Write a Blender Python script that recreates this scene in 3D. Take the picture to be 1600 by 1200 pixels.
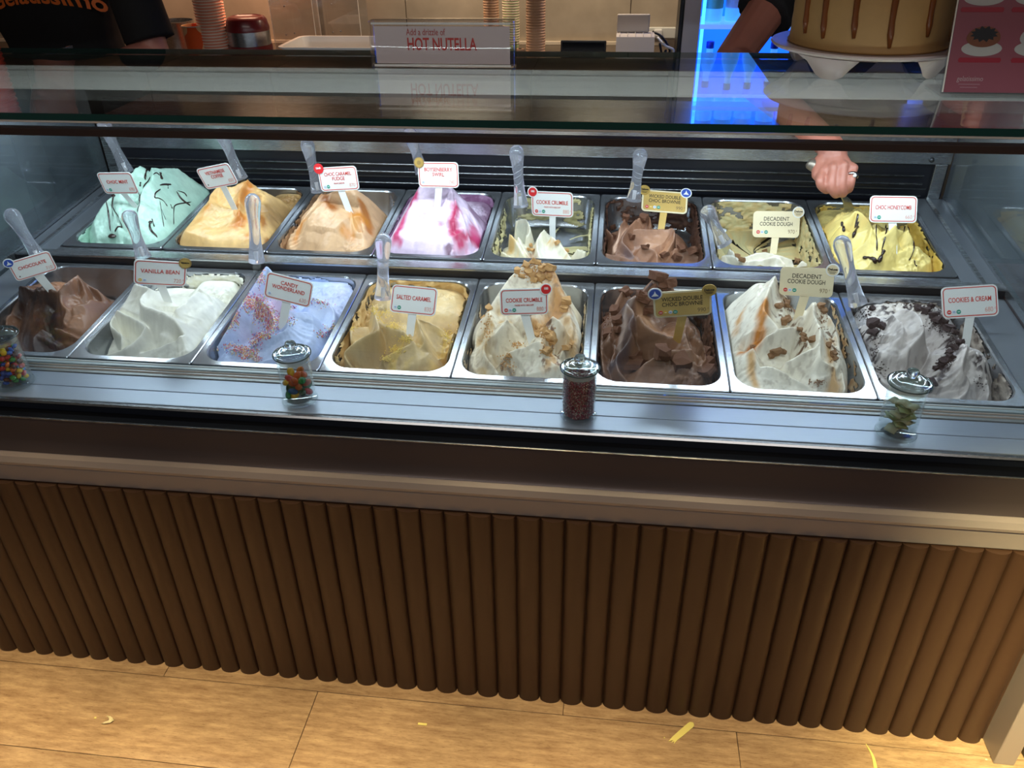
import bpy, bmesh, math, random
import numpy as np
from mathutils import Vector, Matrix, Euler

random.seed(7)
np.random.seed(7)
for _o in list(bpy.data.objects):
    bpy.data.objects.remove(_o, do_unlink=True)
SC = bpy.context.scene
COL = SC.collection
PI = math.pi

# ------------------------------------------------------------------ camera
FPX = 1257.19
CAM = np.array([0.1328, -1.0461, 1.4027])
_a, _b, _c = 0.5575, -0.1296, -0.0166
CW = np.array([math.sin(_b)*math.cos(_a), math.cos(_b)*math.cos(_a), -math.sin(_a)])
_r = np.cross(CW, [0, 0, 1]); _r /= np.linalg.norm(_r)
_u = np.cross(_r, CW)
CR = math.cos(_c)*_r + math.sin(_c)*_u
CU = -math.sin(_c)*_r + math.cos(_c)*_u
cd = bpy.data.cameras.new('camera')
cd.sensor_width = 36.0
cd.lens = 36.0*FPX/1600.0
cd.clip_start = 0.05
cam = bpy.data.objects.new('camera', cd)
COL.objects.link(cam)
M = Matrix.Identity(4)
for k in range(3):
    M[k][0], M[k][1], M[k][2], M[k][3] = CR[k], CU[k], -CW[k], CAM[k]
cam.matrix_world = M
SC.camera = cam

# ------------------------------------------------------------------ world, view, big lights
SC.view_settings.view_transform = 'Standard'
SC.view_settings.look = 'None'
SC.view_settings.gamma = 1.0
SC.view_settings.exposure = 0.0
SC.view_settings.use_curve_mapping = False
wd = bpy.data.worlds.new('world'); SC.world = wd
wd.use_nodes = True
wd.node_tree.nodes['Background'].inputs[0].default_value = (0.95, 0.86, 0.80, 1)
wd.node_tree.nodes['Background'].inputs[1].default_value = 0.04


def area(name, loc, rot, sx, sy, power, color, spread=PI):
    l = bpy.data.lights.new(name, 'AREA')
    l.shape = 'RECTANGLE'; l.size = sx; l.size_y = sy
    l.energy = power; l.color = color; l.spread = spread
    o = bpy.data.objects.new(name, l); COL.objects.link(o)
    o.location = loc; o.rotation_euler = rot
    return o


# the strip of cool lamps behind the rear canopy lip, and a weaker one under the front bar of the display case
area('case_lamp', (-0.15, 0.640, 1.047), (math.radians(-6), 0, 0), 2.1, 0.02, 8.6, (0.84, 0.93, 1.0))
area('case_front_lamp', (-0.15, 0.185, 1.066), (math.radians(38), 0, 0), 2.1, 0.012, 3.8, (0.88, 0.95, 1.0))
# narrow warm downlights along the foot of the case
for _x in (-1.25, -0.85, -0.45, -0.05, 0.35, 0.75, 1.15):
    area('customer_downlight', (_x, -0.30, 2.7), (0, 0, 0), 0.12, 0.12, 1.0, (1.0, 0.76, 0.44), math.radians(20))
# added soft fill from behind the customer for the shop's general light
area('front_fill_light', (0.1, -2.3, 2.75), (math.radians(38), 0, 0), 3.2, 0.8, 26.0, (1.0, 0.90, 0.82))
# warm lamps under the added wall cupboards over the back counter
for _x, _p, _cc in ((-1.9, 1.6, (1.0, 0.62, 0.40)), (-1.25, 2.6, (1.0, 0.56, 0.34)), (-0.5, 1.9, (1.0, 0.80, 0.58)), (0.1, 1.9, (1.0, 0.82, 0.6))):
    area('counter_downlight', (_x, 2.2, 1.395), (0, 0, 0), 0.3, 0.06, _p*1.05, _cc, math.radians(150))
# added warm spot in front, brightening the slats at the right end
area('right_end_fill', (0.62, -0.95, 1.7), (Vector((0.97, 0.0, 0.12))-Vector((0.62, -0.95, 1.7))).to_track_quat('-Z', 'Y').to_euler(), 0.12, 0.12, 2.2, (1.0, 0.84, 0.42), math.radians(26))


# ------------------------------------------------------------------ helpers
def ray(px, py):
    return CW + (px-800.0)/FPX*CR - (py-600.0)/FPX*CU


def at(px, py, x=None, y=None, z=None):
    """world point where the sight line through a measured photo point meets x=, y= or z="""
    d = ray(px, py)
    if x is not None: t = (x-CAM[0])/d[0]
    elif y is not None: t = (y-CAM[1])/d[1]
    else: t = (z-CAM[2])/d[2]
    return CAM+t*d


def lin(c):
    return tuple((v/12.92 if v <= 0.04045 else ((v+0.055)/1.055)**2.4) for v in (k/255.0 for k in c))


def hexc(*c):
    return lin(c)+(1.0,)


def tag(o, label=None, cat=None, group=None, kind=None):
    if label: o['label'] = label
    if cat: o['category'] = cat
    if group: o['group'] = group
    if kind: o['kind'] = kind
    return o


def empty(name, loc, label=None, cat=None, group=None, kind=None):
    o = bpy.data.objects.new(name, None)
    o.empty_display_size = 0.02
    COL.objects.link(o); o.location = loc
    return tag(o, label, cat, group, kind)


def wloc(o):
    p = Vector((0, 0, 0))
    while o is not None:
        p = p + o.location; o = o.parent
    return p


def link(name, me, mats, parent=None, smooth=False, kind=None, label=None):
    """world-space mesh data -> object; under a parent the vertices become local to it"""
    if not isinstance(mats, (list, tuple)): mats = [mats]
    for m in mats: me.materials.append(m)
    n = len(me.vertices)
    co = np.empty(n*3, dtype=np.float32); me.vertices.foreach_get('co', co)
    co = co.reshape(-1, 3)
    if parent is not None:
        off = np.array(wloc(parent))
    else:
        off = np.array([(co[:, 0].min()+co[:, 0].max())/2, (co[:, 1].min()+co[:, 1].max())/2, co[:, 2].min()])
    me.vertices.foreach_set('co', (co-off).astype(np.float32).ravel())
    if smooth:
        me.polygons.foreach_set('use_smooth', np.ones(len(me.polygons), dtype=bool))
    me.update()
    o = bpy.data.objects.new(name, me); COL.objects.link(o)
    if parent is not None: o.parent = parent
    else: o.location = off
    if kind: o['kind'] = kind
    if label: o['label'] = label
    return o


class MB:
    def __init__(s): s.v = []; s.f = []; s.mi = []; s.cur = 0

    def add(s, vs, fs):
        b = len(s.v)
        s.v += [tuple(map(float, p)) for p in vs]
        s.f += [tuple(b+i for i in f) for f in fs]
        s.mi += [s.cur]*len(fs)
        return s

    def box(s, x0, x1, y0, y1, z0, z1):
        vs = [(x, y, z) for z in (z0, z1) for y in (y0, y1) for x in (x0, x1)]
        return s.add(vs, [(0, 2, 3, 1), (4, 5, 7, 6), (0, 1, 5, 4), (2, 6, 7, 3), (0, 4, 6, 2), (1, 3, 7, 5)])

    def bbox(s, x0, x1, y0, y1, z0, z1, r=0.002, seg=2):
        bm = bmesh.new(); bmesh.ops.create_cube(bm, size=1.0)
        for v in bm.verts:
            v.co = Vector(((x0+x1)/2+v.co.x*(x1-x0), (y0+y1)/2+v.co.y*(y1-y0), (z0+z1)/2+v.co.z*(z1-z0)))
        bmesh.ops.bevel(bm, geom=list(bm.edges), offset=r, segments=seg, profile=0.5, affect='EDGES')
        s.addbm(bm); return s

    def addbm(s, bm):
        bm.verts.ensure_lookup_table(); bm.verts.index_update()
        s.add([v.co[:] for v in bm.verts], [[v.index for v in f.verts] for f in bm.faces]); bm.free()
        return s

    def prism(s, prof, x0, x1):
        """closed (y,z) profile extruded along x"""
        n = len(prof)
        vs = [(x0, y, z) for y, z in prof]+[(x1, y, z) for y, z in prof]
        fs = [(i, (i+1) % n, n+(i+1) % n, n+i) for i in range(n)]+[tuple(range(n))[::-1], tuple(range(n, 2*n))]
        return s.add(vs, fs)

    def plate(s, outline, c, ux, uy, d0, d1):
        """flat outline [(a,b)] in the (ux,uy) frame at c, thick from d0 to d1 along the normal"""
        c = np.array(c); ux = np.array(ux); uy = np.array(uy); nn = np.cross(ux, uy)
        n = len(outline)
        vs = [c+a*ux+b*uy+d0*nn for a, b in outline]+[c+a*ux+b*uy+d1*nn for a, b in outline]
        fs = [tuple(range(n))[::-1], tuple(range(n, 2*n))]+[(i, (i+1) % n, n+(i+1) % n, n+i) for i in range(n)]
        return s.add(vs, fs)

    def lathe(s, prof, c, n=32, axis=None, close=True):
        """(r, h) profile turned about an axis through c"""
        c = np.array(c, dtype=float)
        w = np.array((0, 0, 1.0) if axis is None else axis, dtype=float); w /= np.linalg.norm(w)
        a = np.array((1.0, 0, 0)) if abs(w[0]) < 0.9 else np.array((0, 1.0, 0))
        u = np.cross(a, w); u /= np.linalg.norm(u); v = np.cross(w, u)
        vs = []
        for r, h in prof:
            for k in range(n):
                t = 2*PI*k/n
                vs.append(c+w*h+r*(math.cos(t)*u+math.sin(t)*v))
        fs = []
        for i in range(len(prof)-1):
            for k in range(n):
                k2 = (k+1) % n
                fs.append((i*n+k, i*n+k2, (i+1)*n+k2, (i+1)*n+k))
        if close:
            if prof[0][0] > 1e-6: fs.append(tuple(range(n))[::-1])
            if prof[-1][0] > 1e-6: fs.append(tuple((len(prof)-1)*n+k for k in range(n)))
        return s.add(vs, fs)

    def tube(s, pts, rad, n=8, caps=True):
        pts = [np.array(p, dtype=float) for p in pts]
        if not isinstance(rad, (list, tuple, np.ndarray)): rad = [rad]*len(pts)
        vs = []; up = np.array((0, 0, 1.0)); u = None
        for i, p in enumerate(pts):
            d = pts[min(i+1, len(pts)-1)]-pts[max(i-1, 0)]
            d /= (np.linalg.norm(d)+1e-12)
            if u is None:
                a = up if abs(d[2]) < 0.9 else np.array((1.0, 0, 0))
                u = np.cross(a, d)
            else:
                u = u-d*(u@d)
            u /= (np.linalg.norm(u)+1e-12); v = np.cross(d, u)
            for k in range(n):
                t = 2*PI*k/n
                vs.append(p+rad[i]*(math.cos(t)*u+math.sin(t)*v))
        fs = []
        for i in range(len(pts)-1):
            for k in range(n):
                k2 = (k+1) % n
                fs.append((i*n+k, i*n+k2, (i+1)*n+k2, (i+1)*n+k))
        if caps:
            fs.append(tuple(range(n))[::-1]); fs.append(tuple((len(pts)-1)*n+k for k in range(n)))
        return s.add(vs, fs)

    def ball(s, c, r, sub=2, squash=(1, 1, 1), rot=None):
        bm = bmesh.new(); bmesh.ops.create_icosphere(bm, subdivisions=sub, radius=r)
        R = Matrix.Identity(3) if rot is None else Euler(rot).to_matrix()
        for v in bm.verts:
            v.co = R @ Vector((v.co.x*squash[0], v.co.y*squash[1], v.co.z*squash[2]))+Vector(c)
        return s.addbm(bm)

    def mesh(s, name):
        me = bpy.data.meshes.new(name)
        me.from_pydata(s.v, [], s.f)
        me.polygons.foreach_set('material_index', s.mi)
        bm = bmesh.new(); bm.from_mesh(me); bmesh.ops.recalc_face_normals(bm, faces=bm.faces); bm.to_mesh(me); bm.free()
        return me

    def build(s, name, mats, parent=None, smooth=False, kind=None, label=None, sharp=None):
        me = s.mesh(name)
        o = link(name, me, mats, parent, smooth, kind, label)
        if smooth and sharp:
            me.set_sharp_from_angle(angle=math.radians(sharp))
        return o


def rrect(w, h, r, n=6):
    out = []
    for cx, cy, a0 in ((w/2-r, h/2-r, 0), (-w/2+r, h/2-r, 90), (-w/2+r, -h/2+r, 180), (w/2-r, -h/2+r, 270)):
        for k in range(n+1):
            t = math.radians(a0+90.0*k/n)
            out.append((cx+r*math.cos(t), cy+r*math.sin(t)))
    return out


def smooth_path(pts, n=24):
    """Catmull-Rom through the points"""
    P = np.array(pts, dtype=float)
    if len(P) < 3:
        t = np.linspace(0, 1, n)[:, None]; return P[0]*(1-t)+P[-1]*t
    Q = np.vstack([2*P[0]-P[1], P, 2*P[-1]-P[-2]])
    out = []
    m = len(P)-1
    for s in np.linspace(0, m-1e-6, n):
        i = int(s); t = s-i
        p0, p1, p2, p3 = Q[i], Q[i+1], Q[i+2], Q[i+3]
        out.append(0.5*((2*p1)+(-p0+p2)*t+(2*p0-5*p1+4*p2-p3)*t*t+(-p0+3*p1-3*p2+p3)*t**3))
    return np.array(out)


# ------------------------------------------------------------------ materials
def mat(name, col, rough=0.5, metal=0.0, spec=0.5, var=0.0, vscale=20.0, stretch=(1, 1, 1), bump=0.0, bscale=60.0,
        emit=None, estr=0.0, coat=0.0, sss=0.0, rvar=0.0):
    m = bpy.data.materials.new(name); m.use_nodes = True
    nt = m.node_tree; b = nt.nodes['Principled BSDF']
    c = hexc(*col)
    b.inputs['Base Color'].default_value = c
    b.inputs['Roughness'].default_value = rough
    b.inputs['Metallic'].default_value = metal
    b.inputs['Specular IOR Level'].default_value = spec
    b.inputs['Coat Weight'].default_value = coat
    if sss:
        b.inputs['Subsurface Weight'].default_value = sss
        b.inputs['Subsurface Radius'].default_value = (0.02, 0.008, 0.004)
        b.inputs['Subsurface Scale'].default_value = 0.5
    tc = None
    if var or bump or rvar:
        tc = nt.nodes.new('ShaderNodeTexCoord'); mp = nt.nodes.new('ShaderNodeMapping')
        mp.inputs['Scale'].default_value = stretch
        nt.links.new(tc.outputs['Object'], mp.inputs[0])
        nz = nt.nodes.new('ShaderNodeTexNoise'); nz.inputs['Scale'].default_value = vscale; nz.inputs['Detail'].default_value = 4
        nt.links.new(mp.outputs[0], nz.inputs['Vector'])
        if var:
            mx = nt.nodes.new('ShaderNodeMix'); mx.data_type = 'RGBA'
            mx.inputs[6].default_value = tuple(max(0, v*(1-var)) for v in c[:3])+(1,)
            mx.inputs[7].default_value = tuple(min(1, v*(1+var)) for v in c[:3])+(1,)
            nt.links.new(nz.outputs['Fac'], mx.inputs[0]); nt.links.new(mx.outputs[2], b.inputs['Base Color'])
        if rvar:
            mr = nt.nodes.new('ShaderNodeMapRange')
            mr.inputs[3].default_value = max(0.02, rough-rvar); mr.inputs[4].default_value = rough+rvar
            nt.links.new(nz.outputs['Fac'], mr.inputs[0]); nt.links.new(mr.outputs[0], b.inputs['Roughness'])
        if bump:
            n2 = nt.nodes.new('ShaderNodeTexNoise'); n2.inputs['Scale'].default_value = bscale; n2.inputs['Detail'].default_value = 3
            nt.links.new(mp.outputs[0], n2.inputs['Vector'])
            bp = nt.nodes.new('ShaderNodeBump'); bp.inputs['Strength'].default_value = bump; bp.inputs['Distance'].default_value = 0.002
            nt.links.new(n2.outputs['Fac'], bp.inputs['Height']); nt.links.new(bp.outputs[0], b.inputs['Normal'])
    if emit:
        b.inputs['Emission Color'].default_value = hexc(*emit); b.inputs['Emission Strength'].default_value = estr
    return m


def pane(name, tint=(245, 250, 250), refl=1.0, ior=1.5, rough=0.0, haze=0.0, hcol=(200, 215, 225), hscale=3.0, edge=None):
    """sheet glass: Fresnel mix of clear and mirror, with optional frosty film"""
    m = bpy.data.materials.new(name); m.use_nodes = True
    nt = m.node_tree; nt.nodes.clear()
    out = nt.nodes.new('ShaderNodeOutputMaterial')
    tr = nt.nodes.new('ShaderNodeBsdfTransparent'); tr.inputs[0].default_value = hexc(*tint)
    gl = nt.nodes.new('ShaderNodeBsdfGlossy'); gl.inputs['Roughness'].default_value = rough
    gl.inputs[0].default_value = (refl, refl, refl, 1)
    fr = nt.nodes.new('ShaderNodeFresnel'); ge = nt.nodes.new('ShaderNodeNewGeometry')
    ri = nt.nodes.new('ShaderNodeMapRange'); ri.inputs[3].default_value = ior; ri.inputs[4].default_value = 1/ior   # same Fresnel on both faces
    nt.links.new(ge.outputs['Backfacing'], ri.inputs[0]); nt.links.new(ri.outputs[0], fr.inputs[0])
    mx = nt.nodes.new('ShaderNodeMixShader')
    nt.links.new(fr.outputs[0], mx.inputs[0]); nt.links.new(tr.outputs[0], mx.inputs[1]); nt.links.new(gl.outputs[0], mx.inputs[2])
    last = mx
    if haze:
        df = nt.nodes.new('ShaderNodeBsdfTranslucent'); df.inputs[0].default_value = hexc(*hcol)
        d2 = nt.nodes.new('ShaderNodeBsdfDiffuse'); d2.inputs[0].default_value = hexc(*hcol)
        ad = nt.nodes.new('ShaderNodeMixShader'); ad.inputs[0].default_value = 0.5
        nt.links.new(df.outputs[0], ad.inputs[1]); nt.links.new(d2.outputs[0], ad.inputs[2])
        tc = nt.nodes.new('ShaderNodeTexCoord'); nz = nt.nodes.new('ShaderNodeTexNoise'); nz.inputs['Scale'].default_value = hscale
        nz.inputs['Detail'].default_value = 5; nz.inputs['Roughness'].default_value = 0.65
        nt.links.new(tc.outputs['Object'], nz.inputs['Vector'])
        mr = nt.nodes.new('ShaderNodeMapRange'); mr.inputs[1].default_value = 0.35; mr.inputs[2].default_value = 0.7
        mr.inputs[3].default_value = haze*0.35; mr.inputs[4].default_value = haze
        nt.links.new(nz.outputs['Fac'], mr.inputs[0])
        m2 = nt.nodes.new('ShaderNodeMixShader')
        nt.links.new(mr.outputs[0], m2.inputs[0]); nt.links.new(mx.outputs[0], m2.inputs[1]); nt.links.new(ad.outputs[0], m2.inputs[2])
        last = m2
    nt.links.new(last.outputs[0], out.inputs[0])
    return m


def solid_clear(name, col=(255, 255, 255), rough=0.02, ior=1.45, milk=0.0):
    m = bpy.data.materials.new(name); m.use_nodes = True
    nt = m.node_tree; nt.nodes.clear()
    out = nt.nodes.new('ShaderNodeOutputMaterial')
    g = nt.nodes.new('ShaderNodeBsdfGlass'); g.inputs['Color'].default_value = hexc(*col)
    g.inputs['Roughness'].default_value = rough; g.inputs['IOR'].default_value = ior
    if milk:
        d = nt.nodes.new('ShaderNodeBsdfTranslucent'); d.inputs[0].default_value = (0.85, 0.87, 0.95, 1)
        d2 = nt.nodes.new('ShaderNodeBsdfDiffuse'); d2.inputs[0].default_value = (0.85, 0.87, 0.95, 1)
        m1 = nt.nodes.new('ShaderNodeMixShader'); nt.links.new(d.outputs[0], m1.inputs[1]); nt.links.new(d2.outputs[0], m1.inputs[2])
        m2 = nt.nodes.new('ShaderNodeMixShader'); m2.inputs[0].default_value = milk
        nt.links.new(g.outputs[0], m2.inputs[1]); nt.links.new(m1.outputs[0], m2.inputs[2]); nt.links.new(m2.outputs[0], out.inputs[0])
    else:
        nt.links.new(g.outputs[0], out.inputs[0])
    return m


def attr_mat(name, rough=0.4, spec=0.45, bump=0.25, bscale=260.0, coat=0.0, grain=0.06):
    """colour comes from the vertex attribute 'tint', with a fine procedural grain"""
    m = bpy.data.materials.new(name); m.use_nodes = True
    nt = m.node_tree; b = nt.nodes['Principled BSDF']
    b.inputs['Roughness'].default_value = rough; b.inputs['Specular IOR Level'].default_value = spec
    b.inputs['Coat Weight'].default_value = coat
    at_ = nt.nodes.new('ShaderNodeAttribute'); at_.attribute_name = 'tint'
    tc = nt.nodes.new('ShaderNodeTexCoord')
    nz = nt.nodes.new('ShaderNodeTexNoise'); nz.inputs['Scale'].default_value = bscale; nz.inputs['Detail'].default_value = 3
    nt.links.new(tc.outputs['Object'], nz.inputs['Vector'])
    mr = nt.nodes.new('ShaderNodeMapRange'); mr.inputs[3].default_value = 1-grain; mr.inputs[4].default_value = 1+grain
    nt.links.new(nz.outputs['Fac'], mr.inputs[0])
    mu = nt.nodes.new('ShaderNodeVectorMath'); mu.operation = 'SCALE'
    nt.links.new(at_.outputs['Color'], mu.inputs[0]); nt.links.new(mr.outputs[0], mu.inputs['Scale'])
    nt.links.new(mu.outputs[0], b.inputs['Base Color'])
    bp = nt.nodes.new('ShaderNodeBump'); bp.inputs['Strength'].default_value = bump; bp.inputs['Distance'].default_value = 0.001
    nt.links.new(nz.outputs['Fac'], bp.inputs['Height']); nt.links.new(bp.outputs[0], b.inputs['Normal'])
    return m


M_ = {}
M_['steel'] = mat('brushed_steel', (176, 180, 184), 0.26, 0.95, var=0.10, vscale=30, stretch=(1, 60, 60), rvar=0.06)
M_['steel_dark'] = mat('dark_steel', (96, 100, 106), 0.34, 0.9, var=0.12, vscale=30, stretch=(1, 40, 40), rvar=0.06)
M_['rail'] = mat('rail_steel', (120, 126, 134), 0.4, 0.55, var=0.1, vscale=24, stretch=(40, 1, 1), rvar=0.06)
M_['pan'] = mat('pan_steel', (168, 172, 178), 0.24, 0.92, var=0.08, vscale=14, rvar=0.08)
M_['ledge'] = mat('satin_aluminium', (156, 170, 186), 0.34, 0.3, var=0.05, vscale=16, stretch=(1, 30, 30), rvar=0.05)
M_['black'] = mat('black_plastic', (14, 16, 22), 0.35)
M_['navy'] = mat('dark_liner', (26, 32, 44), 0.45)
M_['front_panel'] = mat('bronze_panel', (84, 74, 74), 0.26, 0.35, var=0.06, vscale=4)
M_['trim'] = mat('taupe_trim', (146, 136, 132), 0.38, var=0.04, vscale=10)
M_['slat'] = mat('taupe_slat', (66, 44, 29), 0.5, var=0.05, vscale=6, stretch=(1, 1, 0.3))
M_['canopy_dark'] = mat('canopy_bronze', (110, 92, 82), 0.3, 0.6, var=0.1, vscale=60, stretch=(6, 0.02, 1))
M_['canopy_grey'] = mat('canopy_grey', (236, 236, 232), 0.42, 0.0, var=0.06, vscale=20, stretch=(6, 1, 0.02))
M_['bar'] = mat('bronze_bar', (48, 34, 32), 0.6, 0.0)
M_['glass_top'] = pane('shelf_glass', (238, 242, 240), 1.0, 1.52)
M_['glass'] = pane('front_glass', (244, 249, 250), 0.9, 1.42)
M_['glass_side'] = pane('side_glass', (214, 226, 232), 1.0, 1.5, haze=0.2)
M_['glass_edge'] = mat('green_glass_edge', (8, 62, 58), 0.12, coat=0.5, spec=0.8)
M_['acrylic'] = solid_clear('clear_acrylic', (248, 249, 254), 0.03, 1.36, 0.2)
M_['thin_clear'] = pane('thin_clear_plastic', (244, 246, 248), 1.0, 1.55, 0.02)
M_['jar'] = pane('jar_glass', (249, 251, 250), 1.0, 1.62, 0.0)
M_['jar_solid'] = solid_clear('jar_lid_glass', (244, 248, 247), 0.0, 1.32, 0.06)
M_['white'] = mat('white_plastic', (232, 230, 226), 0.4)
M_['cream_seal'] = mat('white_seal', (214, 214, 206), 0.5)
M_['gelato'] = attr_mat('gelato', 0.36, 0.45, 0.5, 170.0)
M_['gelato_dry'] = attr_mat('gelato_rough', 0.55, 0.3, 0.6, 320.0, grain=0.12)
M_['sauce'] = mat('dark_chocolate_sauce', (44, 28, 26), 0.22, spec=0.6)
M_['red_ink'] = mat('red_ink', (206, 66, 56), 0.5)
M_['pale_ink'] = mat('pale_red_ink', (228, 170, 158), 0.5)
M_['black_ink'] = mat('black_ink', (26, 24, 22), 0.5)
M_['brown_ink'] = mat('brown_ink', (120, 98, 66), 0.5)
M_['card'] = mat('label_card', (238, 240, 238), 0.38)
M_['gold'] = mat('gold_card', (214, 178, 104), 0.33, 0.25, var=0.35, vscale=14)
M_['gold_pale'] = mat('pale_gold_card', (236, 222, 186), 0.38, 0.1)
M_['teal'] = mat('teal_dot', (40, 150, 128), 0.45)
M_['red_dot'] = mat('red_dot', (214, 70, 62), 0.45)
M_['yellow_dot'] = mat('yellow_dot', (232, 186, 60), 0.45)
M_['blue_dot'] = mat('blue_dot', (52, 84, 176), 0.45)
M_['badge_red'] = mat('red_badge', (214, 44, 48), 0.35)
M_['skin'] = mat('skin', (182, 118, 100), 0.45, sss=0.15, var=0.07, vscale=30)
M_['shirt'] = mat('black_cotton', (20, 19, 21), 0.85, var=0.2, vscale=18, bump=0.2, bscale=200)
M_['hair'] = mat('dark_hair', (40, 28, 22), 0.6)


_font_cache = {}


def text_obj(name, s, m, parent, c, ux, uy, size, sx=1.0, align='CENTER', bold=0.0, shear=0.0, space=1.0, lift=0.0, fit=None):
    """lettering as real thin mesh, lying in the (ux,uy) frame at c"""
    cu = bpy.data.curves.new('t', 'FONT'); cu.body = s; cu.size = size; cu.align_x = align; cu.align_y = 'CENTER'
    cu.offset = bold; cu.shear = shear; cu.space_character = space; cu.extrude = 0.0002; cu.resolution_u = 3
    cu.space_line = 0.9
    o = bpy.data.objects.new('t', cu); COL.objects.link(o)
    dg = bpy.context.evaluated_depsgraph_get()
    me = bpy.data.meshes.new_from_object(o.evaluated_get(dg))
    bpy.data.objects.remove(o, do_unlink=True)
    n = len(me.vertices); co = np.empty(n*3); me.vertices.foreach_get('co', co); co = co.reshape(-1, 3)
    if fit: sx = min(sx, fit/(co[:, 0].max()-co[:, 0].min()))
    ux = np.array(ux); uy = np.array(uy); nn = np.cross(ux, uy)
    w = np.array(c)+np.outer(co[:, 0]*sx, ux)+np.outer(co[:, 1], uy)+np.outer(co[:, 2]+lift, nn)
    me.vertices.foreach_set('co', w.astype(np.float32).ravel())
    me.materials.clear()
    return link(name, me, m, parent)

# ------------------------------------------------------------------ floor, walls, ceiling
def plank_mat():
    m = bpy.data.materials.new('oak_vinyl'); m.use_nodes = True
    nt = m.node_tree; b = nt.nodes['Principled BSDF']
    b.inputs['Roughness'].default_value = 0.42
    tc = nt.nodes.new('ShaderNodeTexCoord'); oi = nt.nodes.new('ShaderNodeObjectInfo')
    ad = nt.nodes.new('ShaderNodeVectorMath'); ad.operation = 'ADD'
    sc = nt.nodes.new('ShaderNodeVectorMath'); sc.operation = 'SCALE'; sc.inputs['Scale'].default_value = 9.0
    cb = nt.nodes.new('ShaderNodeCombineXYZ')
    nt.links.new(oi.outputs['Random'], cb.inputs[0]); nt.links.new(oi.outputs['Random'], cb.inputs[1])
    nt.links.new(cb.outputs[0], sc.inputs[0])
    nt.links.new(tc.outputs['Object'], ad.inputs[0]); nt.links.new(sc.outputs[0], ad.inputs[1])
    mp = nt.nodes.new('ShaderNodeMapping'); mp.inputs['Scale'].default_value = (1.0, 6.0, 1.0)
    nt.links.new(ad.outputs[0], mp.inputs[0])
    n1 = nt.nodes.new('ShaderNodeTexNoise'); n1.inputs['Scale'].default_value = 17; n1.inputs['Detail'].default_value = 8; n1.inputs['Roughness'].default_value = 0.7
    n2 = nt.nodes.new('ShaderNodeTexNoise'); n2.inputs['Scale'].default_value = 85; n2.inputs['Detail'].default_value = 6; n2.inputs['Roughness'].default_value = 0.75
    n3 = nt.nodes.new('ShaderNodeTexNoise'); n3.inputs['Scale'].default_value = 3.2; n3.inputs['Detail'].default_value = 3
    for n in (n1, n2): nt.links.new(mp.outputs[0], n.inputs['Vector'])
    nt.links.new(ad.outputs[0], n3.inputs['Vector'])
    r1 = nt.nodes.new('ShaderNodeValToRGB')
    r1.color_ramp.elements[0].position = 0.28; r1.color_ramp.elements[0].color = hexc(140, 108, 74)
    r1.color_ramp.elements[1].position = 0.68; r1.color_ramp.elements[1].color = hexc(200, 170, 128)
    nt.links.new(n1.outputs['Fac'], r1.inputs[0])
    r2 = nt.nodes.new('ShaderNodeValToRGB')
    r2.color_ramp.elements[0].position = 0.30; r2.color_ramp.elements[0].color = (0.55, 0.5, 0.44, 1)
    r2.color_ramp.elements[1].position = 0.46; r2.color_ramp.elements[1].color = (1, 1, 1, 1)
    nt.links.new(n2.outputs['Fac'], r2.inputs[0])
    mx = nt.nodes.new('ShaderNodeMix'); mx.data_type = 'RGBA'; mx.blend_type = 'MULTIPLY'; mx.inputs[0].default_value = 1.0
    nt.links.new(r1.outputs[0], mx.inputs[6]); nt.links.new(r2.outputs[0], mx.inputs[7])
    r3 = nt.nodes.new('ShaderNodeMapRange'); r3.inputs[1].default_value = 0.3; r3.inputs[2].default_value = 0.7; r3.inputs[3].default_value = 0.86; r3.inputs[4].default_value = 1.08
    nt.links.new(n3.outputs['Fac'], r3.inputs[0])
    mu = nt.nodes.new('ShaderNodeVectorMath'); mu.operation = 'SCALE'
    nt.links.new(mx.outputs[2], mu.inputs[0]); nt.links.new(r3.outputs[0], mu.inputs['Scale'])
    nt.links.new(mu.outputs[0], b.inputs['Base Color'])
    bp = nt.nodes.new('ShaderNodeBump'); bp.inputs['Strength'].default_value = 0.12; bp.inputs['Distance'].default_value = 0.002
    nt.links.new(n2.outputs['Fac'], bp.inputs['Height']); nt.links.new(bp.outputs[0], b.inputs['Normal'])
    return m


M_['plank'] = plank_mat()
M_['joint'] = mat('floor_joint', (70, 50, 32), 0.8)
floor = MB().box(-4.2, 4.2, -3.0, 4.0, -0.02, -0.0025).build('floor', M_['joint'])
floor['kind'] = 'structure'
PLW, PLL = 0.185, 0.8385
for rj in range(-11, 1):
    y1 = -0.037+PLW*(rj+1); y0 = y1-PLW
    off = {0: 0.092, 1: 0.428, 2: 0.35}[(-rj) % 3] if rj > -3 else random.uniform(0, PLL)
    k = -3
    while True:
        x0 = off+PLL*k; x1 = x0+PLL; k += 1
        if x0 > 1.7: break
        if x1 < -1.9: continue
        b = MB().bbox(x0+0.0006, x1-0.0006, y0+0.0006, y1-0.0006, -0.0024, 0.0, 0.0005, 1)
        b.build('floor_plank', M_['plank'], floor)

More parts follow.
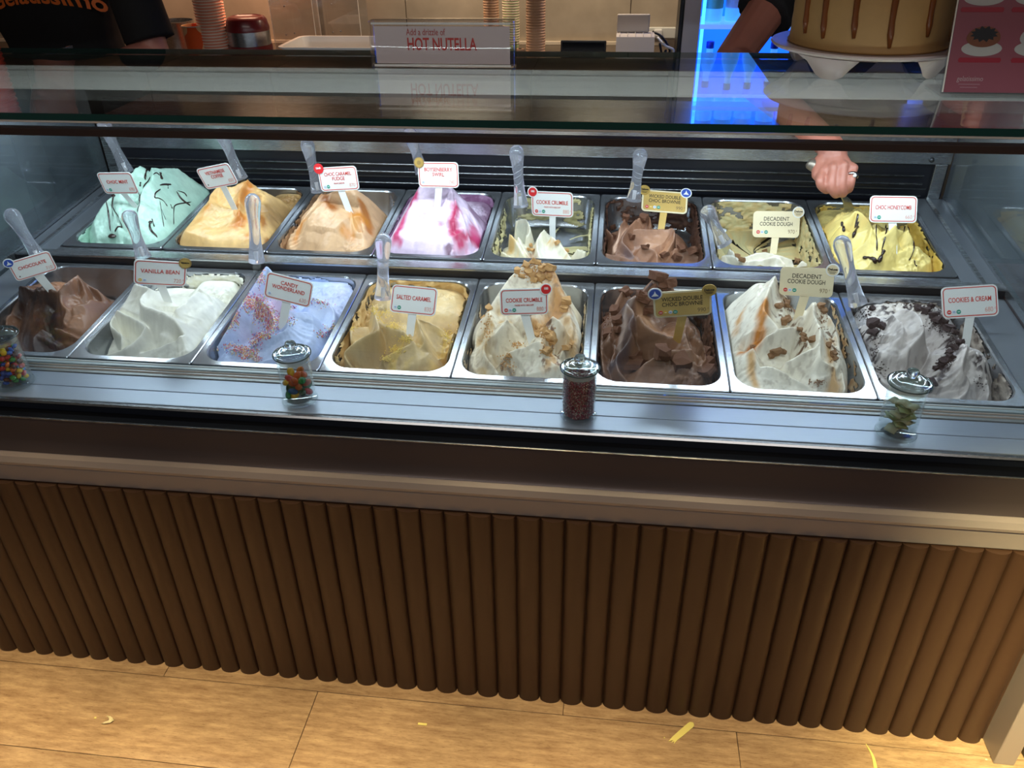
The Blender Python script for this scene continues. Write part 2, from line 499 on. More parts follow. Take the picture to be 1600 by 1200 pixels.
M_['concrete'] = mat('concrete_wall', (166, 152, 132), 0.75, var=0.38, vscale=7, bump=0.25, bscale=40)
M_['ceiling'] = mat('ceiling_paint', (96, 90, 84), 0.8, var=0.05)
M_['seam'] = mat('wall_seam', (92, 80, 66), 0.8)
w = MB().box(-4.2, 4.2, 2.412, 2.52, 0, 2.9).build('wall_back', M_['seam']); w['kind'] = 'structure'
_wx = [-4.2, -3.1, -1.9, -0.72, 0.172, 1.35, 2.6, 4.2]
for a, b_ in zip(_wx[:-1], _wx[1:]):
    for z0, z1 in ((0, 1.62), (1.62, 2.9)):
        MB().bbox(a+0.0015, b_-0.0015, 2.40, 2.413, z0+0.0015, z1-0.0015, 0.001, 1).build('concrete_panel', M_['concrete'], w)
c = MB().box(-4.2, 4.2, -3.0, 2.52, 2.9, 3.0).build('ceiling', M_['ceiling']); c['kind'] = 'structure'

# ------------------------------------------------------------------ display case
XL, XR = -1.37, 0.93
case = empty('gelato_display_case', (-0.22, 0.6, 0), 'long glass-topped gelato display case with ribbed taupe front panel', 'display case')
P = 0.0423
slat_me = None
pr = []
for k in range(13):
    t = PI*k/12
    pr.append((-0.0207*math.cos(t), -0.0130*math.sin(t)))
for i in range(-32, 22):
    x0 = (i+0.5)*P
    if x0-P/2 > 0.893-0.01: break
    if slat_me is None:
        b = MB()
        n = len(pr)
        vs = [(a, q, 0.0) for a, q in pr]+[(a, q, 0.4795) for a, q in pr]
        b.add(vs, [(j, j+1, n+j+1, n+j) for j in range(n-1)]+[tuple(range(n))[::-1], tuple(range(n, 2*n)), (0, n, 2*n-1, n-1)])
        slat_me = b.mesh('slat'); slat_me.materials.append(M_['slat'])
        slat_me.polygons.foreach_set('use_smooth', np.ones(len(slat_me.polygons), dtype=bool))
        slat_me.set_sharp_from_angle(angle=math.radians(50))
    o = bpy.data.objects.new('slat', slat_me); COL.objects.link(o); o.parent = case
    o.location = Vector((x0, 0, 0))-case.location
MB().box(XL, 0.893, 0.0005, 0.02, 0, 0.4815).build('backing_board', M_['slat'], case)
MB().bbox(0.893, XR, -0.052, 1.2, 0.0, 0.4812, 0.002).build('end_panel', M_['trim'], case)
MB().bbox(XL, XR, -0.003, 0.05, 0.4817, 0.5165, 0.002).build('trim_band', M_['trim'], case)
MB().prism([(-0.002, 0.518), (-0.009, 0.523), (-0.010, 0.529), (-0.005, 0.539), (0.006, 0.544), (0.03, 0.544), (0.03, 0.518)], XL, XR).build('moulding', M_['trim'], case)
M_['edge_strip'] = mat('edge_strip', (236, 232, 226), 0.25, 0.3)
# slightly hollow front panel
fp = [(0.004, 0.5445), (0.010, 0.552), (0.014, 0.565), (0.017, 0.585), (0.019, 0.603), (0.020, 0.6065), (0.06, 0.6065), (0.06, 0.5445)]
MB().prism(fp, XL, XR).build('front_panel', M_['front_panel'], case, smooth=True, sharp=40)
MB().prism([(0.0195, 0.607), (0.0185, 0.6088), (0.0195, 0.6095), (0.0215, 0.6095), (0.0215, 0.607)], XL, XR).build('bright_bead', M_['steel'], case)
MB().box(XL, XR, 0.0217, 0.0558, 0.6067, 0.6082).build('gap_floor', M_['black'], case)
MB().box(XL, XR, 0.056, 0.10, 0.6067, 0.6225).build('shadow_gap', M_['black'], case)
MB().prism([(0.046, 0.6225), (0.0435, 0.6255), (0.046, 0.6285), (0.051, 0.629), (0.053, 0.6225)], XL, XR).build('ledge_nose', M_['steel'], case, smooth=True, sharp=40)
for y0, y1 in ((0.0535, 0.0955), (0.0970, 0.1420)):
    MB().bbox(XL, XR, y0, y1, 0.615, 0.630, 0.0012, 2).build('ledge', M_['ledge'], case)
MB().box(XL, XR, 0.05, 0.185, 0.600, 0.6275).build('ledge_core', M_['navy'], case)
M_['channel'] = mat('channel_grey', (148, 158, 160), 0.3, 0.25, var=0.08, vscale=9, stretch=(1, 30, 30))
for y0, y1, z in ((0.1435, 0.1530, 0.6315), (0.1545, 0.1605, 0.633), (0.1682, 0.1765, 0.6345), (0.178, 0.1855, 0.633)):
    MB().bbox(XL, XR, y0, y1, 0.622, z, 0.0006, 1).build('glass_channel', M_['channel'], case)
for y0, z in ((0.1533, 0.634), (0.1608, 0.6355), (0.1772, 0.636)):
    MB().bbox(XL, XR, y0, y0+0.0012, 0.624, z, 0.0004, 1).build('channel_bead', M_['edge_strip'], case)
# cold well
WX0, WX1 = -1.235, 0.94
MB().box(WX0, WX1, 0.185, 0.99, 0.47, 0.50).build('well_floor', M_['navy'], case)
MB().box(XL, WX0, 0.10, 0.99, 0.3, 0.6).build('well_side', M_['navy'], case)
MB().box(WX1-0.02, XR, 0.10, 0.99, 0.3, 0.6).build('well_side', M_['navy'], case)
MB().box(XL, XR, 0.99, 1.19, 0.02, 0.70).build('body_shell', M_['navy'], case)
MB().box(XL, XR, 0.06, 0.10, 0.3, 0.60).build('body_shell', M_['navy'], case)
FR = dict(O=np.array([-1.1506, 0.1914, 0.6318]), d=np.array([0, 0.3557, 0.0372]))
BR = dict(O=np.array([-1.1524, 0.5998, 0.6913]), d=np.array([0, 0.3562, 0.0355]))
for R in (FR, BR):
    R['L'] = float(np.linalg.norm(R['d'])); R['ev'] = R['d']/R['L']; R['en'] = np.array([0, -R['ev'][2], R['ev'][1]]); R['ex'] = np.array([1.0, 0, 0])
PP = 0.252
# side rails in steel that carry the pan rims (one pair per row)
def sloped(b, x0, x1, y0, y1, R, d0, d1):
    """box lying along the slope of a pan row"""
    def pt(x, y, d):
        v = (y-R['O'][1])/R['ev'][1]
        p = R['O']+v*R['ev']+d*R['en']; return (x, p[1], p[2])
    vs = [pt(x, y, d) for d in (d0, d1) for y in (y0, y1) for x in (x0, x1)]
    b.add(vs, [(0, 2, 3, 1), (4, 5, 7, 6), (0, 1, 5, 4), (2, 6, 7, 3), (0, 4, 6, 2), (1, 3, 7, 5)])
    return b
for a in ((WX0, -1.1525, 0.186, 0.556, FR), (0.8665, WX1, 0.186, 0.556, FR), (WX0, -1.154, 0.562, 0.985, BR), (0.8645, WX1, 0.562, 0.985, BR)):
    sloped(MB(), *a, -0.02, -0.003).build('side_rail', M_['rail'], case)
for a in ((-1.205, -1.196), (0.900, 0.909)):
    sloped(MB(), *a, 0.562, 0.985, BR, -0.003, 0.0015).build('rail_lip', M_['steel'], case)
MB().box(WX0, WX1, 0.549, 0.556, 0.60, 0.6835).build('row_riser', M_['black'], case)
MB().bbox(WX0, WX1, 0.553, 0.5975, 0.680, 0.6865, 0.0015).build('row_step', M_['steel'], case)
MB().bbox(WX0, WX1, 0.5505, 0.5545, 0.6815, 0.6885, 0.001, 1).build('step_lip', M_['steel'], case)
M_['deep_navy'] = mat('deep_navy', (12, 16, 26), 0.4)
# back air grille
MB().box(WX0, WX1, 0.995, 1.01, 0.70, 0.879).build('grille_back', M_['deep_navy'], case)
for z, y, r in ((0.783, 0.985, 0.0022), (0.764, 0.982, 0.0026), (0.737, 0.974, 0.0024)):
    MB().tube([(-1.225, y, z), (0.885, y, z)], r, 8).build('grille_bar', M_['steel'], case, smooth=True)
for z0, z1 in ((0.748, 0.7500),):
    MB().box(WX0, 0.90, 0.989, 0.996, z0, z1).build('grille_louvre', M_['steel_dark'], case)
MB().bbox(WX0, WX1, 0.984, 0.992, 0.812, 0.879, 0.0015).build('rear_lip', M_['steel'], case)
MB().bbox(0.905, 0.933, 0.982, 0.99, 0.712, 0.812, 0.0012).build('corner_post', M_['steel'], case)
MB().bbox(-1.233, -1.205, 0.982, 0.99, 0.712, 0.812, 0.0012).build('corner_post', M_['steel'], case)
MB().lathe([(0.0, 0.0), (0.0055, 0.0), (0.006, 0.003), (0.003, 0.005), (0, 0.0055)], (0.893, 0.984, 0.823), 14, (0, -1, 0)).build('bolt_head', M_['steel_dark'], case, smooth=True)
MB().bbox(WX0, WX1, 0.984, 1.27, 0.8795, 0.889, 0.003).build('rear_shelf', M_['steel'], case)
MB().box(XL, XR, 1.24, 1.265, 0.02, 0.879).build('rear_panel', M_['steel_dark'], case)
# canopy under the back half of the glass shelf
MB().bbox(-1.34, 0.93, 0.612, 0.728, 1.0860, 1.0915, 0.001).build('canopy_top', M_['canopy_dark'], case)
MB().prism([(0.606, 1.0905), (0.603, 1.083), (0.600, 1.081), (0.601, 1.047), (0.604, 1.0435), (0.607, 1.0435), (0.607, 1.080), (0.611, 1.085), (0.611, 1.0905)], -1.34, 0.93).build('canopy_fascia', M_['canopy_grey'], case)
M_['lamp'] = mat('lamp_tube', (240, 245, 250), 0.4, emit=(225, 240, 255), estr=6.0)
MB().tube([(-1.2, 0.66, 1.070), (0.88, 0.66, 1.070)], 0.005, 8).build('lamp_tube', M_['lamp'], case, smooth=True)
# glass
b = MB(); b.box(-1.34, 0.935, 0.158, 0.727, 1.0935, 1.1045)
b.cur = 0
o = b.build('top_glass', [M_['glass_top']], case)
MB().box(-1.34, 0.935, 0.1562, 0.1578, 1.0937, 1.1043).build('glass_front_edge', M_['glass_edge'], case)
MB().box(-1.34, 0.935, 0.7272, 0.7284, 1.0937, 1.1043).build('glass_rear_edge', M_['glass_edge'], case)
MB().bbox(-1.34, 0.935, 0.1565, 0.1600, 1.0900, 1.0930, 0.0005, 1).build('edge_highlight_strip', M_['edge_strip'], case)  # pale strip put in for the bright highlight along the glass edge
MB().box(-1.34, 0.935, 0.1622, 0.1680, 0.6345, 1.0685).build('front_glass', M_['glass'], case)
MB().bbox(-1.34, 0.935, 0.156, 0.173, 1.0690, 1.0810, 0.0012).build('glass_top_bar', M_['bar'], case)
for x in (-1.243, 0.945):
    MB().box(x-0.003, x+0.003, 0.175, 0.985, 0.615, 1.068).build('side_glass', M_['glass_side'], case)
    b = MB(); sloped(b, x-0.006, x+0.006, 0.18, 0.985, BR, -0.012, 0.004); b.build('side_glass_seat', M_['steel'], case)

# ------------------------------------------------------------------ pans
def loc2w(R, i, x, v, h):
    return R['O']+(i*PP+x)*R['ex']+v*R['ev']+h*R['en']


def px2loc(R, i, px, py, h):
    p0 = R['O']+h*R['en']; d = ray(px, py)
    t = ((p0-CAM)@R['en'])/(d@R['en']); q = CAM+t*d-R['O']
    return q[0]-i*PP, q@R['ev']


def pan_outline(w, l, r, n=8):
    return [(a+0.126, b+0.179) for a, b in rrect(w, l, r, n)]


def make_pan(R, i, row):
    c = loc2w(R, i, 0.126, 0.179, -0.09)
    t = empty('gelato_pan', c, PAN_LABEL[(row, i)], 'pan', 'steel gelato pans')
    LL = 0.358; WW = 0.2505
    loops = [(WW, LL, 0.006, -0.010), (WW, LL, 0.006, -0.0015), (WW-0.003, LL-0.003, 0.006, 0.0), (WW-0.022, LL-0.026, 0.044, 0.0),
             (WW-0.026, LL-0.030, 0.044, -0.003)]
    b = MB(); n = None; vs = []
    for (w_, l_, r_, h) in loops:
        o = pan_outline(w_, l_, r_); n = len(o)
        vs += [loc2w(R, i, x, v, h) for x, v in o]
    b.add(vs, [(k*n+j, k*n+(j+1) % n, (k+1)*n+(j+1) % n, (k+1)*n+j) for k in range(len(loops)-1) for j in range(n)])
    b.build('rim', M_['pan'], t, smooth=True, sharp=35)
    loops = [(WW-0.026, LL-0.030, 0.044, -0.003), (WW-0.032, LL-0.036, 0.044, -0.03), (WW-0.044, LL-0.048, 0.040, -0.078), (WW-0.06, LL-0.066, 0.034, -0.085)]
    b = MB(); vs = []
    for (w_, l_, r_, h) in loops:
        o = pan_outline(w_, l_, r_)
        vs += [loc2w(R, i, x, v, h) for x, v in o]
    b.add(vs, [(k*n+j, k*n+(j+1) % n, (k+1)*n+(j+1) % n, (k+1)*n+j) for k in range(len(loops)-1) for j in range(n)]+[tuple(3*n+j for j in range(n))])
    b.build('basin', M_['pan'], t, smooth=True, sharp=50)
    return t


FLAV_B = ['mint green', 'coffee brown', 'caramel tan', 'pink berry swirl', 'nearly finished cookie crumble', 'low chocolate brownie', 'scraped out cookie dough', 'yellow honeycomb']
FLAV_F = ['dark chocolate', 'white vanilla', 'pale blue candy', 'golden caramel', 'heaped cookie crumble', 'heaped chocolate brownie', 'caramel streaked cookie dough', 'grey cookies and cream']
PAN_LABEL = {}
for i in range(8):
    PAN_LABEL[('B', i)] = 'back row steel pan holding the %s gelato' % FLAV_B[i]
    PAN_LABEL[('F', i)] = 'front row steel pan holding the %s gelato' % FLAV_F[i]
for i in range(8):
    make_pan(FR, i, 'F'); make_pan(BR, i, 'B')

# ------------------------------------------------------------------ gelato: height field built from spatula folds
_lat = {}


def vnoise(x, y, seed=0):
    if seed not in _lat: _lat[seed] = np.random.RandomState(seed+11).rand(64, 64)
    L = _lat[seed]
    xi = np.floor(x).astype(int); yi = np.floor(y).astype(int); fx = x-xi; fy = y-yi
    fx = fx*fx*(3-2*fx); fy = fy*fy*(3-2*fy)
    a = L[xi % 64, yi % 64]; b = L[(xi+1) % 64, yi % 64]; c = L[xi % 64, (yi+1) % 64]; d = L[(xi+1) % 64, (yi+1) % 64]
    return (a*(1-fx)+b*fx)*(1-fy)+(c*(1-fx)+d*fx)*fy


def fbm(x, y, f, seed=0, o=4):
    s = 0; a = 0.5; t = 0
    for k in range(o):
        s = s+a*vnoise(x*f+k*17.3, y*f+k*9.1, seed+k); t += a; a *= 0.5; f *= 2.03
    return s/t


NX, NV = 124, 176
GX, GV = np.meshgrid(np.linspace(0.0125, 0.238, NX), np.linspace(0.013, 0.345, NV))


def polydist(P):
    """distance, signed side and interpolated third value from the grid to polyline P[(x,v,h)]"""
    best = np.full(GX.shape, 9.0); side = np.zeros(GX.shape); hh = np.zeros(GX.shape); ss = np.zeros(GX.shape)
    n = len(P)-1
    for k in range(n):
        x0, y0, h0 = P[k]; x1, y1, h1 = P[k+1]
        dx, dy = x1-x0, y1-y0; l2 = dx*dx+dy*dy+1e-12
        t = np.clip(((GX-x0)*dx+(GV-y0)*dy)/l2, 0, 1)
        ex = GX-(x0+t*dx); ey = GV-(y0+t*dy); d = np.sqrt(ex*ex+ey*ey)
        cr = (dx*(GV-y0)-dy*(GX-x0))/np.sqrt(l2)/(np.sqrt((GX-x0-t*dx)**2+(GV-y0-t*dy)**2)+1e-9)
        m = d < best
        best = np.where(m, d, best); side = np.where(m, cr, side); hh = np.where(m, h0+t*(h1-h0), hh); ss = np.where(m, (k+t)/n, ss)
    return best, side, hh, ss


def smax(a, b, k):
    h = np.clip(0.5+0.5*(a-b)/k, 0, 1)
    return b*(1-h)+a*h+k*h*(1-h)


GEL = {}


def gelato(R, i, row, sp):
    ox, oy, s = sp['zoom']

    def loc(zx, zy, h): return px2loc(R, i, ox+zx/s, oy+zy/s, h)
    Z = np.full(GX.shape, -0.095)
    if 'fill' in sp:
        for zx, zy, h, rx, rv in sp['fill']:
            x, v = loc(zx, zy, h)
            q = ((GX-x)/rx)**4+((GV-v)/rv)**4
            Z = smax(Z, np.where(q < 9, h-0.012*q, -0.095), 0.008)
    for zx, zy, h, rx, rv in sp.get('blob', []):
        x, v = loc(zx, zy, h)
        q = ((GX-x)/rx)**2+((GV-v)/rv)**2
        Z = smax(Z, (h+0.085)*np.exp(-q)-0.085, 0.01)
    for pts, Ls, Rs in sp.get('ridge', []):
        P = smooth_path([tuple(loc(a, b, h))+(h,) for a, b, h in pts], max(8, 5*len(pts)))
        d, sd, hh, ss = polydist(P)
        wob = (fbm(GX, GV, 26, 5+i)-0.5)*0.006
        d = np.sqrt(d*d+0.0018**2)-0.0018
        Ls, Rs = [(q[0]*1.65, q[1]*0.85) if q[0] < 0.1 else q for q in (Ls, Rs)]
        zl = Ls[0]*(1-np.exp(-d/Ls[1]))+1.3*np.maximum(0, d-1.6*Ls[1]); zr = Rs[0]*(1-np.exp(-d/Rs[1]))+1.3*np.maximum(0, d-1.6*Rs[1])
        f = np.clip(0.5+0.6*sd, 0, 1); f = f*f*(3-2*f)
        # fine parallel strokes left by the spatula on the folds
        st = sp.get('stroke', 0.0030)*(fbm(d*150+3*fbm(GX, GV, 20, 44+i), ss*7, 1.0, 40+i, 3)-0.5)*2*np.exp(-d/0.03)
        Z = smax(Z, hh-(zl*f+zr*(1-f))+wob*np.clip(d/0.02, 0, 1)+st, sp.get('k', 0.0025))
    # relief
    Z = Z+(fbm(GX, GV, 30, 90+i)-0.5)*sp.get('lump', 0.004)+(fbm(GX, GV, 130, 70+i)-0.5)*sp.get('fine', 0.0016)
    rough = np.zeros(GX.shape)
    for pts, rad, amp in sp.get('rough', []):
        P = [tuple(loc(a, b, 0.02))+(0,) for a, b in pts]
        if len(P) == 1: P = P+[(P[0][0]+0.001, P[0][1], 0)]
        d, _, _, _ = polydist(P)
        m = np.exp(-(d/rad)**2)
        rough = np.maximum(rough, m)
        rg = 1-np.abs(2*fbm(GX, GV, 75, 21+i, 3)-1)*2.2
        Z = Z+amp*m*(rg+0.8*(fbm(GX, GV, 210, 33+i, 2)-0.5)*2)
    # keep inside the pan opening
    hx, hv, r = 0.1105, 0.163, 0.042
    qx = np.abs(GX-0.1255)-(hx-r); qv = np.abs(GV-0.179)-(hv-r)
    sdv = np.sqrt(np.maximum(qx, 0)**2+np.maximum(qv, 0)**2)+np.minimum(np.maximum(qx, qv), 0)-r
    dl = np.minimum(np.minimum(GX-0.0155, 0.2355-GX)*sp.get('es', 1.5), np.minimum((GV-0.016)*sp.get('ef', 0.95), (0.342-GV)*1.5))
    cap = sp.get('e0', -0.010)+dl
    Z = -smax(-Z, -cap, 0.012)
    edge = np.clip(-sdv/0.006, 0, 1)
    Z = np.where(edge < 1, np.minimum(Z, -0.004+edge*0.012+np.maximum(Z, 0)*edge), Z)
    Z = np.where(sdv > 0, np.minimum(Z, -0.09), Z)
    Z = np.maximum(Z, -0.0772)
    # colour
    c0 = np.array(lin(sp['col'])); C = np.ones(GX.shape+(3,))*c0
    if 'col2' in sp:
        m = np.clip((fbm(GX*1.0, GV*0.6, sp.get('cf', 24), 55+i)-0.45)*4, 0, 1)[..., None]*sp.get('cm', 0.6)
        C = C*(1-m)+np.array(lin(sp['col2']))*m
    C = C*(1+0.30*(fbm(GX, GV, 95, 66+i, 3)-0.5)+0.22*(fbm(GX*2.2, GV*0.7, 30, 68+i, 3)-0.5))[..., None]
    for e in sp.get('paint', []):
        pts, col, wd, stg, brk = e[:5]
        if wd < 0.02: wd *= 1.55; stg = min(0.97, stg*1.1)
        P = smooth_path([tuple(loc(a, b, h))+(h,) for a, b, h in [(q if len(q) == 3 else q+(0.02,)) for q in pts]], max(6, 4*len(pts)))
        d, _, _, ss = polydist(P)
        wv = d+(fbm(GX, GV, 34, 61+len(pts)+i)-0.5)*wd*1.6
        m = np.clip(1.3-np.abs(wv)/wd, 0, 1)
        if brk: m = m*np.clip((fbm(GX, GV, brk, 8+i)-0.42)*7, 0, 1)
        m = (m*stg)[..., None]
        C = C*(1-m)+np.array(lin(col))*m
    if 'speck' in sp:
        col, thr, f = sp['speck']
        m = (np.clip((fbm(GX, GV, f, 77+i, 2)-thr)*14, 0, 1)*np.clip(0.25+rough*1.4, 0, 1))[..., None]
        C = C*(1-m)+np.array(lin(col))*m
    kk = 1-0.10*np.clip(-Z/0.078, 0, 1.1)        # the pan walls close in with depth
    W = R['O'][None, None]+(i*PP+0.1255+(GX-0.1255)*kk)[..., None]*R['ex']+(0.179+(GV-0.179)*kk)[..., None]*R['ev']+Z[..., None]*R['en']
    idx = np.arange(NX*NV).reshape(NV, NX)
    keep = (np.maximum.reduce([Z[:-1, :-1], Z[1:, :-1], Z[:-1, 1:], Z[1:, 1:]]) > -0.0750)
    q = np.stack([idx[:-1, :-1], idx[:-1, 1:], idx[1:, 1:], idx[1:, :-1]], -1)[keep]
    used = np.unique(q); remap = -np.ones(NX*NV, dtype=int); remap[used] = np.arange(len(used))
    q = remap[q]; V = W.reshape(-1, 3)[used]; CC = C.reshape(-1, 3)[used]
    me = bpy.data.meshes.new('gelato')
    me.vertices.add(len(V)); me.vertices.foreach_set('co', V.astype(np.float32).ravel())
    me.loops.add(q.size); me.loops.foreach_set('vertex_index', q.ravel().astype(np.int32))
    me.polygons.add(len(q)); me.polygons.foreach_set('loop_start', (np.arange(len(q))*4).astype(np.int32))
    me.update(); me.validate()
    ca = me.color_attributes.new('tint', 'FLOAT_COLOR', 'POINT')
    ca.data.foreach_set('color', np.concatenate([CC, np.ones((len(CC), 1))], 1).astype(np.float32).ravel())
    root = empty('gelato', loc2w(R, i, 0.126, 0.179, -0.083), sp['label'], 'gelato', 'gelato flavours in the case')
    link('ice_cream', me, M_['gelato_dry' if sp.get('dry') else 'gelato'], root, smooth=True)
    g = dict(R=R, i=i, Z=Z, root=root, loc=loc, sp=sp)
    GEL[(row, i)] = g
    if 'residue' in sp: residue(g)
    return g


def hgt(g, x, v):
    fx = (x-GX[0, 0])/(GX[0, 1]-GX[0, 0]); fv = (v-GV[0, 0])/(GV[1, 0]-GV[0, 0])
    a = int(np.clip(fx, 0, NX-2)); b = int(np.clip(fv, 0, NV-2)); tx = np.clip(fx-a, 0, 1); tv = np.clip(fv-b, 0, 1)
    Z = g['Z']
    return (Z[b, a]*(1-tx)+Z[b, a+1]*tx)*(1-tv)+(Z[b+1, a]*(1-tx)+Z[b+1, a+1]*tx)*tv


def on(g, x, v, lift=0.0):
    return loc2w(g['R'], g['i'], x, v, hgt(g, x, v)+lift)


def hit(g, zx, zy):
    """local (x,v) where the sight line through zoom point meets the gelato surface"""
    ox, oy, s = g['sp']['zoom']; best = None
    for h in np.linspace(0.12, -0.08, 101):
        x, v = px2loc(g['R'], g['i'], ox+zx/s, oy+zy/s, h)
        if 0.016 < x < 0.235 and 0.016 < v < 0.342 and hgt(g, x, v) >= h: return x, v
    x, v = px2loc(g['R'], g['i'], ox+zx/s, oy+zy/s, 0.0)
    return min(0.225, max(0.026, x)), min(0.328, max(0.026, v))


def hit_px(g, px, py):
    ox, oy, s = g['sp']['zoom']
    x, v = hit(g, (px-ox)*s, (py-oy)*s)
    return on(g, x, v)


def residue(g):
    """thin scraped smears left on the pan walls"""
    R, i, sp = g['R'], g['i'], g['sp']
    amt, thr, th, col, col2 = sp['residue']
    ns, nt = 300, 40
    levels = np.linspace(0, 1, nt)
    WW, LL = 0.2505, 0.358
    rings = []
    for t in levels:
        if t < 0.8:
            q = t/0.8; w_ = WW-0.026-0.018*q; l_ = LL-0.030-0.018*q; r_ = 0.044-0.004*q; h = -0.003-0.075*q
        else:
            q = (t-0.8)/0.2; w_ = WW-0.044-0.2*q; l_ = LL-0.048-0.2*q; r_ = max(0.004, 0.040-0.036*q); h = -0.078-0.006*q
        o = np.array(pan_outline(w_, l_, r_, 8))
        o2 = np.vstack([o, o[:1]]); seg = np.linalg.norm(np.diff(o2, axis=0), axis=1); cs = np.concatenate([[0], np.cumsum(seg)])
        u = np.linspace(0, cs[-1], ns, endpoint=False)
        rings.append(np.stack([np.interp(u, cs, o2[:, 0]), np.interp(u, cs, o2[:, 1]), np.full(ns, h)], -1))
    G = np.array(rings)                      # nt, ns, 3
    cx, cv = 0.1255, 0.179
    dx = G[..., 0]-cx; dv = G[..., 1]-cv
    wl = np.clip(-dx/0.11, 0, 1)**6; wr = np.clip(dx/0.11, 0, 1)**6; wb = np.clip(dv/0.163, 0, 1)**6; wf = np.clip(-dv/0.163, 0, 1)**6
    A = np.maximum.reduce([wl*amt.get('l', 0), wr*amt.get('r', 0), wb*amt.get('b', 0), wf*amt.get('f', 0)])
    A = np.maximum(A, (levels[:, None] > 0.8)*amt.get('floor', 0.0))
    A = A*np.clip(levels[:, None]*12+amt.get('lip', 0.3), 0, 1)
    S = np.linspace(0, 9.3, ns, endpoint=False)[None]*np.ones((nt, 1)); T = levels[:, None]*1.0*np.ones((1, ns))
    n1 = fbm(S*1.0, T*1.3, 2.6, 140+i); n2 = fbm(S, T*1.4, 9, 150+i, 3)
    tk = (0.65*n1+0.35*n2)-thr+0.35*(A-1)
    tk = np.where(A > 0.02, tk, -1)
    thick = np.clip(tk*6, 0, 1)*th*(0.5+n2)+0.0006
    inn = np.stack([-dx, -dv], -1); inn /= (np.linalg.norm(inn, axis=-1, keepdims=True)+1e-9)
    Q = G.copy(); Q[..., :2] += inn*thick[..., None]*(levels[:, None, None] < 0.8); Q[..., 2] += thick*np.where(levels[:, None] < 0.8, 0.25, 1.0)
    keep = (tk[:-1] > 0)&(tk[1:] > 0)
    k2 = keep&np.roll(keep, -1, axis=1)
    idx = np.arange(nt*ns).reshape(nt, ns)
    a = idx[:-1]; b = np.roll(idx[:-1], -1, 1); c = np.roll(idx[1:], -1, 1); d = idx[1:]
    q = np.stack([a, b, c, d], -1)[k2]
    if not len(q): return
    used = np.unique(q); remap = -np.ones(nt*ns, dtype=int); remap[used] = np.arange(len(used)); q = remap[q]
    P3 = Q.reshape(-1, 3)[used]
    V = R['O']+(i*PP+P3[:, :1])*R['ex']+P3[:, 1:2]*R['ev']+P3[:, 2:3]*R['en']
    me = bpy.data.meshes.new('smear'); me.from_pydata(V.tolist(), [], q.tolist())
    m = np.clip((n2.reshape(-1)[used]-0.35)*3, 0, 1)[:, None]
    CC = np.array(lin(col))*(1-m)+np.array(lin(col2))*m
    ca = me.color_attributes.new('tint', 'FLOAT_COLOR', 'POINT')
    ca.data.foreach_set('color', np.concatenate([CC, np.ones((len(CC), 1))], 1).astype(np.float32).ravel())
    link('smear', me, M_['gelato_dry'], g['root'], smooth=True)


D = 0.13
SPEC = {}
SPEC[('F', 0)] = dict(zoom=(0, 400, 7.5), col=(126, 88, 66), col2=(62, 42, 38), cf=14, cm=0.75, lump=0.014, fine=0.003, k=0.003,
    label='dark chocolate gelato in rough torn folds at the left end of the front row',
    blob=[(560, 330, 0.045, 0.085, 0.10)],
    ridge=[([(150, 300, .035), (250, 380, .04), (450, 430, .045), (640, 400, .055)], (.03, .05), (.075, .02)),
           ([(690, 410, .055), (800, 300, .06), (910, 230, .055)], (.05, .03), (.04, .02)),
           ([(910, 230, .055), (960, 310, .048), (1000, 430, .035)], (.05, .02), (.02, .03)),
           ([(690, 420, .05), (720, 560, .038), (770, 620, .03), (740, 760, .015), (800, 840, .006)], (.02, .03), (.05, .02)),
           ([(850, 600, .03), (1000, 520, .033), (1060, 480, .03)], (.03, .02), (.02, .03)),
           ([(970, 300, .035), (1200, 430, .022), (1290, 600, .005), (1150, 720, -.004)], (D, .03), (.03, .03)),
           ([(640, 850, .012), (780, 900, .002), (900, 960, -.008)], (.02, .03), (.04, .015)),
           ([(210, 520, .0), (90, 640, -.012), (40, 790, -.02)], (.03, .05), (D, .03)),
           ([(480, 870, .006), (400, 960, -.002), (380, 1090, -.014)], (.02, .03), (.04, .02)),
           ([(760, 800, .008), (900, 830, .004), (1060, 790, .0)], (.02, .03), (.02, .02))],
    rough=[([(300, 420), (560, 500)], 0.03, 0.004)],
    paint=[([(300, 450), (500, 520), (560, 760), (420, 900)], (44, 30, 30), 0.035, 0.9, 0), ([(130, 620), (250, 800), (300, 980)], (58, 38, 32), 0.03, 0.85, 0),
           ([(850, 620), (900, 720), (1050, 740)], (150, 108, 82), 0.03, 0.7, 0), ([(740, 480), (880, 340), (930, 420)], (168, 116, 82), 0.022, 0.75, 0),
           ([(1000, 400), (1150, 470), (1250, 560)], (110, 76, 60), 0.02, 0.6, 0)])
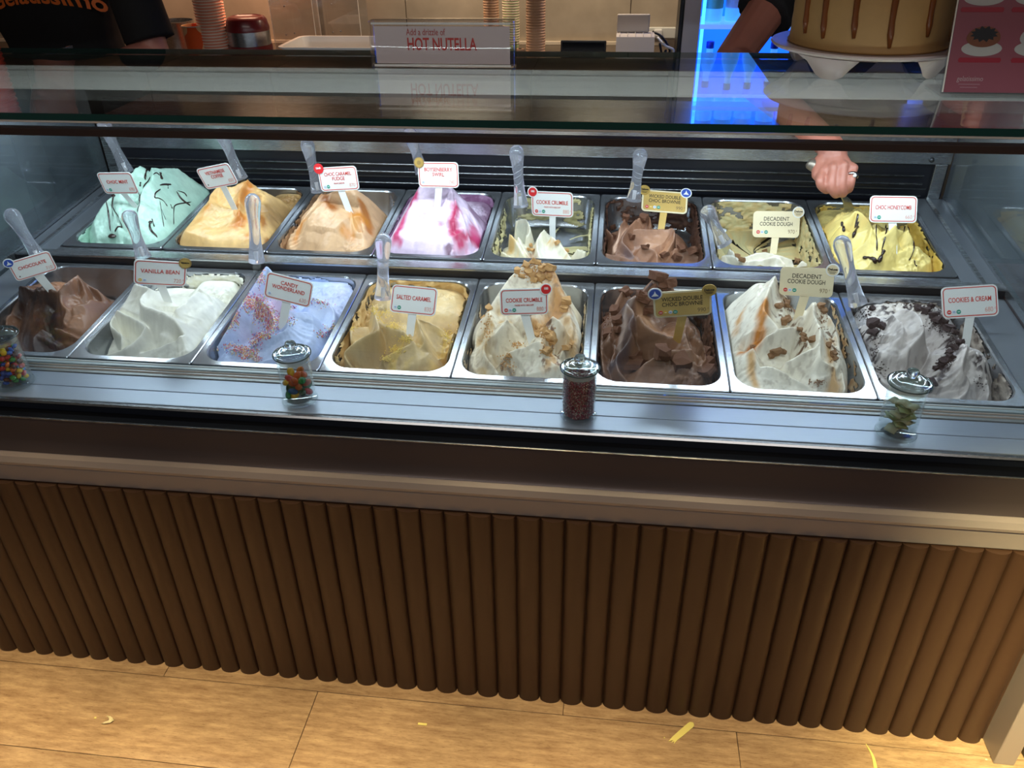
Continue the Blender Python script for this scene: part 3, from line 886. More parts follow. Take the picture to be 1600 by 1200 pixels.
SPEC[('F', 1)] = dict(zoom=(120, 400, 5.714), col=(236, 234, 222), col2=(226, 222, 204), cm=0.5, lump=0.003, fine=0.0008,
    label='white vanilla gelato folded in one smooth S-shaped swirl',
    ridge=[([(430, 200, .055), (370, 270, .05), (305, 415, .034), (380, 490, .03), (500, 550, .03), (590, 600, .03), (600, 650, .024), (540, 740, .012), (430, 820, .0), (250, 885, -.014)], (.045, .025), (D, .03)),
           ([(640, 285, .07), (570, 370, .066), (580, 430, .062), (680, 470, .057), (800, 520, .050), (920, 600, .042), (955, 650, .033), (900, 740, .016), (760, 810, .0), (560, 870, -.014)], (.035, .05), (.06, .025)),
           ([(1100, 290, .035), (1240, 400, .018), (1260, 520, .008), (1130, 680, .0), (1000, 790, -.01), (820, 900, -.018)], (D, .03), (.03, .05)),
           ([(880, 480, .048), (960, 420, .045), (1080, 310, .04)], (.03, .03), (.02, .02)),
           ([(890, 500, .04), (1000, 530, .03), (1100, 545, .02), (1120, 620, .008)], (.02, .03), (.03, .02)),
           ([(310, 470, .028), (295, 600, .012), (350, 660, .012), (400, 720, .008), (390, 830, -.006)], (.03, .012), (D, .02)),
           ([(430, 200, .055), (520, 240, .062), (640, 285, .07)], (.06, .04), (.03, .03))],
    fill=[(1250, 250, -.018, .05, .06), (700, 500, -.03, .09, .13)],
    rough=[([(1150, 200), (1350, 230), (1330, 400)], 0.03, 0.0045), ([(1000, 620), (950, 780)], 0.018, 0.0022)],
    residue=(dict(b=1, r=.9), .38, .004, (232, 228, 206), (240, 238, 226)))
SPEC[('F', 2)] = dict(zoom=(310, 400, 6.154), col=(176, 192, 226), col2=(196, 196, 222), cf=12, cm=0.8, lump=0.003,
    label='pale blue and lilac gelato scattered with tiny coloured sprinkles',
    fill=[(1200, 330, -.012, .075, .10), (800, 700, -.02, .085, .13)],
    ridge=[([(640, 80, .07), (560, 140, .068), (450, 260, .058), (400, 400, .042), (350, 560, .026), (250, 750, .004), (150, 890, -.014)], (.045, .035), (D, .028)),
           ([(560, 380, .055), (660, 480, .048), (720, 600, .036), (700, 720, .024), (560, 800, .012), (510, 860, .0)], (.03, .03), (.05, .022)),
           ([(870, 520, .045), (850, 690, .03), (740, 760, .018), (560, 830, .004)], (.02, .03), (.02, .02)),
           ([(300, 900, -.008), (480, 890, -.004), (560, 960, -.012), (570, 1010, -.018)], (.02, .03), (.02, .03)),
           ([(1100, 380, .02), (1270, 470, .008), (1300, 640, -.006), (1200, 760, -.012), (1060, 830, -.016)], (.06, .04), (.03, .03)),
           ([(1090, 560, .014), (1110, 700, .004), (1060, 800, -.008)], (.02, .012), (.02, .03)),
           ([(640, 80, .07), (700, 150, .06), (820, 430, .05)], (.06, .03), (.03, .03))],
    rough=[([(900, 180), (1300, 230), (1420, 420)], 0.03, 0.0035)],
    paint=[([(560, 650), (520, 760), (420, 780)], (176, 168, 204), 0.03, 0.7, 0), ([(640, 430), (800, 520), (800, 640)], (206, 176, 200), 0.024, 0.6, 0),
           ([(1150, 420), (1250, 520)], (214, 226, 244), 0.02, 0.7, 0)],
    residue=(dict(b=1, r=.6), .36, .003, (168, 188, 226), (206, 218, 240)))
SPEC[('F', 3)] = dict(zoom=(500, 420, 6.4), col=(212, 184, 134), col2=(196, 162, 108), cm=0.5, lump=0.004,
    label='salted caramel gelato with a deep scoop and yellow crumble',
    fill=[(1000, 250, -.016, .10, .075), (800, 800, -.03, .08, .10)],
    ridge=[([(530, 370, .04), (560, 480, .042), (580, 600, .042), (480, 660, .032), (330, 760, .015), (240, 850, -.004), (270, 940, -.014), (300, 990, -.02)], (.06, .028), (D, .03)),
           ([(570, 500, .042), (680, 580, .04), (800, 620, .036), (930, 720, .034)], (.045, .03), (.05, .03)),
           ([(970, 490, .042), (1020, 640, .04), (1040, 740, .028), (950, 830, .014), (820, 910, .0), (800, 960, -.008), (830, 1010, -.018)], (.045, .028), (.03, .018)),
           ([(930, 720, .034), (820, 800, .02), (640, 900, .0), (600, 980, -.016)], (.02, .02), (.03, .03)),
           ([(1000, 500, .04), (1130, 560, .028), (1240, 620, .015)], (.04, .02), (.02, .03)),
           ([(1370, 600, .008), (1330, 760, -.004), (1230, 900, -.014), (1060, 970, -.02)], (D, .03), (.03, .03)),
           ([(300, 560, .012), (310, 700, .006)], (.02, .03), (D, .02))],
    rough=[([(420, 230), (540, 260)], 0.022, 0.006), ([(560, 430), (800, 560), (900, 720), (700, 860)], 0.013, 0.004), ([(1300, 620), (1250, 760)], 0.016, 0.004), ([(700, 90), (1100, 110), (1300, 130)], 0.012, 0.003)],
    paint=[([(560, 420), (680, 520), (820, 620)], (240, 206, 118), 0.02, 0.8, 60), ([(860, 760), (720, 850), (610, 940)], (240, 204, 112), 0.014, 0.85, 60),
           ([(1330, 600), (1240, 720), (1230, 850)], (232, 192, 104), 0.016, 0.7, 50), ([(500, 780), (560, 860), (640, 880)], (176, 144, 96), 0.03, 0.5, 0)],
    residue=(dict(b=1, l=.95, r=1, lip=1), .30, .006, (206, 170, 112), (224, 192, 136)))
SPEC[('F', 4)] = dict(zoom=(710, 400, 5.713), col=(236, 226, 204), col2=(220, 200, 164), cm=0.5, lump=0.004,
    label='tall heap of cream cookie crumble gelato with golden crumbs on its peak',
    blob=[(690, 330, .062, .065, .10), (720, 100, .085, .045, .06)],
    ridge=[([(640, 60, .098), (540, 150, .088), (430, 270, .074), (330, 400, .055), (250, 520, .034), (200, 660, .012), (180, 850, -.008), (150, 1000, -.018)], (.03, .04), (D, .025)),
           ([(700, 45, .10), (880, 90, .096), (920, 200, .08), (1000, 330, .06), (1060, 450, .045), (1100, 600, .024), (1090, 780, .0), (1000, 880, -.012)], (D, .028), (.04, .05)),
           ([(470, 560, .052), (380, 680, .036), (280, 760, .018), (270, 880, .004), (350, 1000, -.012), (380, 1060, -.018)], (.04, .022), (.02, .02)),
           ([(760, 740, .046), (640, 800, .03), (520, 840, .018), (430, 910, .004), (500, 1000, -.012)], (.03, .03), (.04, .025)),
           ([(700, 820, .034), (760, 930, .008), (760, 1080, -.018)], (.02, .03), (.04, .02)),
           ([(880, 540, .056), (980, 620, .045), (1000, 760, .02), (930, 930, -.004), (900, 1060, -.018)], (.03, .014), (.03, .03)),
           ([(1050, 480, .045), (1060, 640, .022), (1030, 800, .0)], (.05, .015), (.02, .02)),
           ([(300, 460, .05), (330, 600, .036), (260, 740, .016)], (.02, .02), (.03, .02))],
    rough=[([(640, 90), (760, 80), (860, 150), (780, 240)], 0.034, 0.006), ([(720, 640), (840, 720), (860, 880)], 0.02, 0.005), ([(980, 380), (1010, 480)], 0.016, 0.004), ([(420, 900), (540, 1020)], 0.012, 0.003)],
    paint=[([(600, 120), (760, 90), (860, 180), (700, 250)], (214, 164, 96), 0.03, 0.75, 46), ([(860, 400), (940, 500), (880, 620)], (206, 142, 62), 0.016, 0.75, 30),
           ([(720, 640), (860, 760), (860, 900)], (206, 150, 72), 0.02, 0.8, 44), ([(430, 590), (300, 720), (270, 900), (360, 1040)], (204, 164, 98), 0.012, 0.8, 30),
           ([(560, 640), (480, 760), (420, 830)], (206, 190, 160), 0.02, 0.5, 0), ([(1040, 560), (1050, 760)], (196, 150, 84), 0.014, 0.7, 26)],
    speck=((128, 92, 66), .62, 150), residue=(dict(l=.8, r=.8), .47, .003, (214, 200, 172), (190, 160, 120)))
SPEC[('F', 5)] = dict(zoom=(920, 410, 5.713), col=(128, 92, 70), col2=(86, 60, 50), cf=20, cm=0.5, lump=0.005, fine=0.002,
    label='tall chocolate brownie gelato piled with dark brownie cubes and grey fudge streaks',
    blob=[(640, 140, .085, .07, .06), (600, 420, .0, .085, .12)],
    ridge=[([(560, 180, .085), (440, 290, .075), (340, 350, .06), (400, 450, .056), (360, 560, .045), (380, 640, .035), (330, 740, .018), (250, 840, .004), (260, 960, -.008), (320, 1040, -.018)], (.055, .03), (.04, .025)),
           ([(300, 240, .05), (180, 440, .025), (120, 560, .008), (100, 750, -.008), (120, 980, -.018)], (.03, .04), (D, .022)),
           ([(170, 460, .032), (210, 560, .022), (170, 690, .012), (230, 760, .0), (190, 900, -.01)], (.02, .02), (.03, .015)),
           ([(440, 480, .052), (520, 580, .038), (650, 640, .034), (740, 660, .036)], (.02, .04), (.05, .03)),
           ([(500, 900, .004), (620, 830, .015), (740, 790, .022), (910, 770, .026)], (.03, .025), (.03, .03)),
           ([(880, 540, .045), (960, 680, .03), (1030, 800, .01), (1040, 980, -.01)], (D, .025), (.03, .03)),
           ([(1010, 960, -.004), (920, 1060, -.018)], (.03, .02), (.02, .03)),
           ([(880, 520, .045), (860, 640, .035), (900, 760, .025)], (.02, .012), (.02, .03))],
    rough=[([(920, 600), (1040, 760), (1080, 900)], 0.022, 0.006), ([(600, 120), (800, 180)], 0.03, 0.004), ([(780, 850), (900, 930)], 0.016, 0.005), ([(140, 440), (160, 700)], 0.02, 0.004)],
    paint=[([(560, 200, .08), (340, 350, .06), (400, 450, .055), (360, 560, .045), (330, 740, .02), (240, 870, 0)], (74, 62, 66), 0.008, 0.85, 0),
           ([(430, 300, .07), (330, 380, .06), (310, 560, .04), (270, 700, .02)], (168, 148, 138), 0.0035, 0.7, 0),
           ([(480, 560), (620, 640), (720, 650)], (176, 132, 98), 0.02, 0.7, 0), ([(460, 700), (640, 760)], (104, 74, 56), 0.03, 0.6, 0), ([(560, 930), (680, 1000)], (122, 90, 76), 0.03, 0.5, 0),
           ([(1000, 560), (1080, 760), (1090, 980)], (58, 40, 34), 0.02, 0.7, 26)],
    residue=(dict(r=1, l=.6), .40, .004, (96, 66, 50), (66, 44, 36)))
SPEC[('F', 6)] = dict(zoom=(1120, 410, 5.454), col=(238, 232, 216), col2=(226, 214, 190), cm=0.4, lump=0.003,
    label='cream cookie dough gelato streaked with glossy caramel sauce in looping folds',
    blob=[(360, 300, .055, .045, .09)],
    ridge=[([(340, 130, .085), (250, 200, .078), (190, 300, .062), (160, 420, .042), (120, 560, .02), (110, 700, .004), (130, 880, -.016)], (.03, .04), (D, .028)),
           ([(500, 110, .09), (430, 260, .08), (400, 380, .07), (450, 470, .06), (520, 570, .05), (420, 640, .036), (340, 720, .022)], (.04, .022), (.03, .03)),
           ([(520, 570, .05), (680, 560, .044), (740, 640, .034), (790, 700, .03)], (.03, .03), (.045, .028)),
           ([(820, 340, .058), (830, 450, .054), (880, 580, .05), (860, 700, .038), (760, 760, .026), (600, 840, .01)], (.03, .03), (.045, .025)),
           ([(900, 560, .05), (880, 740, .034), (900, 830, .022), (1000, 900, .006), (1010, 980, -.006), (1060, 1080, -.018)], (.03, .012), (.035, .028)),
           ([(840, 340, .058), (990, 520, .034), (1050, 780, .006), (1080, 960, -.012), (1110, 1090, -.02)], (D, .018), (.02, .02)),
           ([(310, 730, .028), (360, 880, .008), (450, 890, .008), (560, 930, .002), (700, 1020, -.012), (820, 1080, -.019)], (.03, .025), (.02, .03)),
           ([(380, 980, -.006), (500, 1040, -.014), (570, 1000, -.01)], (.015, .015), (.01, .03)),
           ([(200, 400, .055), (120, 480, .03), (100, 560, .015)], (.02, .012), (.04, .012)), ([(180, 560, .03), (100, 640, .006)], (.02, .012), (.04, .012))],
    rough=[([(560, 380), (660, 340), (580, 520)], 0.018, 0.0045), ([(860, 420), (960, 620), (1030, 820)], 0.014, 0.004), ([(720, 620), (740, 720)], 0.01, 0.003)],
    paint=[([(470, 130, .09), (430, 280, .08), (400, 500, .06), (300, 660, .03), (140, 840, -.01)], (196, 124, 40), 0.008, 0.9, 22),
           ([(350, 130, .08), (230, 300, .06), (170, 500, .035)], (204, 146, 74), 0.005, 0.8, 20), ([(400, 610, .04), (280, 720, .02)], (190, 112, 30), 0.009, 0.85, 24),
           ([(290, 780), (350, 920)], (206, 156, 88), 0.005, 0.8, 0), ([(880, 420), (940, 640), (1010, 830), (1060, 980)], (206, 158, 92), 0.008, 0.75, 34),
           ([(540, 400), (660, 340)], (150, 112, 78), 0.014, 0.7, 50), ([(540, 520), (620, 520)], (170, 124, 84), 0.008, 0.8, 40)],
    speck=((110, 82, 60), .64, 160), residue=(dict(r=1), .50, .002, (206, 182, 146), (170, 132, 92)))
SPEC[('F', 7)] = dict(zoom=(1320, 440, 5.714), col=(204, 196, 192), col2=(188, 178, 172), cm=0.4, lump=0.003,
    label='grey-white cookies and cream gelato flecked with dark biscuit crumbs at the right end',
    fill=[(520, 200, -.012, .085, .07), (640, 640, -.035, .09, .14)],
    ridge=[([(520, 240, .055), (640, 280, .058), (705, 400, .053), (680, 480, .043), (580, 590, .026), (560, 700, .006), (540, 770, -.008)], (.06, .03), (.035, .05)),
           ([(420, 310, .045), (510, 380, .044), (520, 460, .038), (470, 520, .028)], (.015, .015), (.02, .02)),
           ([(240, 450, .016), (200, 600, -.004), (230, 760, -.014), (330, 900, -.022)], (.02, .05), (D, .03)),
           ([(1060, 550, .042), (1040, 650, .03), (960, 730, .016), (790, 820, -.006)], (.02, .03), (.045, .03)),
           ([(1100, 560, .044), (1050, 760, .022), (1110, 880, .004), (1100, 980, -.01), (1040, 1040, -.018)], (.03, .012), (.03, .035)),
           ([(1150, 600, .036), (1230, 760, .01), (1300, 950, -.01), (1300, 1050, -.02)], (D, .014), (.02, .02)),
           ([(700, 260, .03), (900, 400, .028), (1030, 520, .035)], (.05, .02), (.05, .04))],
    rough=[([(480, 110), (760, 110), (820, 200)], 0.03, 0.006), ([(140, 260), (320, 330), (160, 430)], 0.026, 0.006), ([(640, 240), (800, 320), (960, 430), (1000, 600)], 0.018, 0.006), ([(960, 680), (820, 790)], 0.01, 0.004),
           ([(1230, 700)], 0.016, 0.007), ([(260, 560), (230, 760), (320, 860)], 0.012, 0.002)],
    paint=[([(600, 215), (760, 300), (940, 420), (1010, 540)], (66, 52, 54), 0.016, 0.8, 46), ([(1000, 600), (900, 720), (800, 800)], (60, 48, 48), 0.009, 0.8, 40),
           ([(760, 500), (700, 640), (760, 740)], (158, 148, 142), 0.05, 0.5, 0), ([(160, 450), (180, 540)], (70, 62, 66), 0.016, 0.7, 0), ([(400, 130), (700, 130)], (208, 196, 182), 0.03, 0.5, 0)],
    speck=((58, 46, 48), .56, 130), residue=(dict(b=.9, r=1, l=.7), .40, .004, (176, 164, 152), (92, 80, 74)))
SPEC[('B', 0)] = dict(zoom=(90, 240, 6.4), col=(178, 212, 197), col2=(160, 200, 184), cm=0.5, lump=0.012,
    label='pale green mint gelato drizzled with thin dark chocolate lines',
    blob=[(900, 420, .06, .085, .12)], fill=[(1300, 420, -.004, .06, .07)],
    ridge=[([(820, 120, .10), (750, 170, .095), (640, 330, .08), (520, 440, .06), (400, 580, .034), (350, 720, .008), (370, 880, -.016)], (.03, .06), (D, .035)),
           ([(940, 140, .10), (960, 230, .095), (870, 340, .08), (820, 480, .06), (800, 640, .035)], (.02, .05), (.03, .03)),
           ([(960, 220, .094), (1060, 240, .085), (1140, 310, .064), (1250, 360, .04), (1320, 500, .012), (1280, 620, -.004), (1100, 800, -.014), (980, 870, -.018)], (D, .045), (.03, .06)),
           ([(1120, 480, .045), (1180, 560, .022), (1170, 730, -.006)], (.02, .03), (.02, .02)),
           ([(560, 480, .05), (600, 700, .02), (620, 880, -.014)], (.015, .04), (.02, .04))],
    rough=[([(1280, 340), (1430, 380)], 0.02, 0.006)], residue=(dict(l=.9, b=.6, r=.8), .34, .003, (150, 190, 170), (170, 208, 190)))
SPEC[('B', 1)] = dict(zoom=(250, 260, 6.4), col=(222, 182, 122), col2=(208, 164, 102), cm=0.5, lump=0.003,
    label='glossy coffee gelato with amber caramel streaks and a brown rough back',
    fill=[(1200, 400, -.006, .05, .11), (700, 600, -.03, .08, .12)],
    ridge=[([(880, 140, .08), (800, 260, .07), (790, 400, .056), (780, 480, .046), (690, 600, .024), (720, 700, .002), (720, 790, -.014)], (.04, .02), (.03, .05)),
           ([(600, 190, .07), (510, 260, .064), (490, 340, .058), (460, 430, .044), (350, 530, .018), (330, 610, .006), (380, 700, -.004), (320, 800, -.018)], (.03, .05), (D, .022)),
           ([(500, 360, .057), (640, 410, .05), (770, 430, .05)], (.02, .05), (.03, .06)),
           ([(880, 150, .078), (960, 300, .05), (1030, 400, .03), (1080, 600, -.002), (1100, 730, -.016)], (.05, .02), (.03, .02)),
           ([(820, 500, .04), (800, 640, .018), (860, 790, -.014)], (.02, .012), (.02, .012)),
           ([(600, 190, .07), (720, 200, .075), (880, 140, .08)], (.08, .03), (.03, .05))],
    rough=[([(1150, 260), (1350, 230), (1420, 290)], 0.024, 0.007), ([(1050, 380), (1180, 480)], 0.014, 0.003)],
    paint=[([(880, 160, .08), (810, 300, .065), (800, 480, .045), (760, 620, .02), (840, 780, -.01)], (190, 112, 36), 0.011, 0.85, 24),
           ([(480, 420, .045), (350, 550, .018), (400, 640, .0)], (206, 138, 58), 0.008, 0.8, 24), ([(1150, 240), (1400, 300), (1250, 420), (1150, 470)], (142, 108, 66), 0.034, 0.85, 0),
           ([(1010, 420), (1040, 640), (1060, 720)], (148, 88, 34), 0.006, 0.8, 20)],
    residue=(dict(l=.9, r=.5), .34, .003, (140, 106, 70), (96, 72, 50)))
SPEC[('B', 2)] = dict(zoom=(410, 260, 6.957), col=(208, 168, 128), col2=(198, 154, 112), cm=0.5, lump=0.003,
    label='smooth tan caramel fudge gelato with pools of amber sauce',
    blob=[(850, 450, .055, .085, .13)],
    ridge=[([(640, 290, .076), (560, 400, .06), (420, 600, .028), (360, 720, .01), (320, 900, -.018)], (.02, .06), (D, .03)),
           ([(660, 380, .07), (520, 530, .05), (460, 700, .018), (500, 880, -.016)], (.02, .05), (.015, .03)),
           ([(1070, 210, .085), (1160, 230, .078), (1290, 340, .058), (1380, 480, .026), (1340, 640, .006), (1220, 820, -.014)], (D, .04), (.04, .06)),
           ([(1110, 330, .075), (1150, 500, .05), (1130, 660, .03), (1050, 720, .02), (990, 640, .03), (960, 450, .055)], (.02, .03), (.02, .03)),
           ([(650, 300, .076), (850, 260, .08), (1070, 210, .085)], (.08, .03), (.03, .05)),
           ([(820, 740, .015), (840, 900, -.016)], (.01, .02), (.015, .03)), ([(1000, 780, .008), (940, 900, -.016)], (.015, .02), (.01, .02))],
    rough=[([(900, 800), (1100, 840)], 0.02, 0.003)],
    paint=[([(660, 310, .076), (560, 430, .06), (400, 640, .026), (350, 800, .0)], (198, 126, 50), 0.007, 0.85, 22), ([(690, 320, .075), (740, 400, .068)], (150, 84, 34), 0.011, 0.85, 0),
           ([(1060, 300, .075), (1120, 460, .055), (1140, 560, .045)], (170, 100, 34), 0.006, 0.85, 0), ([(990, 490, .052), (1100, 490, .052)], (192, 122, 44), 0.009, 0.85, 0),
           ([(990, 520, .05), (1010, 640, .035)], (206, 150, 84), 0.006, 0.8, 20), ([(900, 740, .015), (980, 780, .008)], (196, 128, 52), 0.008, 0.8, 20)],
    residue=(dict(l=.9, r=.5), .30, .003, (150, 116, 84), (176, 138, 104)))
SPEC[('B', 3)] = dict(zoom=(580, 250, 7.06), col=(228, 208, 230), col2=(218, 192, 220), cm=0.4, lump=0.003,
    label='pale pink berry gelato with deep magenta fruit ripple on its right',
    blob=[(800, 450, .05, .07, .12)], fill=[(1150, 480, -.02, .05, .10)],
    ridge=[([(490, 230, .09), (430, 380, .074), (450, 480, .066), (340, 650, .038), (290, 860, .006), (300, 1000, -.016)], (.02, .06), (D, .028)),
           ([(470, 440, .066), (540, 560, .056), (720, 560, .062)], (.015, .05), (.03, .05)),
           ([(870, 320, .088), (790, 540, .062), (740, 680, .04), (700, 830, .012), (780, 920, -.004), (850, 1010, -.016)], (.035, .016), (.025, .05)),
           ([(910, 330, .086), (940, 560, .06), (900, 700, .044), (950, 850, .02), (1080, 920, .002)], (.025, .02), (.03, .02)),
           ([(940, 480, .066), (1020, 660, .045), (1080, 880, .01)], (.025, .012), (.02, .02)),
           ([(990, 500, .055), (1150, 580, .038), (1230, 770, .01), (1250, 900, -.01), (1150, 1030, -.018)], (D, .03), (.03, .03)),
           ([(350, 860, .008), (400, 1020, -.016)], (.015, .03), (.02, .02)), ([(490, 230, .09), (700, 260, .092), (880, 320, .088)], (.09, .03), (.03, .06))],
    rough=[([(1000, 380), (1300, 420)], 0.03, 0.005), ([(830, 760), (880, 950)], 0.012, 0.003)],
    paint=[([(480, 260, .088), (440, 440, .07), (330, 680, .035), (285, 880, .003), (340, 1010, -.016)], (190, 50, 104), 0.006, 0.9, 0),
           ([(870, 340, .088), (900, 520, .064), (790, 740, .03), (860, 900, 0), (980, 1020, -.016)], (186, 40, 92), 0.013, 0.9, 20),
           ([(930, 540, .06), (900, 720, .04), (1000, 880, .01), (1200, 890, -.006)], (176, 38, 84), 0.009, 0.9, 0), ([(1000, 520, .055), (1100, 680, .035), (1130, 860, .0)], (200, 70, 118), 0.014, 0.75, 26),
           ([(820, 800), (880, 960)], (92, 26, 62), 0.007, 0.7, 60), ([(1050, 400, -.02), (1260, 420, -.02), (1280, 620, -.02), (1220, 740, -.02)], (120, 78, 112), 0.03, 0.75, 0)],
    residue=(dict(b=1, r=1, l=1, lip=.8), .27, .003, (140, 96, 132), (176, 142, 172)))
SPEC[('B', 4)] = dict(zoom=(740, 270, 7.273), col=(232, 226, 204), col2=(222, 206, 166), cm=0.5, lump=0.005,
    label='last low scraps of cookie crumble gelato at the front of a nearly empty pan',
    fill=[(660, 900, -.05, .085, .045)],
    ridge=[([(480, 540, .0), (580, 520, .004), (640, 620, .0), (600, 740, -.012)], (.07, .02), (.07, .022)),
           ([(400, 700, -.012), (480, 800, -.02), (560, 960, -.03)], (.03, .02), (.08, .025)),
           ([(500, 740, -.012), (560, 860, -.02), (640, 990, -.03)], (.03, .02), (.03, .015)),
           ([(800, 640, -.002), (730, 740, -.01), (720, 860, -.022), (760, 990, -.03)], (.03, .03), (.04, .02)),
           ([(890, 720, -.008), (980, 800, -.016), (1050, 880, -.024), (1120, 990, -.032)], (.06, .018), (.03, .025)),
           ([(1200, 870, -.035), (1290, 900, -.036)], (.03, .02), (.03, .02)), ([(300, 900, -.03), (380, 960, -.034)], (.02, .02), (.03, .02))],
    rough=[([(480, 560), (620, 620)], 0.022, 0.006), ([(1000, 800), (1120, 960)], 0.012, 0.004), ([(640, 860), (680, 960)], 0.012, 0.003), ([(1240, 880)], 0.02, 0.005)],
    paint=[([(400, 720, -.01), (440, 880, -.03)], (222, 176, 96), 0.01, 0.7, 30), ([(640, 840, -.02), (680, 960, -.03)], (186, 146, 118), 0.012, 0.7, 50), ([(900, 730, -.008), (1040, 860, -.024), (1110, 960, -.03)], (206, 156, 78), 0.008, 0.8, 36),
           ([(800, 820, -.015), (840, 900, -.02)], (226, 226, 222), 0.02, 0.6, 0)],
    residue=(dict(b=1, r=1, l=.9, floor=.7), .43, .005, (178, 170, 120), (206, 196, 150)))
SPEC[('B', 5)] = dict(zoom=(920, 270, 7.273), col=(146, 104, 80), col2=(104, 70, 54), cf=22, cm=0.6, lump=0.006, fine=0.002,
    label='low chocolate brownie gelato slumped across the front of its pan',
    fill=[(640, 760, -.03, .085, .08)],
    ridge=[([(420, 520, .02), (360, 600, .018), (340, 720, .006), (270, 860, -.012)], (.03, .015), (.05, .02)),
           ([(540, 530, .028), (440, 640, .02), (380, 760, .008), (480, 900, -.012), (560, 1000, -.022)], (.03, .02), (.02, .015)),
           ([(560, 520, .026), (680, 500, .022), (700, 600, .012)], (.05, .02), (.03, .02)),
           ([(520, 650, .012), (720, 640, .014), (880, 640, .018), (960, 640, .018), (970, 740, .008), (900, 880, -.01)], (.07, .02), (.03, .035)),
           ([(180, 620, -.01), (260, 700, -.01)], (.04, .02), (.04, .02)), ([(190, 930, -.018), (340, 960, -.022), (520, 1000, -.026)], (.02, .02), (.02, .03)),
           ([(980, 860, -.01), (1120, 880, -.014), (1280, 960, -.024)], (.04, .02), (.03, .03)), ([(600, 840, -.006), (760, 900, -.014), (780, 1000, -.024)], (.02, .02), (.02, .02))],
    rough=[([(340, 510), (480, 500)], 0.018, 0.005), ([(180, 640), (230, 700)], 0.018, 0.005), ([(780, 960), (1100, 920), (1260, 960)], 0.018, 0.006)],
    paint=[([(440, 570, .02), (340, 720, .006), (270, 860, -.01)], (206, 168, 144), 0.004, 0.7, 0), ([(400, 900, -.012), (520, 980, -.02)], (96, 80, 84), 0.01, 0.7, 24), ([(700, 720, .008), (860, 720, .008), (860, 860, -.006)], (190, 142, 110), 0.02, 0.75, 0),
           ([(800, 960), (1200, 940)], (110, 66, 46), 0.02, 0.7, 30)],
    residue=(dict(b=.7, r=1, l=.6, lip=.6), .33, .005, (66, 44, 36), (92, 62, 48)))
SPEC[('B', 6)] = dict(zoom=(1090, 280, 6.957), col=(238, 234, 222), col2=(214, 196, 160), cm=0.4, lump=0.005,
    label='last white scrap of cookie dough gelato in a scraped smeared pan',
    fill=[(730, 880, -.055, .07, .03)],
    ridge=[([(450, 900, -.034), (580, 830, -.028), (720, 800, -.02), (860, 820, -.022), (1040, 880, -.034)], (.05, .018), (.02, .02)),
           ([(540, 900, -.034), (720, 880, -.028), (860, 850, -.026), (960, 920, -.036)], (.015, .012), (.02, .015)),
           ([(250, 830, -.04), (360, 840, -.04), (440, 890, -.04)], (.03, .02), (.03, .02)), ([(330, 760, -.03), (380, 800, -.034)], (.04, .015), (.04, .015)),
           ([(1160, 900, -.04), (1220, 930, -.042)], (.03, .015), (.03, .015))],
    rough=[([(300, 820), (430, 860)], 0.02, 0.006), ([(560, 830), (1000, 850)], 0.02, 0.003), ([(1180, 910)], 0.016, 0.006)],
    paint=[([(300, 820), (430, 870)], (206, 176, 120), 0.016, 0.7, 40)],
    residue=(dict(b=1, r=1, l=1, f=.7, floor=1, lip=1), .37, .005, (196, 186, 140), (206, 182, 128)))
SPEC[('B', 7)] = dict(zoom=(1260, 220, 5.454), col=(236, 214, 134), col2=(226, 198, 110), cm=0.5, lump=0.004,
    label='yellow honeycomb gelato with dark chocolate drizzle being scooped by a hand',
    blob=[(620, 800, .035, .075, .09)], fill=[(420, 700, -.01, .085, .11)],
    ridge=[([(400, 620, .05), (440, 600, .055), (540, 700, .05), (545, 800, .04), (470, 890, .018), (400, 940, .006)], (.02, .03), (.045, .022)),
           ([(290, 700, .035), (215, 800, .018), (200, 880, .004), (240, 980, -.01), (300, 1060, -.02)], (.025, .04), (D, .025)),
           ([(600, 700, .055), (600, 830, .03), (590, 950, .004), (600, 1070, -.02)], (.02, .03), (.02, .03)),
           ([(860, 700, .055), (880, 800, .035), (920, 900, .012), (870, 1010, -.004), (840, 1080, -.02)], (.06, .02), (.03, .035)),
           ([(920, 900, .012), (780, 960, .006), (650, 1000, .0), (630, 1080, -.018)], (.02, .03), (.025, .03)),
           ([(760, 720, .06), (770, 830, .035), (800, 910, .015)], (.015, .02), (.02, .02))],
    rough=[([(160, 660), (330, 620), (480, 560)], 0.024, 0.006), ([(960, 840), (960, 960)], 0.02, 0.006), ([(560, 480), (460, 500)], 0.022, 0.006)],
    paint=[([(160, 660), (380, 600), (500, 540)], (222, 188, 106), 0.03, 0.6, 0), ([(500, 680), (560, 760)], (238, 190, 110), 0.014, 0.5, 0)],
    residue=(dict(r=1, l=.7, b=.8), .33, .004, (200, 166, 74), (212, 180, 96)))
for (row, i), sp in SPEC.items():
    gelato(FR if row == 'F' else BR, i, row, sp)

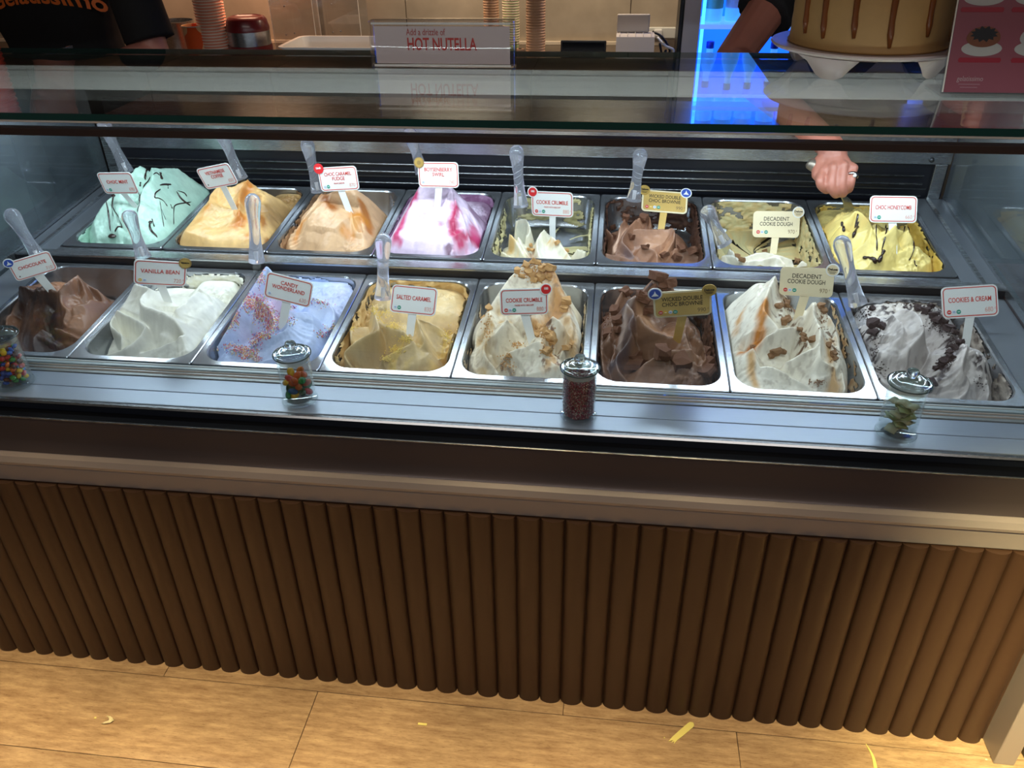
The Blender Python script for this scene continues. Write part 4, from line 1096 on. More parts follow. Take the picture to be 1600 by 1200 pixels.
# ------------------------------------------------------------------ flavour labels
LAB = {"B1": [[-1.0974, 0.8001, 0.7753], [0.991, -0.114, 0.0697], [-0.0845, -0.1307, 0.9878], 0.1011, 0.0579], "B2": [[-0.8304, 0.8001, 0.7992], [0.9551, -0.1766, 0.238], [-0.2628, -0.1332, 0.9556], 0.1003, 0.0564], "B3": [[-0.5223, 0.8, 0.8008], [0.9934, -0.0591, 0.0984], [-0.0915, 0.1107, 0.9896], 0.0995, 0.0574], "B4": [[-0.2759, 0.8, 0.8165], [0.9902, -0.1305, 0.0489], [-0.025, 0.1787, 0.9836], 0.1013, 0.0592], "B5": [[-0.0037, 0.7901, 0.7554], [0.9775, -0.204, 0.0532], [-0.0377, 0.0792, 0.9961], 0.1024, 0.0595], "B6": [[0.2568, 0.7801, 0.7724], [0.9985, 0.005, -0.0543], [0.031, 0.7673, 0.6405], 0.1041, 0.0564], "B7": [[0.5144, 0.78, 0.7258], [0.9995, -0.0207, 0.0246], [-0.0109, 0.5005, 0.8657], 0.1039, 0.0601], "B8": [[0.7663, 0.79, 0.7656], [0.9994, 0.036, 0.0018], [-0.0196, 0.4996, 0.866], 0.1031, 0.0602], "F1": [[-1.0521, 0.3702, 0.7397], [0.8102, 0.5721, 0.1277], [-0.043, -0.1594, 0.9863], 0.0812, 0.0461], "F2": [[-0.7725, 0.3703, 0.7348], [0.8387, 0.4853, -0.2472], [0.2837, -0.0018, 0.9589], 0.099, 0.0577], "F3": [[-0.5047, 0.37, 0.7092], [0.9636, 0.0549, -0.2616], [0.2467, 0.1943, 0.9494], 0.095, 0.0546], "F4": [[-0.2444, 0.36, 0.7026], [0.9909, -0.1347, 0.0073], [0.0652, 0.5259, 0.848], 0.0959, 0.0561], "F5": [[-0.0229, 0.35, 0.7138], [0.994, 0.1068, 0.0223], [-0.0332, 0.1016, 0.9943], 0.0929, 0.0538], "F6": [[0.2785, 0.3601, 0.7182], [0.9911, -0.0231, 0.1309], [-0.1329, -0.1721, 0.9761], 0.1084, 0.0601], "F7": [[0.5, 0.3701, 0.7679], [0.9604, -0.2611, 0.0975], [-0.0565, 0.1603, 0.9855], 0.0939, 0.0542], "F8": [[0.789, 0.36, 0.7461], [0.9921, 0.1087, 0.0627], [-0.1107, 0.522, 0.8457], 0.0995, 0.0576]}
# text lines, price, dots, badges (corner, colour, words), small line, gold, description
LD = {
 'B1': (['CHOC MINT'], '690', 'bt', [], None, 0, 'white label reading CHOC MINT on the pale green gelato'),
 'B2': (['VIETNAMESE', 'COFFEE'], '650', 'k', [], None, 0, 'white label reading VIETNAMESE COFFEE, tilted, over the coffee gelato'),
 'B3': (['CHOC CARAMEL', 'FUDGE'], '870', 'bt', [('L', 'red', 'Lindt')], 'FROM LINDOR', 0, 'white label reading CHOC CARAMEL FUDGE with a red disc on its corner'),
 'B4': (['BOYSENBERRY', 'SWIRL'], '740', 'b', [('L', 'goldring', '')], None, 0, 'white label reading BOYSENBERRY SWIRL with a gold medal on its corner'),
 'B5': (['COOKIE CRUMBLE'], '880', 'rbt', [('L', 'redring', '100')], 'MADE WITH BISCOFF', 0, 'white label reading COOKIE CRUMBLE in the back row, standing in the nearly empty pan'),
 'B6': (['WICKED DOUBLE', 'CHOC BROWNIE'], '990', 'rybt', [('L', 'gold', 'Deluxe'), ('R', 'blue', '')], None, 1, 'gold label reading WICKED DOUBLE CHOC BROWNIE in the back row, leaning far back'),
 'B7': (['DECADENT', 'COOKIE DOUGH'], '970', 'rbt', [('R', 'palegold', 'Deluxe')], None, 2, 'pale gold label reading DECADENT COOKIE DOUGH in the scraped back row pan'),
 'B8': (['CHOC HONEYCOMB'], '660', 'bt', [], None, 0, 'white label reading CHOC HONEYCOMB beside the scooping hand'),
 'F1': (['CHOCOLATE'], '710', 'k', [('L', 'blue', '')], None, 0, 'white label reading CHOCOLATE, tilted, at the left end of the front row'),
 'F2': (['VANILLA BEAN'], '720', 'yb', [('R', 'goldring', 'Signature')], None, 0, 'white label reading VANILLA BEAN with a bronze medal on its corner'),
 'F3': (['CANDY', 'WONDERLAND'], '630', 'b', [], None, 0, 'shaded white label reading CANDY WONDERLAND tipped to the right in blue gelato'),
 'F4': (['SALTED CARAMEL'], '830', 'bt', [], None, 0, 'white label reading SALTED CARAMEL leaning back in the caramel gelato'),
 'F5': (['COOKIE CRUMBLE'], '880', 'rbt', [('R', 'redring', '100')], 'MADE WITH BISCOFF', 0, 'white label reading COOKIE CRUMBLE stuck in the tall front row heap'),
 'F6': (['WICKED DOUBLE', 'CHOC BROWNIE'], '990', 'rybt', [('L', 'blue', ''), ('R', 'gold', 'Deluxe')], None, 1, 'gold label reading WICKED DOUBLE CHOC BROWNIE in the front row brownie heap'),
 'F7': (['DECADENT', 'COOKIE DOUGH'], '970', 'rbt', [('R', 'palegold', 'Deluxe')], None, 2, 'pale gold label reading DECADENT COOKIE DOUGH above the caramel streaked front heap'),
 'F8': (['COOKIES & CREAM'], '680', 'rbt', [], None, 0, 'white label reading COOKIES & CREAM at the right end of the front row'),
}
M_['gold_b'] = mat('gold_badge', (206, 170, 92), 0.3, 0.35, var=0.25, vscale=40)
M_['palegold_b'] = mat('pale_gold_badge', (238, 220, 180), 0.35, 0.15, var=0.15, vscale=40)
M_['goldring_b'] = mat('bronze_badge', (170, 140, 84), 0.35, 0.3, var=0.2, vscale=40)
M_['red_b'] = M_['badge_red']; M_['redring_b'] = M_['badge_red']; M_['blue_b'] = M_['blue_dot']
DOTM = {'r': 'red_dot', 'y': 'yellow_dot', 'b': 'card_blue', 't': 'teal', 'k': 'black_ink'}
M_['card_blue'] = mat('white_dot', (214, 226, 240), 0.4)


def disc(r, n=24, cx=0, cy=0):
    return [(cx+r*math.cos(2*PI*k/n), cy+r*math.sin(2*PI*k/n)) for k in range(n)]


def make_label(key, foot):
    """a card on a stem; foot is the photo point where the stem meets the gelato, which fixes its distance"""
    c, ux, uy, w, h = LAB[key]
    c = np.array(c); ux = np.array(ux); ux /= np.linalg.norm(ux)
    uy = np.array(uy); uy = uy-ux*(ux@uy); uy /= np.linalg.norm(uy); nn = np.cross(ux, uy)
    S = hit_px(GEL[(key[0], int(key[1])-1)], *foot)
    f = ((S-CAM)@nn)/((c-CAM)@nn)
    f = min(1.12, max(0.86, f))
    c = CAM+(c-CAM)*f; w *= f; h *= f
    lines, price, dots, badges, small, gold, desc = LD[key]
    k = w/0.1
    base = S.copy()
    fx, fy = (S-c)@ux, (S-c)@uy
    fl = math.hypot(fx, fy+h/2)
    t = empty('flavour_label', base, desc, 'label', 'flavour labels stuck in the gelato')
    pm = [M_['card'], M_['gold'], M_['gold_pale']][gold]; ink = M_['black_ink'] if gold else M_['red_ink']; pink = M_['brown_ink'] if gold else M_['pale_ink']
    MB().plate(rrect(w, h, 0.009*k), c, ux, uy, -0.0012, 0.0).build('plate', M_['gold_pale'] if gold else pm, t)
    if gold:
        MB().plate(rrect(w-0.007*k, h-0.007*k, 0.006*k), c, ux, uy, 0.0001, 0.0004).build('face', pm, t)
    else:
        o1 = rrect(w-0.005*k, h-0.005*k, 0.0075*k); o2 = rrect(w-0.0085*k, h-0.0085*k, 0.006*k); n = len(o1)
        b = MB(); vs = [c+a*ux+q*uy+0.0003*nn for a, q in o1]+[c+a*ux+q*uy+0.0003*nn for a, q in o2]
        b.add(vs, [(j, (j+1) % n, n+(j+1) % n, n+j) for j in range(n)]); b.build('border', ink, t)
    e = 0.018/max(fl, 0.01); bx, by = fx+e*fx, fy+e*(fy+h/2)
    MB().plate([(bx-0.0075, by), (bx+0.0075, by), (0.0085, -h/2+0.004), (-0.0085, -h/2+0.004)], c, ux, uy, -0.0024, -0.0013).build('stem', pm if gold else M_['card'], t)
    n = len(lines); sz = (0.0128 if n == 1 else 0.0122)*k
    for j, s in enumerate(lines):
        yy = (0.0035 if n == 1 else 0.0115-0.0112*j)*k
        text_obj('lettering', s, ink, t, c+yy*uy+0.0003*nn, ux, uy, sz, 0.86, bold=0.00013*k, fit=(0.76 if n == 1 else 0.70)*w)
    if small:
        text_obj('small_lettering', small, ink, t, c-0.0075*k*uy*(1 if n == 1 else 1.45)+0.0003*nn, ux, uy, 0.0052*k, 0.8)
    text_obj('price', price, pink, t, c+(w/2-0.017*k)*ux-(h/2-0.0125*k)*uy+0.0003*nn, ux, uy, 0.0125*k, 0.8)
    text_obj('price_mark', '¢', pink, t, c+(w/2-0.0062*k)*ux-(h/2-0.0155*k)*uy+0.0003*nn, ux, uy, 0.006*k, 0.8)
    for j, d in enumerate(dots):
        p = c+(-w/2+(0.012+0.0085*j)*k)*ux-(h/2-0.0115*k)*uy
        r = (0.0040 if d in 'rt' else 0.0034)*k
        if d == 'k': r = 0.0016*k
        MB().plate(disc(r, 16), p, ux, uy, 0.0002, 0.0007).build('diet_dot', M_[DOTM[d]], t)
        if d in 'rtby':
            MB().plate([(-r*.55, -r*.14), (r*.55, -r*.14), (r*.55, r*.14), (-r*.55, r*.14)], p, ux, uy, 0.0008, 0.001).build('dot_mark', M_['blue_dot'] if d == 'b' else M_['card'], t)
    for side, colr, word in badges:
        p = c+(-w/2+0.004*k if side == 'L' else w/2-0.004*k)*ux+(h/2-0.002*k)*uy
        r = 0.0125*k
        bd = MB().plate(disc(r, 28), p, ux, uy, 0.0005, 0.0014).build('badge', M_['card'] if colr in ('blue', 'redring', 'palegold') else M_[colr+'_b'], t)
        if colr in ('blue', 'redring', 'palegold'):
            MB().plate(disc(r*0.82, 28), p, ux, uy, 0.00145, 0.0018).build('badge_face', M_[colr+'_b'], bd)
        if colr == 'goldring':
            MB().plate(disc(r*0.8, 28), p, ux, uy, 0.00145, 0.0018).build('badge_face', M_['gold_b'], bd)
            if not word: MB().plate(disc(r*0.4, 20), p, ux, uy, 0.00185, 0.0022).build('badge_boss', M_['goldring_b'], bd)
        if colr == 'blue':
            MB().plate([(-r*.5, -r*.35), (r*.5, -r*.35), (r*.12, r*.1), (0, r*.55), (-r*.12, r*.1)], p, ux, uy, 0.0019, 0.0022).build('badge_emblem', M_['card'], bd)
        if word:
            ink2 = M_['card'] if 'red' in colr else M_['black_ink']
            text_obj('badge_lettering', word, ink2, bd, p+0.0020*nn+(0.0015*k)*uy, ux, uy, 0.0066*k if len(word) < 8 else 0.0046*k, 0.9, bold=0.0002)
            if word == 'Deluxe':
                for q, wd_ in ((-0.0035, 0.55), (-0.0062, 0.4)):
                    MB().plate([(-r*wd_, -0.0005), (r*wd_, -0.0005), (r*wd_, 0.0005), (-r*wd_, 0.0005)], p+q*k*uy, ux, uy, 0.0019, 0.0021).build('badge_line', M_['black_ink'], bd)
    return t


FOOT = dict(B1=(213, 326), B2=(367, 330), B3=(546, 333), B4=(683, 328), B5=(863, 368), B6=(1033, 352), B7=(1208, 398), B8=(1396, 388), F1=(80, 456), F2=(263, 474),
            F3=(440, 518), F4=(640, 526), F5=(831, 534), F6=(1057, 538), F7=(1246, 500), F8=(1517, 536))
for k_ in LAB: make_label(k_, FOOT[k_])

# ------------------------------------------------------------------ clear spatulas
SP = [  # top (px,py,y), bottom (px,py,y), what it stands in
 ((158, 186, .86), (205, 282, .86), 'clear spatula handle standing in the mint gelato, its top above the front bar'),
 ((343, 200, .86), (382, 292, .86), 'clear spatula handle leaning behind the coffee label'),
 ((478, 216, .86), (500, 312, .86), 'clear spatula handle behind the red disc of the caramel fudge label'),
 ((637, 198, .88), (664, 282, .86), 'clear spatula handle behind the boysenberry label'),
 ((806, 226, .80), (815, 338, .78), 'clear spatula standing upright in the nearly empty cookie crumble pan'),
 ((1002, 232, .83), (988, 326, .82), 'clear spatula standing behind the back row brownie label'),
 ((1102, 322, .70), (1137, 392, .69), 'clear spatula lying against the left side of the scraped cookie dough pan'),
 ((12, 326, .50), (72, 420, .48), 'clear spatula handle behind the chocolate label at the left end'),
 ((199, 328, .53), (228, 414, .52), 'clear spatula handle rising behind the vanilla bean label'),
 ((394, 302, .53), (402, 425, .52), 'tall clear spatula at the top of the blue candy gelato'),
 ((599, 364, .46), (598, 482, .44), 'clear spatula standing in the salted caramel left of its label'),
 ((1312, 368, .50), (1345, 492, .47), 'clear spatula with a long bulb handle standing in cookies and cream'),
]


def make_spatula(top, bot, desc):
    a = at(*top[:2], y=top[2]); b_ = at(*bot[:2], y=bot[2])
    d = b_-a; L = np.linalg.norm(d); d /= L
    t = empty('spatula', b_+d*0.05, desc, 'spatula', 'clear spatulas standing in the gelato')
    s = 1.42
    prof = [(0.0, 0.0), (0.005, 0.0012), (0.0095, 0.005), (0.0118, 0.011), (0.0118, 0.018), (0.0102, 0.028), (0.0086, 0.042), (0.0082, 0.056), (0.0090, 0.07), (0.0106, 0.084), (0.0124, 0.096), (0.0126, 0.0985), (0.0, 0.0985)]
    Lh = 0.0985; k = min(1.6, max(0.9, L*0.86/Lh))
    MB().lathe([(r*s, h*k) for r, h in prof], a, 28, d).build('handle', M_['acrylic'], t, smooth=True, sharp=50)
    # flat blade below the socket
    ax = np.cross(d, CW); ax /= np.linalg.norm(ax)
    c = a+d*(Lh*k+0.0006)
    n_ = -d
    MB().plate([(-0.0095, 0.0), (-0.0085, 0.03), (-0.016, 0.055), (-0.017, 0.10), (0.017, 0.10), (0.016, 0.055), (0.0085, 0.03), (0.0095, 0.0)], c, ax, d, -0.0018, 0.0018).build('blade', M_['thin_clear'], t)
    MB().lathe([(0.0, 0.0), (0.0035, 0.0), (0.003, 0.02), (0, 0.022)], a+d*(Lh*k-0.024), 12, d).build('socket', M_['white'], t, smooth=True)
    return t


for s_ in SP: make_spatula(*s_)

# ------------------------------------------------------------------ toppings on the gelato
def drape(g, pts, rad, name, m, parent, lift=0.0006):
    """a strand lying on the gelato through points given as zoom coordinates"""
    P = [hit(g, a, b) for a, b in pts]
    Q = smooth_path([(x, v, 0) for x, v in P], max(8, 6*len(P)))
    W = [on(g, x, v, lift) for x, v, _ in Q]
    n = len(W); rr = [rad*(0.55+0.75*abs(math.sin(3.1*k/n+len(pts))))*(0.4 if k in (0, n-1) else 1) for k in range(n)]
    return MB().tube(W, rr, 7).build(name, m, parent, smooth=True)


g = GEL[('B', 0)]
for pts, r in (([(490, 490), (510, 600), (540, 800)], .0018), ([(560, 430), (555, 540), (620, 660), (620, 740), (580, 800)], .0016), ([(540, 520), (560, 640)], .0008),
               ([(930, 240), (870, 330), (830, 460), (800, 590)], .0016), ([(900, 170), (880, 270)], .0022), ([(1030, 200), (1045, 265)], .003), ([(960, 220), (990, 205), (1030, 240)], .0014),
               ([(1030, 340), (1070, 315), (1140, 320)], .0022), ([(1035, 370), (980, 460), (1060, 490), (1105, 550)], .0014), ([(1190, 380), (1240, 460), (1330, 530)], .0022), ([(1200, 380), (1270, 410), (1300, 450)], .0014),
               ([(1340, 500), (1190, 530), (1165, 590), (1168, 730)], .0013), ([(1130, 510), (1150, 560)], .0012), ([(1030, 500), (1065, 740)], .0008), ([(1030, 540), (1085, 670)], .0006), ([(830, 290), (825, 330)], .0018),
               ([(930, 690), (930, 760), (1000, 850)], .0022), ([(950, 670), (970, 740)], .0012), ([(815, 400), (818, 480)], .0009), ([(1110, 330), (1112, 370)], .0008)):
    drape(g, pts, r, 'chocolate_drizzle', M_['sauce'], g['root'])
for (zx, zy, r) in ((560, 850, .011), (925, 690, .006), (915, 150, .005), (565, 435, .006)):
    x, v = hit(g, zx, zy); MB().ball(on(g, x, v, 0.0004), r, 2, (1, .9, .3), (0.3, 0, 0)).build('chocolate_blob', M_['sauce'], g['root'], smooth=True)
g = GEL[('B', 7)]
for pts, r in (([(300, 700), (315, 790)], .003), ([(425, 600), (430, 680), (440, 720)], .0022), ([(440, 730), (390, 850)], .0032), ([(595, 715), (600, 940)], .0014), ([(680, 715), (640, 940)], .0016),
               ([(480, 1000), (590, 1050)], .004), ([(860, 740), (910, 870), (905, 960), (870, 1030)], .0015), ([(800, 720), (820, 810)], .0012), ([(830, 720), (860, 800)], .001), ([(920, 1020), (935, 1090)], .0012), ([(660, 940), (610, 1060)], .004)):
    drape(g, pts, r, 'chocolate_drizzle', M_['sauce'], g['root'])


def chunk_mesh(size, seed, jag=0.25):
    rs = random.Random(seed)
    bm = bmesh.new(); bmesh.ops.create_cube(bm, size=1.0)
    bmesh.ops.subdivide_edges(bm, edges=list(bm.edges), cuts=1, use_grid_fill=True)
    for v in bm.verts:
        v.co = Vector((v.co.x*rs.uniform(.8, 1.2)+rs.uniform(-jag, jag)*.3, v.co.y*rs.uniform(.8, 1.2)+rs.uniform(-jag, jag)*.3, v.co.z*rs.uniform(.8, 1.1)+rs.uniform(-jag, jag)*.3))*size
    return bm


CH_ME = {}


def chunks(g, name, m, items, seeds=5, sink=0.3, jag=0.25):
    """separate lumps set into the gelato; mesh data is shared between alike pieces"""
    for j, (zx, zy, size) in enumerate(items):
        key = (name, j % seeds)
        if key not in CH_ME:
            b = MB(); b.addbm(chunk_mesh(1.0, j+3, jag)); CH_ME[key] = b.mesh(name); CH_ME[key].materials.append(m)
        x, v = hit(g, zx, zy); mg = 0.022+0.55*size; x = min(0.2525-mg, max(mg, x)); v = min(0.356-mg, max(mg, v))
        o = bpy.data.objects.new(name, CH_ME[key]); COL.objects.link(o); o.parent = g['root']
        p = on(g, x, v, size*(0.5-sink))
        o.location = Vector(p)-g['root'].location; o.scale = (size, size*random.uniform(.8, 1.1), size*random.uniform(.6, .9))
        o.rotation_euler = (random.uniform(-.5, .5), random.uniform(-.5, .5), random.uniform(0, 3))


M_['brownie'] = mat('brownie_crumb', (106, 66, 44), 0.75, var=0.35, vscale=120, bump=0.6, bscale=400)
M_['biscuit'] = mat('biscuit_crumb', (206, 160, 104), 0.8, var=0.3, vscale=160, bump=0.5, bscale=400)
M_['cookie_dark'] = mat('dark_cookie', (66, 50, 50), 0.8, var=0.3, vscale=160, bump=0.5, bscale=400)
M_['dough'] = mat('cookie_dough', (150, 112, 78), 0.75, var=0.35, vscale=150, bump=0.5, bscale=400)
chunks(GEL[('F', 5)], 'brownie_chunk', M_['brownie'],
       [(580, 80, .024), (510, 110, .020), (450, 180, .026), (620, 150, .028), (740, 90, .028), (780, 140, .024), (850, 190, .024), (710, 205, .024), (420, 240, .026), (330, 280, .020), (280, 260, .016), (490, 360, .026), (540, 440, .022), (470, 330, .018),
        (130, 410, .020), (140, 500, .024), (250, 620, .016), (260, 530, .020), (230, 440, .018), (420, 850, .020), (650, 835, .026), (440, 950, .034), (820, 920, .028), (1085, 1000, .024), (1080, 740, .018), (1100, 860, .016), (120, 700, .018), (560, 300, .02), (340, 200, .018), (660, 220, .02)])
chunks(GEL[('B', 5)], 'brownie_chunk', M_['brownie'], [(620, 540, .016), (480, 760, .014), (200, 680, .018), (240, 620, .016), (1050, 880, .018), (1180, 920, .02), (860, 960, .016), (1000, 980, .016), (1250, 950, .014), (640, 860, .014), (420, 520, .014)])
chunks(GEL[('F', 4)], 'biscuit_chunk', M_['biscuit'], [(660, 160, .014), (720, 70, .016), (640, 100, .013), (860, 120, .016), (790, 130, .015), (770, 220, .016), (720, 240, .014), (560, 150, .012), (600, 200, .011), (840, 210, .012), (690, 200, .012), (810, 60, .012),
        (1000, 420, .016), (980, 490, .013), (830, 700, .013), (860, 800, .014), (820, 870, .016), (760, 650, .012), (1000, 850, .012), (1040, 800, .011), (310, 480, .012), (260, 500, .010), (880, 860, .013), (740, 700, .011)], jag=0.4)
chunks(GEL[('F', 6)], 'cookie_dough_chunk', M_['dough'], [(500, 790, .018), (540, 780, .014), (460, 820, .012), (650, 340, .016), (590, 370, .014), (520, 380, .013), (680, 330, .012), (560, 520, .016), (600, 500, .012), (740, 690, .012), (700, 600, .009), (730, 640, .009), (880, 400, .012), (910, 440, .010), (990, 790, .012), (950, 720, .010), (1000, 830, .011), (820, 670, .012), (310, 730, .009)], jag=0.4)
chunks(GEL[('F', 7)], 'cookie_chunk', M_['cookie_dark'], [(170, 460, .020), (180, 530, .016), (330, 410, .012), (650, 250, .012), (720, 280, .014), (780, 320, .014), (830, 370, .015), (880, 390, .013), (930, 430, .014), (980, 470, .013), (1020, 560, .012), (980, 600, .012), (930, 650, .010), (880, 730, .012), (940, 700, .014), (850, 760, .009), (810, 790, .009), (770, 920, .014), (240, 250, .010), (760, 250, .011), (860, 340, .011)], jag=0.4)
chunks(GEL[('B', 4)], 'biscuit_chunk', M_['biscuit'], [(640, 860, .010), (670, 900, .010), (620, 900, .008), (950, 800, .010), (1060, 900, .009)], jag=0.4)
chunks(GEL[('B', 6)], 'cookie_dough_chunk', M_['dough'], [(420, 860, .014), (480, 900, .012), (1080, 900, .012), (730, 790, .009)], jag=0.4)

# coloured strands scattered on the blue gelato: too many and too small to count
g = GEL[('F', 2)]
zones = [(340, 620, 50, 90, 140), (620, 600, 90, 60, 180), (760, 620, 50, 60, 70), (600, 250, 40, 60, 60), (560, 150, 70, 60, 150), (470, 260, 45, 80, 130), (440, 380, 40, 60, 130), (530, 470, 120, 70, 420), (640, 540, 80, 70, 260), (350, 560, 40, 60, 110), (290, 660, 30, 60, 90), (700, 700, 60, 50, 160), (620, 780, 80, 30, 150), (540, 840, 40, 30, 90),
         (400, 900, 120, 30, 200), (470, 950, 90, 45, 220), (560, 1000, 40, 25, 70), (900, 500, 30, 15, 25), (1180, 470, 100, 40, 50), (1270, 690, 60, 50, 60), (1190, 770, 60, 30, 40), (900, 640, 50, 60, 30), (170, 920, 30, 20, 30)]
cols = [(214, 60, 70), (236, 120, 60), (244, 200, 80), (240, 240, 236), (240, 240, 236), (120, 150, 220), (226, 120, 170), (150, 190, 120), (150, 60, 130)]
rs = np.random.RandomState(4)
bl = [MB() for _ in cols]
for zx, zy, sx_, sy_, n in zones:
    for _ in range(int(n*1.5)):
        a_, b_ = zx+rs.randn()*sx_*0.55, zy+rs.randn()*sy_*0.55
        x, v = hit(g, a_, b_)
        if not (0.018 < x < 0.233 and 0.02 < v < 0.338): continue
        p = on(g, x, v, 0.0005); t = rs.rand()*PI; dd = np.array([math.cos(t), math.sin(t), 0])*0.0018
        q = on(g, x+dd[0], v+dd[1], 0.0005)
        bl[rs.randint(len(cols))].tube([p, q], 0.00075, 4)
big = MB(); ms = []
for k, (b, c_) in enumerate(zip(bl, cols)):
    big.cur = k; big.add(b.v, b.f); ms.append(mat('sprinkle_colour', c_, 0.5))
big.build('sprinkles', ms, g['root'], kind='stuff')
# fine crumbs
def crumbs(g, zones, m, size, name='crumbs'):
    b = MB()
    for zx, zy, sx_, sy_, n in zones:
        for _ in range(n):
            x, v = hit(g, zx+rs.randn()*sx_*0.55, zy+rs.randn()*sy_*0.55)
            if not (0.018 < x < 0.233 and 0.02 < v < 0.338): continue
            r = size*rs.uniform(.5, 1.3)
            p = on(g, x, v, r*0.3)
            o = [p+np.array(q)*r for q in ((1, 0, 0), (0, 1, .1), (-1, .1, 0), (0, -1, 0), (0, 0, 1), (0, 0, -1))]
            b.add(o, [(0, 1, 4), (1, 2, 4), (2, 3, 4), (3, 0, 4), (1, 0, 5), (2, 1, 5), (3, 2, 5), (0, 3, 5)])
    b.build(name, m, g['root'], kind='stuff')


M_['yellow_crumb'] = mat('yellow_crumb', (238, 206, 116), 0.8, var=0.2, vscale=200)
crumbs(GEL[('F', 3)], [(640, 460, 80, 50, 160), (740, 570, 70, 40, 140), (860, 720, 70, 30, 120), (760, 820, 70, 30, 120), (660, 910, 50, 30, 90), (1280, 680, 50, 80, 120), (540, 420, 40, 50, 50), (330, 600, 40, 40, 40)], M_['yellow_crumb'], .0016)
crumbs(GEL[('F', 4)], [(720, 150, 120, 80, 260), (800, 700, 60, 60, 140), (840, 860, 50, 50, 120), (470, 960, 50, 70, 110), (300, 660, 40, 120, 60), (560, 800, 60, 20, 40), (250, 490, 40, 40, 40)], M_['biscuit'], .0017)
crumbs(GEL[('F', 7)], [(860, 380, 120, 80, 260), (960, 560, 50, 80, 120), (880, 740, 60, 40, 90), (260, 560, 50, 120, 70), (300, 820, 60, 80, 90), (640, 130, 150, 60, 90), (180, 300, 80, 60, 90), (760, 920, 30, 30, 40), (1200, 920, 40, 60, 20)], M_['cookie_dark'], .0014)
crumbs(GEL[('F', 6)], [(620, 360, 60, 40, 80), (900, 480, 40, 80, 90), (740, 680, 40, 50, 60), (850, 1040, 60, 25, 60), (1000, 800, 30, 60, 50)], M_['dough'], .0013)
crumbs(GEL[('F', 5)], [(700, 150, 120, 60, 140), (840, 920, 60, 50, 60), (1060, 800, 40, 120, 60), (150, 500, 50, 90, 60)], M_['brownie'], .0016)

# ------------------------------------------------------------------ topping jars on the ledge
M_['jar_lid'] = pane('jar_lid', (226, 234, 234), 1.0, 1.5)
M_['jar_edge'] = mat('jar_lid_edge', (70, 84, 84), 0.1, spec=0.8)  # dark colour stands in for dark reflections around the lid's edge
M_['seal_film'] = pane('seal_film', (220, 224, 218), 1.0, 1.4, 0.2, haze=0.75, hcol=(222, 222, 210), hscale=1.0)


def jar(cx, cy, s, desc):
    z = 0.6302
    t = empty('topping_jar', (cx, cy, z), desc, 'jar', 'glass topping jars on the front ledge')
    c = (cx, cy, z); k = s; q = s*1.085
    MB().lathe([(0.0, 0.0), (0.031*k, 0.0), (0.0340*k, 0.0015*q), (0.0345*k, 0.0035*q), (0.0322*k, 0.0075*q), (0.0306*k, 0.011*q), (0.0306*k, 0.086*q), (0.0297*k, 0.0885*q), (0.0285*k, 0.088*q), (0.0288*k, 0.012*q), (0.0275*k, 0.0065*q), (0.0, 0.006*q)], c, 44).build('body', M_['jar'], t, smooth=True, sharp=60)
    MB().lathe([(0.0274*k, 0.0795*q), (0.0284*k, 0.080*q), (0.0284*k, 0.0895*q), (0.0274*k, 0.090*q)], c, 44, close=False).build('seal', M_['seal_film'], t, smooth=True, sharp=50)
    MB().lathe([(0.0, 0.0905*q), (0.0325*k, 0.0905*q), (0.0345*k, 0.0915*q), (0.0350*k, 0.0935*q), (0.0343*k, 0.0955*q), (0.0315*k, 0.0962*q), (0.0300*k, 0.0955*q), (0.0270*k, 0.0968*q), (0.0235*k, 0.0990*q), (0.0215*k, 0.0980*q), (0.0185*k, 0.0992*q), (0.0155*k, 0.1015*q), (0.0135*k, 0.1005*q), (0.0100*k, 0.1015*q), (0.0, 0.102*q)], c, 44).build('lid', M_['jar_lid'], t, smooth=True, sharp=70)
    MB().lathe([(0.0325*k, 0.0903*q), (0.0353*k, 0.0914*q), (0.0356*k, 0.0935*q), (0.0352*k, 0.0935*q), (0.0343*k, 0.0916*q)], c, 44, close=False).build('lid_edge', M_['jar_edge'], t, smooth=True)
    MB().lathe([(0.0, 0.1022*q), (0.006*k, 0.1024*q), (0.0058*k, 0.1050*q), (0.0100*k, 0.1085*q), (0.0104*k, 0.1115*q), (0.0085*k, 0.1150*q), (0.004*k, 0.1168*q), (0, 0.117*q)], c, 28).build('lid_knob', M_['jar_solid'], t, smooth=True, sharp=70)
    return c


JP = [(-0.940, 0.0945), (-0.395, 0.0945), (0.097, 0.0955), (0.615, 0.0945)]
j0 = jar(*JP[0], 1.0, 'glass jar of bright button candies at the left edge of the ledge')
j1 = jar(*JP[1], 0.93, 'glass jar half full of coloured jelly sweets on the ledge')
j2 = jar(*JP[2], 0.93, 'glass jar filled with dark red and brown sprinkles on the ledge')
j3 = jar(*JP[3], 0.96, 'glass jar with pale green folded sour strips, rightmost on the ledge')


def in_jar(c, k, n, h0, h1, r, seed, gap=1.0):
    """stack round sweets in a jar without them meeting"""
    rs = random.Random(seed); pts = []; R = 0.0272*k-r*1.02
    tries = 0
    while len(pts) < n and tries < 60000:
        tries += 1
        a = rs.random()*2*PI; q = R*math.sqrt(rs.random()); z = h0+r+(h1-h0-2*r)*(tries/60000.0 if tries > 3000 else rs.random()**1.0)
        p = (q*math.cos(a), q*math.sin(a), z)
        if all((p[0]-o[0])**2+(p[1]-o[1])**2+(p[2]-o[2])**2 > (2*r*gap)**2 for o in pts): pts.append(p)
    return [(c[0]+a, c[1]+b, c[2]+z) for a, b, z in pts]


